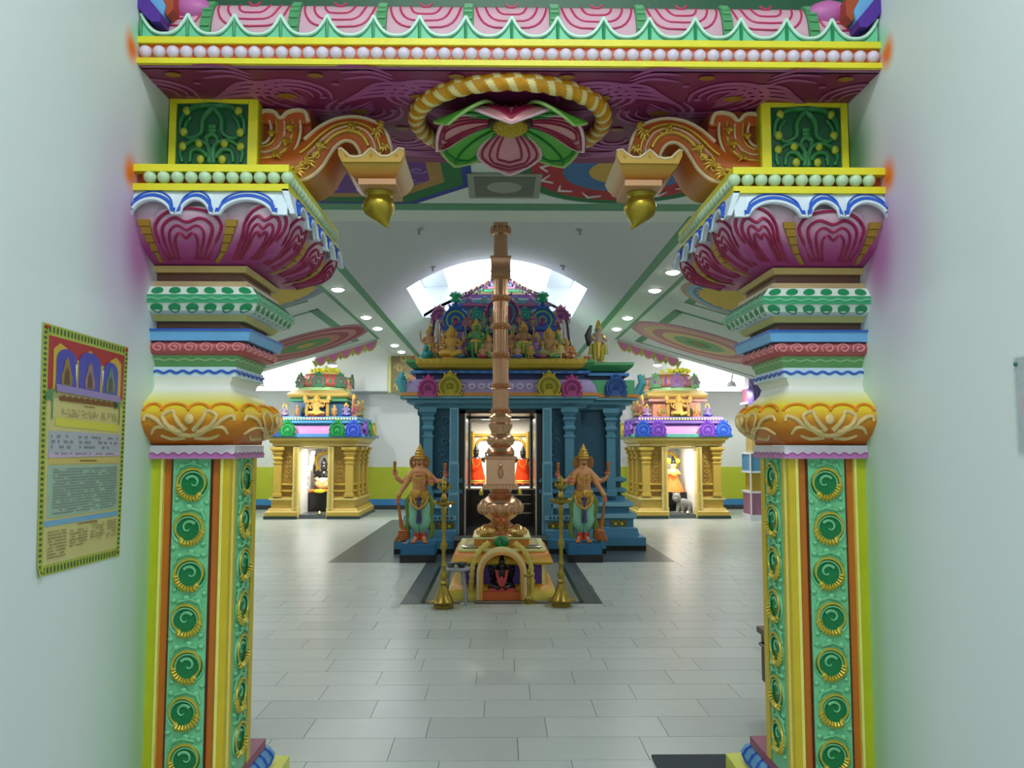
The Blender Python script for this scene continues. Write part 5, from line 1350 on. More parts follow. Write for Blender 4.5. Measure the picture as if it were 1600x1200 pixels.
# niche
YN = 7.86; b = MB()
def arch(r, zc, x=AX, n=20, base=0.01): return [(x-r, base)]+[(x-r*cos(pi*i/n), zc+r*sin(pi*i/n)) for i in range(n+1)]+[(x+r, base)]
def archring(b, ro, ri, zc, y0, y1, m=0, n=20, base=.01):
    A, B = arch(ro, zc, n=n, base=base), arch(ri, zc, n=n, base=base)
    b.loft([[(p[0], y0, p[1]), (q[0], y0, q[1]), (q[0], y1, q[1]), (p[0], y1, p[1])] for p, q in zip(A, B)], m)
archring(b, .235, .205, .25, YN, YN+.16, 1); archring(b, .206, .178, .25, YN-.012, YN+.16, 0)
archring(b, .236, .10, .25, 8.10, 8.14, 2); b.box(AX-.2, AX+.2, 8.10, 8.12, .01, .42, 2)
build(b, 'niche_arch', [mat('niche_orange_cream', (226, 160, 80)), mat('niche_cream', (236, 214, 150)), mat('niche_olive', (150, 150, 70))], al, smooth=50)
b = MB(); archring(b, .178, .170, .25, YN+.02, 8.11, 0); build(b, 'niche_lining', mat('niche_olive'), al, smooth=50)
build(MB().box(AX-.19, AX+.19, YN+.005, 8.08, .01, .085), 'niche_seat', mat('niche_orange_block', (200, 92, 30)), al)
# twisted yellow rope moulding rising behind the arch
for s in (-1, 1):
    pts = bez([(AX+s*.285, YN+.08, .01), (AX+s*.283, YN+.08, .20), (AX+s*.265, YN+.09, .35), (AX+s*.20, YN+.12, .46), (AX+s*.12, YN+.16, .52)], 8)
    rad = [.026+.006*sin(i*2.1) for i in range(len(pts))]; b = MB().tube(pts, rad, 8)
    build(b, 'rope_moulding', mat('cream_yellow_rope', (214, 196, 96)), al, smooth=60)
# seated idol in the niche
it = thing('niche_idol', 'small black stone seated idol in pink cloth inside the altar niche', 'statue', (AX, 7.98, .085))
b = MB().sph((0, 0, .06), (.11, .07, .06), 12, 7).sph((0, -.01, .15), (.075, .06, .07), 12, 8).sph((0, -.02, .225), (.045, .042, .045), 12, 8)
b.tube(bez([(0, -.06, .22), (.0, -.075, .18), (.02, -.08, .14), (.035, -.075, .13)], 3), [.018, .017, .016, .015, .014, .013, .012, .011, .010, .009], 7)
for s in (-1, 1):
    b.sph((s*.055, 0, .225), (.032, .010, .036), 9, 6); b.tube([(s*.06, 0, .19), (s*.10, -.03, .14), (s*.08, -.07, .12)], [.024, .02, .018], 7); b.tube([(s*.06, .01, .2), (s*.115, .0, .18), (s*.11, 0, .23)], [.02, .018, .014], 7)
    b.tube([(s*.04, -.03, .05), (s*.10, -.07, .04), (s*.02, -.09, .03)], [.035, .032, .024], 7)
b.lathe((0, -.01, .255), [(.042, 0), (.046, .015), (.034, .035), (.022, .06), (.006, .085)], 12)
b.loft([[(r*cos(2*pi*i/20), .05+dd, .22+r*1.1*sin(2*pi*i/20)) for i in range(20)] for r, dd in ((.10, 0), (.10, .015))])
build(b, 'figure', mat('black_oiled_stone', (26, 22, 22), .25), it, local=True, smooth=60)
b = MB().tube(bez([(-.05, -.055, .19), (-.03, -.09, .10), (0, -.10, .05), (.03, -.09, .10), (.05, -.055, .19)], 4), .016, 7); b.sph((0, -.075, .09), (.035, .03, .05), 9, 6); b.box(-.12, .12, -.10, .03, 0, .03)
build(b, 'pink_cloth', mat('worn_pink_cloth', (190, 70, 70), .7), it, local=True, smooth=60)
# copper flag pole
fp = thing('copper_flagpole', 'tall ribbed copper temple flagpole rising from the yellow altar', 'flagpole', (P(782, 800, 8.5).x, 8.5, .55))
D = 8.5; fx_ = P(782, 800, D).x
sc_ = D/FPX
zz_ = lambda py: P(782, py, D).z-.55
COP = mat('polished_copper', (214, 164, 130), .22, .9, var=.05, bump=.1, scale=30)
top = zz_(836)
prof1 = [(836, 24), (833, 22), (829, 17), (824, 19), (819, 20), (815, 14), (812, 16), (806, 25), (798, 33), (790, 35), (782, 31), (776, 22), (771, 15), (768, 17), (764, 20), (760, 22)]
b = MB().lathe((0, 0, 0), [(r*sc_, max(0, zz_(y))) for y, r in prof1], 28); 
for y, r in ((835, 23), (822, 20), (790, 35), (772, 17)):
    for i in range(24):
        a = 2*pi*i/24; b.sph((r*sc_*cos(a), r*sc_*sin(a), zz_(y)), .008, 6, 4)
build(b, 'pot_base', COP, fp, local=True, smooth=50)
b = MB()
for i in range(16):
    a = 2*pi*i/16; b.sph((.205*cos(a), .205*sin(a), zz_(794)), (.032, .032, .055), 8, 5)
build(b, 'embossed_petals', COP, fp, local=True, smooth=60)
def sq(w, z): return [(-w, -w, z), (w, -w, z), (w, w, z), (-w, w, z)]
b = MB().loft([sq(r*sc_*.92, zz_(y)) for y, r in ((762, 29), (757, 29), (756, 24), (718, 24), (717, 26), (713, 26), (712, 22), (709, 20))]); 
b.loft([[(.085*cos(2*pi*i/16), -.148-dd, zz_(737)+.10*sin(2*pi*i/16)) for i in range(16)] for dd in (0, .012)])
for i in range(13): b.sph((-.16+.0267*i, -.165, zz_(715)), .009, 6, 4); b.sph((-.18+.03*i, -.178, zz_(759.5)), .009, 6, 4)
b.box(-.05, .05, -.172, -.155, zz_(752), zz_(747)); b.sph((0, -.165, zz_(738)), (.03, .02, .06), 8, 6); b.sph((0, -.17, zz_(727)), (.022, .018, .025), 8, 5)
build(b, 'square_block', COP, fp, local=True, smooth=30)
b = MB()
for sx in (-1, 1): b.lathe((sx*.19, -.19, zz_(772)), [(.012, 0), (.02, .0), (.022, .03), (.012, .05), (.004, .07)], 8)
build(b, 'small_bell', mat('brass_metal', (206, 176, 80), .25, .85), fp, local=True)
prof2 = [(712, 18), (706, 22), (700, 19), (697, 15), (694, 20), (688, 22), (682, 20), (678, 15), (674, 15), (668, 18), (664, 19), (660, 15), (656, 16), (652, 18), (648, 15), (641, 13)]
b = MB().lathe((0, 0, 0), [(r*sc_, zz_(y)) for y, r in prof2], 24); build(b, 'turned_collar', COP, fp, local=True, smooth=50)
# fluted shaft
b = MB(); n_ = 48
def flu(r, z): return [(r*(1-.10*(i % 4 == 0)-.05*(i % 4 in (1, 3)))*cos(2*pi*i/n_), r*(1-.10*(i % 4 == 0)-.05*(i % 4 in (1, 3)))*sin(2*pi*i/n_), z) for i in range(n_)]
b.loft([flu(13.2*sc_, zz_(645)), flu(12.6*sc_, zz_(560)), flu(12.2*sc_, zz_(480)), flu(11.6*sc_, zz_(430))])
build(b, 'fluted_shaft', COP, fp, local=True, smooth=60)
for y in (643, 604, 556, 511, 467):
    b = MB().lathe((0, 0, 0), [(r*sc_, zz_(y)+dz*sc_) for r, dz in ((13, -5), (15, -4), (14, -2), (17, 0), (14, 2), (15, 4), (13, 5))], 24)
    for i in range(16): a = 2*pi*i/16; b.sph((16.5*sc_*cos(a), 16.5*sc_*sin(a), zz_(y)), .007, 5, 4)
    build(b, 'ring_collar', COP, fp, local=True, smooth=50)
b = MB().loft([sq(r*sc_, zz_(y)) for y, r in ((437, 12), (434, 15.5), (429, 15), (409, 15), (406, 16.5), (403, 16.5), (402, 12))]); build(b, 'upper_block', COP, fp, local=True)
b = MB().lathe((0, 0, 0), [(r*sc_, zz_(y)) for y, r in ((402, 11.5), (375, 10.5), (368, 11), (366, 14), (358, 14), (356, 11.5), (352, 11.5), (346, 11.5))], 20)
for i in range(10): a = 2*pi*i/10; b.tube([(13*sc_*cos(a), 13*sc_*sin(a), zz_(366)), (14.6*sc_*cos(a), 14.6*sc_*sin(a), zz_(360)), (13*sc_*cos(a), 13*sc_*sin(a), zz_(354))], .014, 6)
build(b, 'pole_head', COP, fp, local=True, smooth=50)

# ================================================================== BRASS LAMPS
BRS = mat('aged_brass', (166, 142, 62), .3, .85)
def lamp(px_, d, label, hk):
    x = P(px_, 930, d).x; t = thing('brass_oil_lamp', label, 'lamp', (x, d, 0), 'tall brass oil lamps before the altar')
    k = hk
    parts = (('foot', [(.085, 0), (.09, .03), (.125, .045), (.135, .06), (.125, .062), (.10, .05), (.085, .07), (.06, .12), (.042, .17), (.034, .20)]),
             ('stem', [(.030, .20), (.04, .22), (.026, .24), (.042, .27), (.044, .29), (.026, .31), (.022, .36), (.034, .38), (.022, .40), (.020, .50), (.036, .54), (.038, .57), (.022, .59), (.018, .68), (.030, .72), (.022, .75), (.026, .84), (.034, .87), (.022, .89), (.02, .915)]),
             ('oil_dish', [(.02, .905), (.06, .92), (.085, .935), (.088, .948), (.080, .948), (.05, .935), (.03, .94), (.026, .96), (.034, .975), (.03, .99), (.018, 1.02), (.012, 1.03)]),
             ('finial', [(.012, 1.03), (.026, 1.045), (.04, 1.065), (.036, 1.09), (.02, 1.105), (.03, 1.12), (.022, 1.14), (.005, 1.17)]))
    for nm, pr in parts:
        b = MB().lathe((0, 0, 0), [(r*(.82 if nm == 'stem' else 1), z*k) for r, z in pr], 22)
        if nm == 'oil_dish':
            for i in range(5): a = 2*pi*i/5+.3; b.tube([(.07*cos(a), .07*sin(a), .945*k), (.105*cos(a), .105*sin(a), .95*k)], [.02, .008], 6)
        if nm == 'finial':
            for s in (-1, 1): b.tube([(0, 0, 1.06*k), (s*.05, 0, 1.09*k), (s*.045, 0, 1.12*k)], [.02, .018, .008], 6)
            b.sph((0, -.03, 1.08*k), (.03, .03, .035), 8, 6)
        build(b, nm, BRS, t, local=True, smooth=50)
    b = MB()
    for i in range(6): a = i*2*pi/6; b.sph((.105*cos(a), .105*sin(a), .056), (.014, .014, .006), 7, 4)
    build(b, 'loose_flowers', mat('marigold_bits', (206, 160, 60), .7), t, local=True)
    return t
a = lamp(693, 7.56, 'tall brass oil lamp left of the yellow altar, beside the stool', .985)
b_ = lamp(877, 7.62, 'tall brass oil lamp right of the yellow altar', 1.0)
b = MB().sph((P(704, 800, 7.56).x+0, 7.54, P(704, 790, 7.56).z), (.006, .006, .012), 8, 6); tag(build(b, 'lamp_flame', mat('flame_glow', (255, 200, 120), emit=12)), 'tiny flame burning on the dish of the left brass lamp', 'flame')
# small brass lamp before the niche
s_ = thing('small_brass_lamp', 'short brass lamp at the right edge of the altar niche', 'lamp', (P(826, 940, 7.74).x, 7.74, 0))
b = MB().lathe((0, 0, 0), [(.045, 0), (.05, .012), (.03, .02), (.03, .035), (.038, .045), (.02, .06), (.012, .08), (.014, .16), (.020, .19), (.012, .20), (.014, .235), (.012, .24)], 16); build(b, 'stem', BRS, s_, local=True, smooth=50)
b = MB().lathe((0, 0, .235), [(.012, 0), (.045, .012), (.048, .022), (.02, .02), (.012, .04), (.02, .055), (.004, .08)], 16); 
for s in (-1, 1): b.tube([(s*.03, 0, .018), (s*.055, 0, .02), (s*.055, 0, -.02)], .007, 6)
build(b, 'oil_dish', BRS, s_, local=True, smooth=50)
# stool with bowls
x0, d0 = P(712, 915, 7.76).x, 7.76
stl = thing('small_stool', 'low grey round-topped stool between the left lamp and the altar', 'stool', (x0, d0, 0))
GP = mat('grey_plastic', (150, 154, 156), .5)
b = MB().lathe((0, 0, .30), [(.125, 0), (.135, .006), (.135, .022), (.125, .03)], 24); build(b, 'seat', GP, stl, local=True)
for sx in (-1, 1):
    for sy in (-1, 1): b = MB().tube([(sx*.065, sy*.065, .30), (sx*.10, sy*.10, 0)], [.016, .014], 8); build(b, 'leg', GP, stl, local=True)
for (dx, dy, r, nm, lb, m) in ((-.045, -.01, .045, 'steel_bowl', 'left steel bowl on the grey stool', mat('dull_steel', (130, 134, 136), .3, .8)), (.055, -.03, .048, 'dark_bowl', 'right dark bowl on the grey stool', mat('dark_bowl_metal', (84, 92, 94), .35, .7))):
    b = MB().lathe((x0+dx, d0+dy, .332), [(r*.6, 0), (r, .03), (r*1.05, .042), (r*.95, .042), (r*.55, .01)], 18); tag(build(b, nm, m), lb, 'bowl')

# ================================================================== SIDE SHRINES
GB = mat('side_shrine_gold_paint', (206, 172, 74), .42); GBD = mat('side_shrine_ochre', (166, 128, 52), .45); GBL = mat('side_shrine_cream', (228, 208, 130), .42)
def side_shrine(s, cx, label, tlabel, pal):
    """s=-1: the left shrine. One inner flank faces the hall."""
    global ZMAP
    D = 17.0; t = thing('side_shrine', label, 'shrine', (cx, D+.9, 0))
    ZMAP = [(0, 0), (.07, .06), (.56, .44), (1.93, 1.44), (2.12, 1.63), (2.48, 1.98), (2.56, 2.07), (2.97, 2.45), (3.06, 2.61), (3.13, 2.70), (3.37, 2.97), (3.5, 3.10), (3.7, 3.3)]
    w = .78; dp = 1.7
    dw = .30; dx = -s*-.02
    def pl(o=0): return [(cx-w, D), (cx-dw, D), (cx-dw, D+dp), (cx-w, D+dp)]
    def pr(o=0): return [(cx+dw, D), (cx+w, D), (cx+w, D+dp), (cx+dw, D+dp)]
    bp = [(.16, .07), (.16, .17), (.13, .19), (.09, .27), (.06, .28), (.06, .46), (.10, .48), (.10, .53), (.02, .56)]
    for k, p in enumerate((pl(), pr())):
        dlim = cx+(-dw if k == 0 else dw); ds = -1 if k == 0 else 1
        build(clampx(MB().sweep(p, [(.18, 0), (.18, .07)]), dlim, ds), 'base_slab', mat('dark_green_stone', (46, 62, 58), .3), t)
        build(clampx(MB().sweep(p, bp, [0, 2, 0, 1, 0, 0, 2, 0]), dlim, ds), 'base_moulding', [GB, GBD, GBL], t)
        build(MB().sweep(p, [(0, .56), (0, 1.95)]), 'wall_panel', GBD, t)
        b = MB()
        for z in (.68, .86): b.sweep(p, [(.01, z), (.05, z+.02), (.05, z+.05), (.01, z+.07)])
        clampx(b, dlim, ds)
        build(b, 'wall_rail', GB, t, smooth=50)
    for (x, y) in ((cx-w+.06, D-.02), (cx+w-.06, D-.02), (cx-s*w, D+.35), (cx-s*w, D+.85), (cx-s*w, D+1.45), (cx+s*w, D+.6)):
        b = MB(); pilaster(b, x, y, .56, 1.93, .075); build(b, 'pilaster', GB, t, smooth=20)
    for q in (-1, 1):
        b = MB(); xp = cx+q*(dw+.05)
        for z0, z1, ww in ((.02, .28, .075), (.28, .66, .065), (.66, 1.93, .055)):
            b.box(xp-ww, xp+ww, D-.12, D+.06, z0, z1, 0); b.box(xp-ww*.35, xp+ww*.35, D-.13, D-.11, z0+.02, z1-.02, 1)
        build(b, 'door_post', [GBL, GB], t)
        b = MB()
        for k in range(7):
            c = Vector((cx+q*(dw+.22), D-.008, .98+k*.13)); b.tube([c+Vector((.05*(1-i/20)*cos(i*.5)*(1 if k % 2 else -1), 0, .05*(1-i/20)*sin(i*.5))) for i in range(15)], .010, 5)
        build(b, 'scroll_relief', GB, t)
    build(MB().box(cx-dw, cx+dw, D-.08, D+dp, 0, .10), 'shrine_floor', mat('side_floor_stone', (90, 96, 96), .3), t)
    full = [(cx-w, D), (cx+w, D), (cx+w, D+dp), (cx-w, D+dp)]
    build(MB().sweep(full, [(-.02, 1.93), (.06, 1.95), (.06, 2.0), (.11, 2.02), (.11, 2.06), (.17, 2.10), (.17, 2.12)], [0, 1, 0, 0, 1, 0]), 'entablature', [GB, GBL], t)
    c1, c2, c3, c4, c5 = pal[:5]
    build(MB().sweep(full, [(.20, 2.12), (.24, 2.13), (.24, 2.19), (.20, 2.20)]), 'lower_band', mat('band_%d' % c1[0], c1), t)
    build(MB().sweep(full, [(.20, 2.20), (.18, 2.28), (.13, 2.35), (.08, 2.37)]), 'curved_eave', mat('eave_%d' % c2[0], c2), t, smooth=60)
    build(MB().sweep(full, [(.08, 2.37), (.08, 2.41), (.16, 2.42), (.16, 2.47), (.04, 2.48)]), 'upper_band', mat('band_%d' % c3[0], c3), t)
    YK = D-.26
    for (o, cc, c_) in ((-.80, c4, c4), (-.50, c5, c5), (.50, c5, c5), (.82, c4, c4)): kudu(t, cx+o, YK, 2.27, .155, cc, tuple(min(255, v+40) for v in c_))
    for yy, cc in ((.15, (110, 60, 170)), (.7, c5), (1.3, (196, 176, 50))): kudu(t, cx-s*(w+.24), D+yy, 2.27, .15, cc, tuple(min(255, v+40) for v in cc), rz=-s*pi/2)
    # tower
    tw = thing('side_shrine_tower', tlabel, 'tower', (cx, D+.85, 1.98))
    tp = [(cx-.72, D+.08), (cx+.72, D+.08), (cx+.72, D+1.6), (cx-.72, D+1.6)]
    build(MB().sweep(tp, [(.14, 2.481), (.16, 2.50), (.16, 2.54), (.10, 2.55)]), 'tower_ledge', mat('ledge_%d' % c3[1], c3), tw)
    b = MB(); 
    for i in range(30): b.box(cx-.86+i*.058, cx-.83+i*.058, D-.09, D-.07, 2.49, 2.53)
    build(b, 'dentil_row', GBL, tw, smooth=0, kind='stuff')
    t2 = [(cx-.50, D+.3), (cx+.50, D+.3), (cx+.50, D+1.4), (cx-.50, D+1.4)]
    build(MB().sweep(t2, [(0, 2.55), (0, 2.88), (.10, 2.90), (.12, 2.94), (.04, 2.97)], [0, 1, 1, 1]), 'storey', [mat('storey_blue', (40, 90, 130)) if s < 0 else mat('storey_peach', (206, 140, 110)), mat('storey_green', (90, 160, 120)) if s < 0 else mat('storey_blush', (214, 170, 150))], tw)
    for o in (-.3, .3):
        b = MB()
        for i in range(12): b.sph((cx+o+.03*cos(i), D+.29, 2.66+.02*(i % 5)), (.018, .008, .018), 6, 4)
        build(b, 'painted_relief', mat('relief_gold_green', (150, 170, 80)), tw)
    build(MB().sweep(t2, [(.06, 2.97), (.12, 2.99), (.13, 3.02), (.03, 3.06)]), 'cornice', mat('cornice_ochre', (196, 166, 90)), tw, smooth=50)
    build(MB().sweep(t2, [(-.04, 3.03), (-.04, 3.07)]), 'drum', mat('drum_rose', (206, 150, 140)), tw)
    rn = 32
    def oc(r, z): return [(cx+r*cos(2*pi*i/rn)*(1+.0), D+.85+r*sin(2*pi*i/rn), z) for i in range(rn)]
    build(MB().loft([oc(.50, 3.05), oc(.55, 3.07), oc(.55, 3.12), oc(.48, 3.13)]), 'dome_collar', mat('collar_%d' % c4[2], (150, 190, 130)), tw, smooth=50)
    build(MB().loft([oc(.54, 3.13), oc(.60, 3.20), oc(.59, 3.27), oc(.50, 3.33), oc(.36, 3.37)]), 'dome', mat('dome_%d' % pal[5][0], pal[5]), tw, smooth=60)
    build(MB().loft([oc(.38, 3.36), oc(.42, 3.38), oc(.40, 3.41), oc(.2, 3.43)]), 'dome_lotus', mat('dome_cream', (226, 210, 130)), tw, smooth=60)
    b = MB()
    for i in range(16):
        a = 2*pi*i/16; b.tube([(cx+.57*cos(a), D+.85+.57*sin(a), 3.15), (cx+.605*cos(a), D+.85+.605*sin(a), 3.23), (cx+.52*cos(a), D+.85+.52*sin(a), 3.33)], [.012, .03, .012], 5)
    build(b, 'dome_rib', mat('rib_%d' % c5[1], tuple(int(v*.8+40) for v in c5)), tw)
    for a in (-pi/2, -pi/2-s*pi/4*-1, 0 if s < 0 else pi, -pi/2+s*pi/4*-1):
        kudu(tw, cx+.60*cos(a), D+.85+.60*sin(a), 3.22, .14, (50, 120, 80) if s < 0 else ((130, 110, 150) if a == -pi/2 else (90, 160, 110)), (176, 90, 130), rz=a+pi/2)
    SK = ((196, 150, 90), (200, 160, 90))
    place_mini(tw, cx, D+.08, 2.56, .50, ((206, 166, 90), (210, 170, 80)), True, 4, wide=1.2)
    fg = [(-.66, .30, True, ((150, 130, 150), (130, 110, 160))), (.60, .32, True, ((140, 120, 170), (90, 80, 170))), (-.40, .24, False, ((196, 140, 100), (180, 110, 70))), (.36, .24, False, ((196, 150, 110), (190, 120, 60)))]
    for o, h, se, cc in fg: place_mini(tw, cx+o, D+.12, 2.56, h, cc, se, 2, wide=1.1)
    for yy, h, se, cc in ((.2, .46, False, ((196, 140, 110), (170, 90, 110))), (.75, .40, True, ((190, 120, 90), (160, 140, 80))), (1.3, .40, False, ((180, 150, 90), (90, 150, 120)))):
        place_mini(tw, cx-s*.74, D+yy, 2.56, h, cc, se, 4, rz=-s*pi/2, wide=1.1)
    place_mini(tw, cx-s*.55, D+.62, 2.98, .40, ((190, 130, 110), (110, 160, 150)), False, 2, rz=-s*pi/4)
    b = MB().sweep([(cx-.17, D-.05), (cx+.17, D-.05), (cx+.17, D+.2), (cx-.17, D+.2)], [(0, 2.482), (.04, 2.50), (0, 2.555), (.03, 2.56)]); build(b, 'central_niche_step', mat('niche_rose', (190, 110, 170)) if s < 0 else mat('niche_green', (80, 150, 90)), tw)
    b = MB()
    for q in (-1, 1): b.box(cx+q*.21-.03, cx+q*.21+.03, D+.15, D+.22, 2.56, 2.86); b.sph((cx+q*.24, D+.12, 2.95), (.05, .03, .05), 8, 6)
    b.box(cx-.26, cx+.26, D+.1, D+.24, 2.86, 2.93)
    build(b, 'central_niche', mat('niche_ochre', (190, 150, 70)), tw)
    # interior
    b = MB(); b.box(cx-dw, cx+dw, D+dp-.05, D+dp, .1, 1.93); b.box(cx-dw, cx+dw, D+.1, D+dp, 1.88, 1.95); b.box(cx-dw, cx-dw+.01, D+.06, D+dp, .1, 1.93); b.box(cx+dw-.01, cx+dw, D+.06, D+dp, .1, 1.93)
    build(b, 'white_lining', mat('white_tile_lining', (240, 240, 236), .4, var=.01), t)
    build(MB().box(cx-dw+.02, cx+dw-.02, D+.75, D+1.6, .1, .62), 'black_pedestal', BLK, t)
    area('side_shrine_light', (cx, D+.5, 1.36), .3, 14, col=(1, .98, .92), sy=.3)
    ac_ = cx+(-.02)
    ar = [(ac_-.20, .62), (ac_-.20, 1.30)]+[(ac_-.24*cos(pi*i/12), 1.48+.28*sin(pi*i/12)) for i in range(13)]+[(ac_+.20, 1.30), (ac_+.20, .62)]
    b = MB().tube([(x, D+1.35, z) for x, z in ar], .045, 8)
    for x in (ac_-.20, ac_+.20):
        for z in (.66, .8, .95, 1.1, 1.25): b.sph((x, D+1.35, z), (.065, .05, .035), 9, 5)
    for i in range(13): b.sph((ac_-.29*cos(pi*i/12), D+1.35, 1.48+.33*sin(pi*i/12)), .024, 7, 5)
    tag(build(b, 'gilt_arch', mat('gilt_paint')), 'golden ornamental arch behind the deity in the %s small shrine' % ('left' if s < 0 else 'right'), 'arch')
    # flame on the threshold
    fo = thing('threshold_lamp', 'tiny burning oil lamp on the floor of the %s small shrine' % ('left' if s < 0 else 'right'), 'lamp', (cx+.12, D+.0, .08))
    build(MB().lathe((0, 0, 0), [(.02, 0), (.04, .015), (.042, .025), (.03, .02)], 12), 'dish', mat('brass_metal'), fo, local=True)
    build(MB().sph((0, 0, .045), (.012, .012, .024), 8, 6), 'flame', mat('flame_glow'), fo, local=True)
    # garland on the dome
    b = MB(); R = random.Random(5)
    for i in range(46): a = R.random()*2*pi; r = .30*sqrt(R.random()); b.sph((cx+.05+r*cos(a), D+.6+r*.6*sin(a), 3.44+R.random()*.10*(1-r/.4)), .035, 6, 4, i % 2)
    tag(build(b, 'flower_garland', [mat('fresh_yellow_flower', (240, 232, 40), .7), mat('lime_flower', (220, 224, 70), .7)]), 'yellow flower garland heaped on top of the %s small shrine tower' % ('left' if s < 0 else 'right'), 'garland')
    ZMAP = None
    return t
LX = P(491, 740, 17).x; RX = P(1064, 740, 17).x
side_shrine(-1, LX, 'small golden shrine with open doorway, left of the blue shrine', 'sculpted pastel tower with domed red top on the left small shrine', [(90, 150, 210), (200, 130, 180), (80, 150, 190), (50, 80, 190), (20, 130, 60), (196, 84, 84)])
side_shrine(1, RX, 'small golden shrine with open doorway, right of the blue shrine', 'sculpted pastel tower with brown dome on the right small shrine', [(100, 180, 160), (206, 140, 196), (140, 110, 190), (40, 80, 180), (110, 60, 170), (176, 116, 100)])
# deities inside
xd = P(506, 760, 17.95).x
dt = thing('deity_statue', 'black stone deity draped in cream cloth with marigolds, inside the left small shrine', 'statue', (xd, 17.95, .485))
b = MB().sph((0, 0, .12), (.20, .13, .12), 12, 7).sph((0, 0, .32), (.12, .09, .16), 12, 8).sph((0, -.02, .52), (.075, .07, .085), 12, 8)
for s in (-1, 1):
    b.tube([(s*.10, 0, .42), (s*.19, -.02, .32), (s*.13, -.12, .30)], [.045, .038, .03], 7); b.tube([(s*.10, 0, .44), (s*.21, 0, .40), (s*.21, -.02, .52)], [.04, .034, .026], 7); b.sph((s*.21, -.02, .55), .03, 7, 5)
b.lathe((0, 0, .57), [(.075, 0), (.08, .03), (.06, .07), (.035, .12), (.01, .16)], 12); b.sph((0, -.09, .52), (.012, .015, .02), 6, 4)
build(b, 'figure', mat('black_oiled_stone'), dt, local=True, smooth=60)
b = MB().sph((0, -.06, .18), (.18, .11, .13), 14, 8); b.tube([(-.15, -.1, .3), (0, -.16, .2), (.15, -.1, .3)], .035, 7); build(b, 'cream_cloth', mat('cream_silk', (230, 206, 150), .6), dt, local=True, smooth=60)
b = MB().tube([(-.16, -.06, .28), (-.12, -.1, .1)], .03, 6, 0); build(b, 'red_sash', mat('sash_red', (170, 40, 40)), dt, local=True)
b = MB()
for i in range(12): b.sph((-.24+.045*i, -.20, .03+.012*(i % 2)), .034, 7, 5)
tg = build(b, 'marigold_row', mat('marigold_orange', (236, 130, 24), .7), dt, local=True)
b = MB().sph((-.03, -.27, .03), (.11, .05, .045), 12, 6); build(b, 'yellow_flower_mound', mat('fresh_yellow_flower'), dt, local=True)
b = MB().tube(bez([(P(489, 700, 17.7).x, 17.7, 1.36), (P(486, 700, 17.7).x, 17.7, 1.05), (P(480, 700, 17.7).x, 17.7, .75), (P(478, 700, 17.7).x, 17.7, .50)], 6), [.05+.012*sin(i*2) for i in range(19)], 8)
tag(build(b, 'hanging_garland', mat('grey_jasmine', (170, 166, 160), .8), smooth=60), 'long greyish flower garland hanging inside the left small shrine', 'garland')
xd = P(1052, 760, 17.9).x
dt = thing('deity_statue', 'gold-faced deity in an orange skirt with yellow flowers, inside the right small shrine', 'statue', (xd, 17.9, .485))
b = MB().lathe((0, 0, 0), [(.09, .38), (.10, .46), (.045, .50), (.045, .52)], 12, sy=.7).sph((0, -.01, .57), (.06, .055, .07), 12, 8)
for s in (-1, 1): b.tube([(s*.08, 0, .46), (s*.15, -.02, .38), (s*.08, -.12, .40)], [.032, .028, .02], 7); b.sph((s*.08, -.13, .42), .022, 7, 5)
build(b, 'figure', mat('turmeric_face', (226, 190, 120)), dt, local=True, smooth=60)
n_ = 24; b = MB().loft([[(r*(1+.08*sin(8*a))*cos(a), r*.7*(1+.08*sin(8*a))*sin(a), z) for a in [2*pi*i/n_ for i in range(n_)]] for z, r in ((0, .24), (.12, .19), (.25, .13), (.40, .09))]); build(b, 'skirt', mat('orange_silk', (232, 130, 50), .5), dt, local=True, smooth=70)
b = MB().tube([(-.13, -.05, .42), (0, -.12, .34), (.13, -.05, .42)], .03, 7); build(b, 'flower_necklace', mat('marigold_orange'), dt, local=True)
b = MB().lathe((0, 0, .60), [(.07, 0), (.075, .03), (.05, .08), (.02, .14), (.005, .18)], 12); build(b, 'crown', BLK, dt, local=True)
b = MB().sph((-.09, -.02, .66), (.06, .04, .06), 9, 6).sph((.10, -.02, .66), (.05, .04, .05), 9, 6); build(b, 'yellow_flowers', mat('fresh_yellow_flower'), dt, local=True)
lt = thing('stone_lion', 'grey carved stone animal on the floor of the right small shrine', 'statue', (P(1066, 795, 17.35).x, 17.35, .078))
b = MB().sph((.03, .02, .17), (.15, .09, .13), 12, 8).sph((-.12, -.02, .32), (.09, .08, .10), 12, 8).sph((-.16, -.09, .29), (.045, .04, .04), 8, 6).sph((.14, .02, .14), (.09, .08, .12), 10, 7)
for dx in (-.10, .0, .14): b.tube([(dx, -.06, .14), (dx-.02, -.09, .02)], [.04, .032], 7); b.sph((dx-.03, -.11, .02), (.035, .045, .02), 7, 4)
for s in (-1, 1): b.sph((-.12+s*.06, .0, .41), (.022, .014, .03), 6, 4)
b.tube([(.2, .04, .15), (.25, .04, .3), (.2, .04, .34)], .02, 6); b.box(-.2, .24, -.12, .12, -.0, .02)
build(b, 'carved_body', mat('grey_granite', (140, 140, 136), .6), lt, local=True, smooth=60)
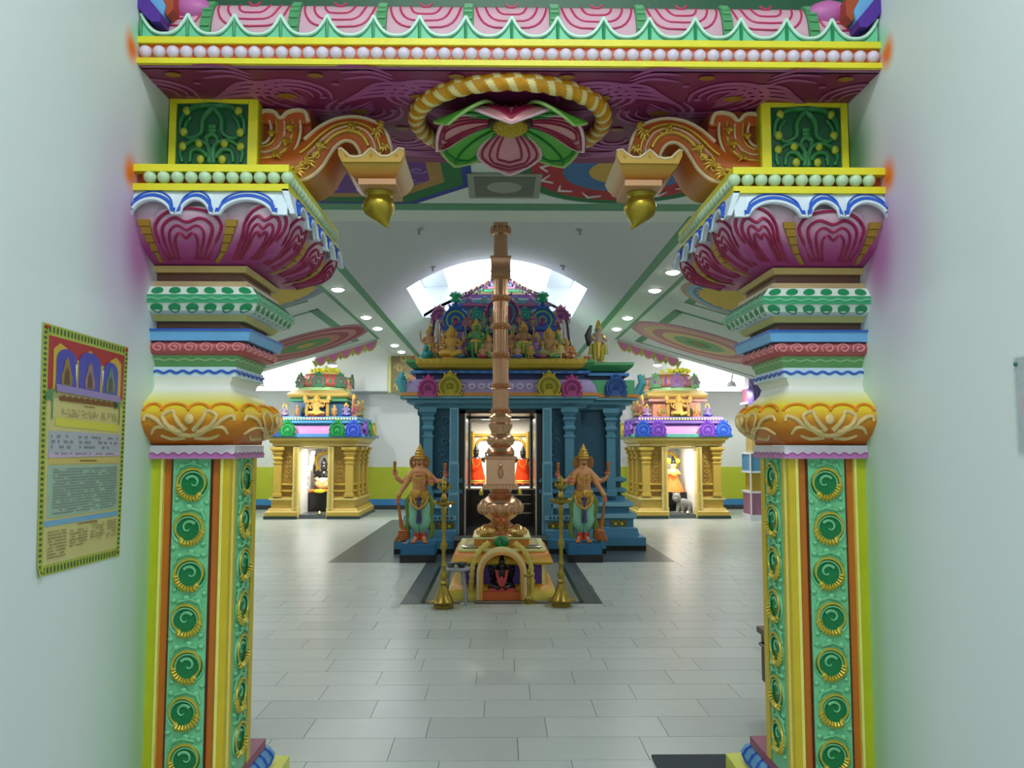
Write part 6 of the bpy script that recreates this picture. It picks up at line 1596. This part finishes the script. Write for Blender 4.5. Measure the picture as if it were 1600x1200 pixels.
# ================================================================== DOWNLIGHTS
GLOW = mat('downlight_glow', (255, 255, 255), emit=14)
def dl(x, y, z, slope, label, grp):
    t = thing('downlight', label, 'ceiling light', (x, y, z), grp)
    b = MB().lathe((0, 0, -.012), [(.075, 0.012), (.095, .010), (.095, .0), (.078, .0), (.072, .008)], 24); o = build(b, 'trim_ring', mat('white_metal_ring', (236, 238, 236), .4), t, local=True)
    b = MB().sph((0, 0, -.008), (.082, .082, .035), 20, 8); o2 = build(b, 'lens', GLOW, t, local=True)
    t.rotation_euler.y = slope
ys = [4.9, 6.1, 8.5, 9.75, 10.9, 13.25, 14.5, 16.9, 18.06]
vis_ = {9.75: 'nearest visible', 10.9: 'second nearest visible', 13.25: 'third visible', 14.5: 'fourth visible', 16.9: 'fifth visible', 18.06: 'farthest'}
for x, y in DOWN:
    sd = 'left' if x < XH else 'right'
    if y in vis_: dl(x, y, H-.001, 0, 'round white downlight, %s one in the %s row beside the vault' % (vis_[y], sd), 'downlights in the two rows beside the vault')
    else: dl(x, y, H-.001, 0, 'round white downlight of the %s row, %s the passage' % (sd, {4.9: 'right behind', 6.1: 'second from', 8.5: 'third from'}[y]), 'downlights close to the passage')
for x, y in AISLE_ADDED:
    sd = 'left' if x < XH else 'right'
    sl = math.atan(AS)*(1 if x > 0 else -1)
    wh = {13.0: 'farthest from the passage', 9.0: 'midway along', 5.6: 'closest to the passage'}[y]
    dl(x, y, aisle_z(x)-.002, sl, 'added unseen round downlight in the sloping %s aisle ceiling, %s' % (sd, wh), 'added aisle downlights')
for i, (x, y) in enumerate(SPOTS):
    t = thing('spotlight', 'bright spotlight hung at the end of the %s sloping ceiling, %s small shrine' % ('left' if x < 0 else 'right', 'above the' if abs(x) < 4 else 'outside the'), 'ceiling light', (x, y, aisle_z(x)-.26), 'spotlights over the small shrines')
    build(MB().tube([(0, -.1, .26), (0, -.04, .18), (0, 0, .10)], .014, 8), 'arm', mat('white_metal_ring', (236, 238, 236), .4), t, local=True)
    build(MB().lathe((0, 0, .02), [(.085, -.01), (.09, 0), (.07, .07), (.03, .10)], 20), 'housing', mat('white_metal_ring', (236, 238, 236), .4), t, local=True)
    build(MB().sph((0, 0, .005), (.078, .078, .03), 18, 8), 'lamp_face', GLOW, t, local=True)
# ================================================================== CEILING PAINTINGS
def flat_disc(name, label, loc, radii, cols, slope=0, sx=1, petals=0):
    t = thing(name, label, 'painting', loc)
    for k, (r, c) in enumerate(zip(radii, cols)):
        n_ = 48; w = lambda a: 1+(.05*cos(petals*a) if petals and k == petals_k else 0)
        petals_k = len(radii)-1
        b = MB().loft([[(sx*r*(1+(.07*cos(petals*a) if (petals and k == petals_k) else 0))*cos(a), r*(1+(.07*cos(petals*a) if (petals and k == petals_k) else 0))*sin(a), z) for a in [2*pi*i/n_ for i in range(n_)]] for z in (-.002-.0012*k, -.0005-.0012*k)])
        build(b, 'painted_ring', mat('fresco_%d_%d_%d' % c, c, .7), t, local=True, smooth=0)
    t.rotation_euler.y = slope
    return t
def on_aisle(px_, py_):
    r = ray(px_, py_); s = 1 if px_ > 780 else -1
    # EYE + r.z k = H - AS*(s*(r.x k - XH) - XA)
    k = (H+AS*XA+AS*s*XH-EYE)/(r.z+AS*s*r.x); return Vector((r.x*k, r.y*k, EYE+r.z*k))
SL = math.atan(AS)
RG = [(206, 150, 160), (170, 96, 110), (222, 190, 170), (150, 84, 110), (210, 180, 120), (110, 160, 90), (196, 120, 110)]
p = on_aisle(478, 539); flat_disc('ceiling_painting', 'red and green ringed mandala on the left sloping ceiling', (p.x, p.y, p.z-.004), [1.05, .95, .82, .70, .55, .40, .15], [(176, 110, 120), (140, 60, 74), (176, 120, 110), (140, 60, 74), (170, 110, 90), (80, 130, 70), (170, 150, 70)], -SL, 1.1)
p = on_aisle(1092, 537); flat_disc('ceiling_painting', 'faded multi-ringed mandala on the right sloping ceiling', (p.x, p.y, p.z-.004), [1.10, 1.0, .88, .74, .58, .40, .2, .08], [(190, 130, 150), (206, 150, 150), (206, 180, 140), (190, 130, 130), (214, 196, 140), (130, 176, 120), (90, 150, 90), (190, 120, 90)], SL, 1.1)
p = on_aisle(1160, 473); flat_disc('ceiling_painting', 'yellow sunburst painting ringed in blue on the near right sloping ceiling', (p.x, p.y, p.z-.004), [.80, .74, .64, .58], [(196, 160, 130), (150, 180, 190), (90, 130, 170), (206, 176, 70)], SL, 1.0, 22)
p = on_aisle(432, 462); flat_disc('ceiling_painting', 'yellow sunburst painting ringed in grey on the near left sloping ceiling', (p.x, p.y, p.z-.004), [.72, .62, .50], [(150, 160, 166), (130, 140, 156), (206, 176, 70)], -SL, 1.0, 22)
t = flat_disc('ceiling_painting', 'round red painting with green border on the flat ceiling, right behind the flower', (.98, 6.15, H-.003), [.86, .84, .74, .5, .3], [(120, 160, 160), (30, 110, 60), (170, 40, 50), (60, 110, 160), (200, 160, 70)])
b = MB()
for i in range(14):
    a = i*2*pi/14; b.tube([(.62*cos(a), .62*sin(a), -.010), (.68*cos(a+.15), .68*sin(a+.15), -.010), (.60*cos(a+.3), .60*sin(a+.3), -.010)], [.008, .014, .006], 5)
build(b, 'white_cloud_pattern', mat('fresco_white', (226, 216, 220), .7), t, local=True)
t = thing('ceiling_painting', 'many-sided purple and green painting on the flat ceiling, left behind the flower', 'painting', (-1.12, 6.15, H-.003))
for k, (r, c) in enumerate(((.98, (40, 60, 150)), (.90, (30, 110, 60)), (.74, (170, 130, 70)), (.62, (110, 60, 140)))):
    n_ = 8; b = MB().loft([[(r*cos(a), r*sin(a), z) for a in [2*pi*(i+.5)/n_ for i in range(n_)]] for z in (-.002-.0012*k, -.0005-.0012*k)]); build(b, 'painted_ring', mat('fresco_%d_%d_%d' % c, c, .7), t, local=True, smooth=0)
b = MB()
for i in range(12):
    a = i*2*pi/12; b.tube([(.5*cos(a)+.07*cos(j*.6)*(1-j/16), .5*sin(a)+.07*sin(j*.6)*(1-j/16), -.0065) for j in range(12)], .008, 4)
build(b, 'swirl_pattern', mat('fresco_lilac', (160, 120, 190), .7), t, local=True)
# air vent
t = thing('ceiling_vent', 'square grey air vent in the flat ceiling behind the hanging flower', 'vent', (.04, 6.53, H-.002))
b = MB().box(-.29, .29, -.31, .31, -.012, .0); build(b, 'frame', mat('vent_frame_grey', (150, 156, 140), .6), t, local=True)
b = MB().box(-.24, .24, -.25, .25, -.016, -.011); build(b, 'grille', mat('vent_dark_grey', (104, 110, 96), .7), t, local=True)
b = MB().lathe((0, 0, -.022), [(.13, .0), (.14, .006)], 24); build(b, 'round_diffuser', mat('vent_frame_grey'), t, local=True)
# sprinkler heads on the vault
for i, (a, py, w) in enumerate(((655, 358, 'upper left'), (676, 417, 'lower left'), (906, 358, 'upper right'), (880, 415, 'lower right'))):
    r = ray(a, py); k = 7.0
    while EYE+r.z*k < vz(r.x*k)-.0 and k < 20: k += .02
    x, y = r.x*k, r.y*k; z = vz(x)
    t = thing('sprinkler_head', 'small grey sprinkler fitting on the vault, %s of the four' % w, 'sprinkler', (x, y, z))
    build(MB().lathe((0, 0, -.02), [(.05, .02), (.05, .01), (.03, .0)], 14), 'cover_plate', mat('sprinkler_plate', (176, 180, 180), .4), t, local=True)
    build(MB().lathe((0, 0, -.06), [(.025, 0), (.02, .008), (.008, .012), (.008, .045)], 12), 'sprinkler_nozzle', mat('sprinkler_steel', (140, 144, 146), .3, .8), t, local=True)
# ================================================================== SCALLOPED VALANCES, PAINTED PIER, COLUMN
for s in (-1, 1):
    t = thing('scalloped_valance', 'pink scalloped painted border under the sloping %s ceiling before the back wall' % ('left' if s < 0 else 'right'), 'valance', (XH+s*3.0, YE2+.06, 3.2))
    n_ = 5; x0_ = 2.33; wd = .235; HB_ = HB; HB = YE2+.58
    build(MB().prism([(XH+s*x0_, H+.02), (XH+s*(x0_+n_*wd), aisle_z(XH+s*(x0_+n_*wd))+.02), (XH+s*(x0_+n_*wd), aisle_z(XH+s*(x0_+n_*wd))-.05), (XH+s*x0_, aisle_z(XH+s*x0_)-.05)], HB-.52, HB-.46), 'rail', mat('valance_white', (226, 226, 220)), t)
    for k in range(n_):
        xa_ = XH+s*(x0_+k*wd); xb_ = XH+s*(x0_+(k+1)*wd); za_, zb_ = aisle_z(xa_)-.04, aisle_z(xb_)-.04
        pts = [(xa_+(xb_-xa_)*i/10, za_+(zb_-za_)*i/10-(.15*sin(pi*i/10)**.7)) for i in range(11)]
        b = MB().prism([(xa_, za_)]+pts[1:-1]+[(xb_, zb_)], HB-.54, HB-.50, m=0); b.tube([(x, HB-.54, z) for x, z in pts], .018, 5, 1)
        build(b, 'scallop', [mat('valance_pink', (226, 130, 182)), mat('valance_gold_edge', (210, 190, 100))], t)
        b = MB().prism([(xb_-.08*s*1, zb_-.03), (xb_+.08*s, zb_-.03), (xb_, zb_-.16)], HB-.50, HB-.47, m=0); build(b, 'point', mat('valance_lime', (206, 214, 150)), t)
    HB = HB_
# painted scroll piers of the back wall beside the tower
for s, a0, a1 in ((-1, 608, 652), (1, 908, 944)):
    d = HB-.46; xA, xB = P(a0, 580, d).x, P(a1, 580, d).x; z0, z1 = P(a0, 614, d).z, min(P(a0, 553, d).z, H)
    t = thing('wall_painting', 'olive painting of gold scrolls high on the back wall, %s of the tower' % ('left' if s < 0 else 'right'), 'painting', ((xA+xB)/2, d, z0))
    build(MB().box(xA, xB, d-.05, d+.02, z0, z1), 'board', mat('olive_panel_paint', (124, 112, 70)), t)
    b = MB()
    for x in (xA+.02, xB-.02): b.box(x-.03, x+.03, d-.06, d-.04, z0, z1, 0)
    b.box(xB-.14 if s < 0 else xA+.08, xB-.06 if s < 0 else xA+.16, d-.065, d-.045, z0, z1, 1)
    build(b, 'border', [mat('lime_border', (206, 210, 120)), mat('terracotta_border', (196, 96, 50))], t)
    b = MB(); cx = (xA+xB)/2-.03
    for k in range(4):
        c = Vector((cx+(.06 if k % 2 else -.06), d-.06, z0+.12+k*.22))
        for q in (.12, .07): b.tube([c+Vector((q*(1-i/24)*cos(i*.42)*(1 if k % 2 else -1), 0, q*(1-i/24)*sin(i*.42))) for i in range(19)], .016, 5)
        b.tube([c+Vector((.12, 0, 0)), c+Vector((.2, 0, .1)), c+Vector((.14, 0, .16))], [.02, .015, .008], 5)
    build(b, 'gold_scroll', mat('panel_gold_scroll', (196, 180, 110)), t)
# far right column with a big purple leaf bracket
d = 16.6; cxr = P(1186, 700, d).x; t = thing('painted_column', 'painted square column with blue band and mauve foot behind the right pillar', 'column', (cxr, d, 0))
Zc = lambda y: P(1180, y, d).z
def sqb(nm, w, y0, y1, m):
    build(MB().box(cxr-w, cxr+w, d-w, d+w, max(0, Zc(y0)), Zc(y1)), nm, m, t)
CW = mat('column_white', (222, 224, 232))
sqb('foot', .29, 830, 803, CW); sqb('base_block', .26, 803, 768, mat('column_mauve', (160, 110, 140)))
sqb('shaft', .22, 768, 735, mat('column_gold_olive', (176, 146, 50))); sqb('shaft', .22, 735, 712, mat('column_gold_olive'))
sqb('blue_band', .27, 737, 708, mat('column_blue', (84, 140, 184))); sqb('upper_shaft', .2, 708, 630, mat('column_olive', (170, 150, 90))); sqb('capital_block', .25, 630, 608, mat('column_brick', (170, 110, 130)))
sqb('upper_post', .2, 608, 560, CW)
b = MB()
for y in (768, 737, 708, 630): b.box(cxr-.285, cxr+.285, d-.285, d+.285, Zc(y)-.02, Zc(y)+.02)
b.box(cxr-.275, cxr-.255, d-.30, d-.262, Zc(803), Zc(708))
build(b, 'white_fillet', CW, t)
b = MB(); c = P(1176, 612, d-.45)
lv_ = [(0, -.50, .04), (-.02, -.34, .14), (.02, -.16, .20), (.08, .02, .27), (.12, .16, .22), (.04, .28, .14), (-.06, .40, .10), (-.04, .52, .03)]
b.loft([[(c.x+.1+dx+r*cos(a)*(1+.12*sin(5*a)), c.y+r*.5*sin(a), c.z+dz) for a in [2*pi*i/20 for i in range(20)]] for dx, dz, r in lv_])
for i in range(5): b.tube([(c.x+.1-.1+.05*i, c.y-.10, c.z-.3), (c.x-.02+.06*i, c.y-.15, c.z), (c.x-.1+.1*i, c.y-.12, c.z+.28)], [.015, .03, .015], 6, 1)
b.box(c.x-.0, c.x+.2, c.y, d-.2, c.z+.1, c.z+.25)
build(b, 'leaf_bracket', [mat('leaf_violet', (84, 66, 130)), mat('leaf_violet_light', (130, 110, 170))], t, smooth=70)
# ================================================================== BUNTING OVER THE TOWER
k = 0
for s in (-1, 1):
    for j, (py1, a1) in enumerate(((462, 712), (478, 700))):
        p0 = P(783, 425+6*j, 12.6); e = P(a1 if s < 0 else 1568-a1, py1, 12.2)
        t = thing('bunting_string', 'coloured bunting sloping down from the tower peak to the %s, %s string' % ('left' if s < 0 else 'right', 'upper' if j == 0 else 'lower'), 'bunting', ((p0.x+e.x)/2, 12.4, e.z))
        pts = [p0.lerp(e, i/16)-Vector((0, 0, .05*sin(pi*i/16))) for i in range(17)]
        build(MB().tube(pts, .004, 5), 'cord', mat('dark_cord', (130, 90, 110)), t)
        for i in range(16):
            q = pts[i].lerp(pts[i+1], .5); c = [(206, 90, 130), (236, 210, 120), (110, 180, 170), (90, 70, 120)][i % 4]
            build(MB().add([(q.x-.018, q.y, q.z), (q.x+.018, q.y, q.z), (q.x, q.y+.002, q.z-.05), (q.x-.018, q.y+.004, q.z), (q.x+.018, q.y+.004, q.z)], [(0, 1, 2), (3, 2, 4), (0, 2, 3), (1, 4, 2), (0, 3, 4, 1)]), 'pennant', mat('pennant_%d' % c[0], c, .7), t)
# ================================================================== POSTER, NOTICE, CHEST, MAT
xw = XC-WH+.0
t = thing('temple_poster', 'tall yellow-bordered printed temple event poster pinned to the left white wall', 'poster', (xw+.002, 2.42, 1.08))
def wpt(px_, py_):
    r = ray(px_, py_); kk = (xw+.004)/r.x; return Vector((xw+.004, r.y*kk, EYE+r.z*kk))
c00, c10, c01, c11 = wpt(58, 903), wpt(187, 868), wpt(68, 503), wpt(201, 543)
def PW(u, v, o=0):
    p = (c00*(1-u)+c10*u)*(1-v)+(c01*(1-u)+c11*u)*v
    curl = .010*max(0, 1-((u)**2+(v)**2)/.002)+.002
    return Vector((xw+.001+curl+o, p.y, p.z))
def sheet(name, u0, u1, v0, v1, m, lay, nu=8, nv=14, parent=t):
    b = MB()
    o = .0009*lay
    n = 0; vs = []; 
    for oo in (o, o-.0005 if lay else -.0008):
        for j in range(nv+1):
            for i in range(nu+1): vs.append(PW(u0+(u1-u0)*i/nu, v0+(v1-v0)*j/nv, oo))
    N_ = (nu+1)*(nv+1); fs = []
    for j in range(nv):
        for i in range(nu):
            a = j*(nu+1)+i; fs.append((a, a+1, a+nu+2, a+nu+1)); fs.append((a+N_, a+nu+1+N_, a+nu+2+N_, a+1+N_))
    for i in range(nu): fs.append((i, i+N_, i+1+N_, i+1)); a = nv*(nu+1)+i; fs.append((a, a+1, a+1+N_, a+N_))
    for j in range(nv): a = j*(nu+1); fs.append((a, a+nu+1, a+nu+1+N_, a+N_)); a += nu; fs.append((a, a+N_, a+nu+1+N_, a+nu+1))
    b.add(vs, fs, 0); return build(b, name, m, parent)
def pm(n, c): return mat('print_'+n, c, .45, var=.04, bump=0, scale=30)
sheet('paper', 0, 1, 0, 1, pm('border', (176, 186, 76)), 0, 14, 24)
def marks(name, L, m, lay, parent=t):
    b = MB()
    for (u0, u1, v0, v1) in L:
        b.add([PW(u0, v0, .0009*lay), PW(u1, v0, .0009*lay), PW(u1, v1, .0009*lay), PW(u0, v1, .0009*lay)], [(0, 1, 2, 3)])
    return build(b, name, m, parent, smooth=0)
L = []
for i in range(46):
    v = .012+i*.0215; L += [(.012, .040, v, v+.011), (.960, .988, v, v+.011)]
for i in range(24):
    u = .06+i*.0375; L += [(u, u+.018, .006, .030), (u, u+.018, .968, .992)]
marks('leaf_border_print', L, pm('dark_green', (70, 100, 50)), 1)
sheet('text_field', .055, .945, .04, .955, pm('cream', (206, 196, 130)), 1)
sheet('upper_picture', .055, .945, .74, .955, pm('red_field', (176, 50, 50)), 2, 6, 6)
def shape(name, poly, m, lay):
    b = MB().add([PW(u, v, .0009*lay) for u, v in poly], [tuple(range(len(poly)))]); return build(b, name, m, t, smooth=0)
shape('yellow_curtain_print', [(.10, .74)]+[(.10+.8*i/12, .905+.03*sin(i*1.3)) for i in range(13)]+[(.90, .74)], pm('curtain', (206, 170, 60)), 3)
for cu, wd, tp in ((.24, .11, .915), (.50, .13, .925), (.76, .10, .905)):
    shape('blue_arch_print', [(cu-wd, .745)]+[(cu-wd*cos(pi*i/10), tp-.05+.05*sin(pi*i/10)) for i in range(11)]+[(cu+wd, .745)], pm('blue', (76, 74, 176)), 4)
    b_c = (150, 120, 60) if cu < .4 else ((150, 120, 116) if cu < .6 else (90, 130, 110))
    shape('small_figure_print', [(cu-.055, .765), (cu-.06, .80), (cu-.035, .835), (cu-.025, .865), (cu, .885), (cu+.025, .865), (cu+.035, .835), (cu+.06, .80), (cu+.055, .765)], pm('figure_%d' % int(cu*100), b_c), 5)
    shape('small_figure_print', [(cu-.03, .77), (cu-.02, .82), (cu, .84), (cu+.02, .82), (cu+.03, .77)], pm('figure_dark', (100, 70, 60)), 6)
for u in (.34, .655): shape('white_spike_print', [(u-.012, .86), (u+.012, .86), (u, .78)], pm('white', (226, 226, 226)), 5)
shape('lilac_band_print', [(.13, .735), (.90, .725), (.88, .755), (.12, .765)], pm('lilac', (150, 130, 190)), 7)
for u, s in ((.10, 1), (.90, -1)):
    for k in range(7): a = radians(20+25*k); shape('palm_print', [(u, .70), (u+.07*cos(a), .70+.05*sin(a)), (u+.075*cos(a+.25), .695+.045*sin(a+.25))], pm('palm', (80, 140, 90)), 4)
    shape('palm_print', [(u-.006, .70), (u+.006, .70), (u+.006, .62), (u-.006, .62)], pm('palm', 0), 4)
shape('yellow_band_print', [(.14, .595), (.90, .585), (.90, .62), (.14, .63)], pm('lemon', (212, 206, 80)), 2)
sheet('grey_field', .075, .93, .475, .575, pm('grey_lilac', (176, 180, 190)), 2, 6, 4)
shape('lilac_band_print', [(.075, .465), (.93, .475), (.93, .49), (.075, .485)], pm('pale_lilac', (200, 180, 206)), 3)
sheet('title_band', .075, .93, .44, .466, pm('ochre_band', (206, 186, 110)), 2, 6, 2)
sheet('green_field', .075, .93, .225, .435, pm('pale_green', (160, 188, 166)), 2, 6, 6)
sheet('blue_wave', .055, .94, .192, .215, pm('sea_blue', (120, 170, 206)), 2, 6, 2)
R = random.Random(3)
def lines(u0, u1, v0, v1, n_, dens=.86):
    L = []
    for j in range(n_):
        v = v0+(v1-v0)*(j+.5)/n_; h = (v1-v0)/n_*.42; u = u0
        while u < u1:
            w = .008+R.random()*.03; 
            if R.random() < dens: L.append((u, min(u+w, u1), v-h/2, v+h/2))
            u += w+.006
    return L
marks('small_text', lines(.13, .90, .235, .425, 16)+lines(.10, .90, .50, .565, 3, .5)+lines(.10, .88, .476, .49, 1), pm('text_grey', (130, 140, 140)), 4)['kind'] = 'stuff'
marks('small_text', lines(.20, .40, .635, .67, 4, .6)+lines(.42, .62, .635, .67, 4, .6)+lines(.66, .88, .635, .67, 4, .6)+lines(.09, .29, .06, .175, 9)+lines(.33, .54, .09, .165, 6, .7)+lines(.58, .76, .10, .18, 7, .7)+lines(.79, .92, .10, .18, 7, .8), pm('text_brown', (150, 130, 90)), 4)['kind'] = 'stuff'
marks('heading_text', [(u, u+.016, .700-.002*(i % 2), .718+.003*(i % 3)) for i, u in enumerate([.17+k*.0225 for k in range(31)])]+lines(.45, .58, .682, .692, 1, 1)+lines(.42, .62, .447, .459, 1, 1)+lines(.42, .66, .178, .190, 1, 1), pm('heading_brown', (120, 60, 30)), 4)
for u, v in ((.03, .985), (.965, .985), (.03, .02), (.965, .03)):
    p = PW(u, v, .004); tag(build(MB().lathe((0, 0, 0), [(.005, 0), (.005, .002)], 10), 'drawing_pin', mat('red_pin', (190, 40, 40))) if False else build(MB().sph(p, (.003, .006, .006), 10, 6), 'drawing_pin', mat('red_pin' if v > .5 else 'olive_pin', (190, 40, 40) if v > .5 else (150, 160, 60))), 'small pin at the %s %s corner of the yellow-bordered poster' % ('upper' if v > .5 else 'lower', 'left' if u < .5 else 'right'), 'pin')
# notice on the right wall
xr_ = XC+WH
def rp(px_, py_):
    r = ray(px_, py_); kk = (xr_-.003)/r.x; return Vector((xr_-.003, r.y*kk, EYE+r.z*kk))
a, c = rp(1586, 560), rp(1592, 704)
t = thing('plastic_notice', 'clear plastic sleeve with paper on the right wall at the picture edge', 'notice', (xr_-.003, a.y-.08, c.z))
b = MB().box(xr_-.004, xr_-.001, a.y-.15, a.y, c.z, a.z); build(b, 'paper', mat('notice_paper', (196, 204, 210), .5), t)
b = MB().box(xr_-.0065, xr_-.0045, a.y-.155, a.y+.004, c.z-.004, a.z+.004)
ms = mat('clear_sleeve', (215, 225, 228), .15, var=.01, bump=.6, scale=9); ms.node_tree.nodes['Principled BSDF'].inputs['Alpha'].default_value = .35
build(b, 'plastic_sleeve', ms, t)
b = MB().box(xr_-.0052, xr_-.0044, a.y-.14, a.y-.02, c.z+.08, c.z+.13); build(b, 'pink_print', mat('notice_pink', (222, 160, 190), .5), t)
p = rp(1589.5, 569); tag(build(MB().lathe((0, 0, 0), [(.006, 0), (.006, .003)], 8) if False else MB().sph((xr_-.008, p.y, p.z), (.004, .0055, .0055), 12, 8), 'drawing_pin', mat('green_pin', (20, 120, 96))), 'green pin in the top corner of the plastic notice on the right wall', 'pin')
# brown chest behind the right pillar
d = 4.2; x0 = P(1184, 1000, 4.5).x
t = thing('donation_chest', 'dark brown wooden chest on legs, half hidden behind the right pillar', 'chest', (x0+.2, d+.18, 0))
WB = mat('dark_walnut', (72, 50, 44), .45, var=.2, bump=.3, scale=20)
zt = P(1181, 981, 4.45).z; zb = P(1181, 1078, 4.3).z
cb = build(MB().box(x0+.012, x0+.39, d+.01, d+.28, zb, zt-.03), 'chest_body', WB, t); build(MB().box(x0-.005, x0+.405, d-.01, d+.30, zt-.03, zt), 'lid', mat('walnut_lid', (92, 66, 56), .4, var=.2, scale=20), t)
for sx in (.04, .34):
    for sy in (.03, .235): build(MB().box(x0+sx, x0+sx+.035, d+sy, d+sy+.035, 0, zb), 'leg', WB, t)
b = MB().tube([(x0+.012, d+.10, zt-.07), (x0-.02, d+.10, zt-.07), (x0-.02, d+.20, zt-.07), (x0+.012, d+.20, zt-.07)], .008, 6); build(b, 'handle', BLK, cb)
build(MB().box(x0+.0, x0+.014, d+.12, d+.18, zt-.16, zt-.12), 'hasp', BLK, cb)
a = PZ(1018, 1183, 0); 
tag(build(MB().box(a.x, a.x+.75, 3.1, a.y, .0005, .012), 'door_mat', mat('charcoal_mat', (62, 70, 76), .8, bump=.8, scale=60)), 'dark grey mat on the floor at the foot of the right pillar', 'mat')
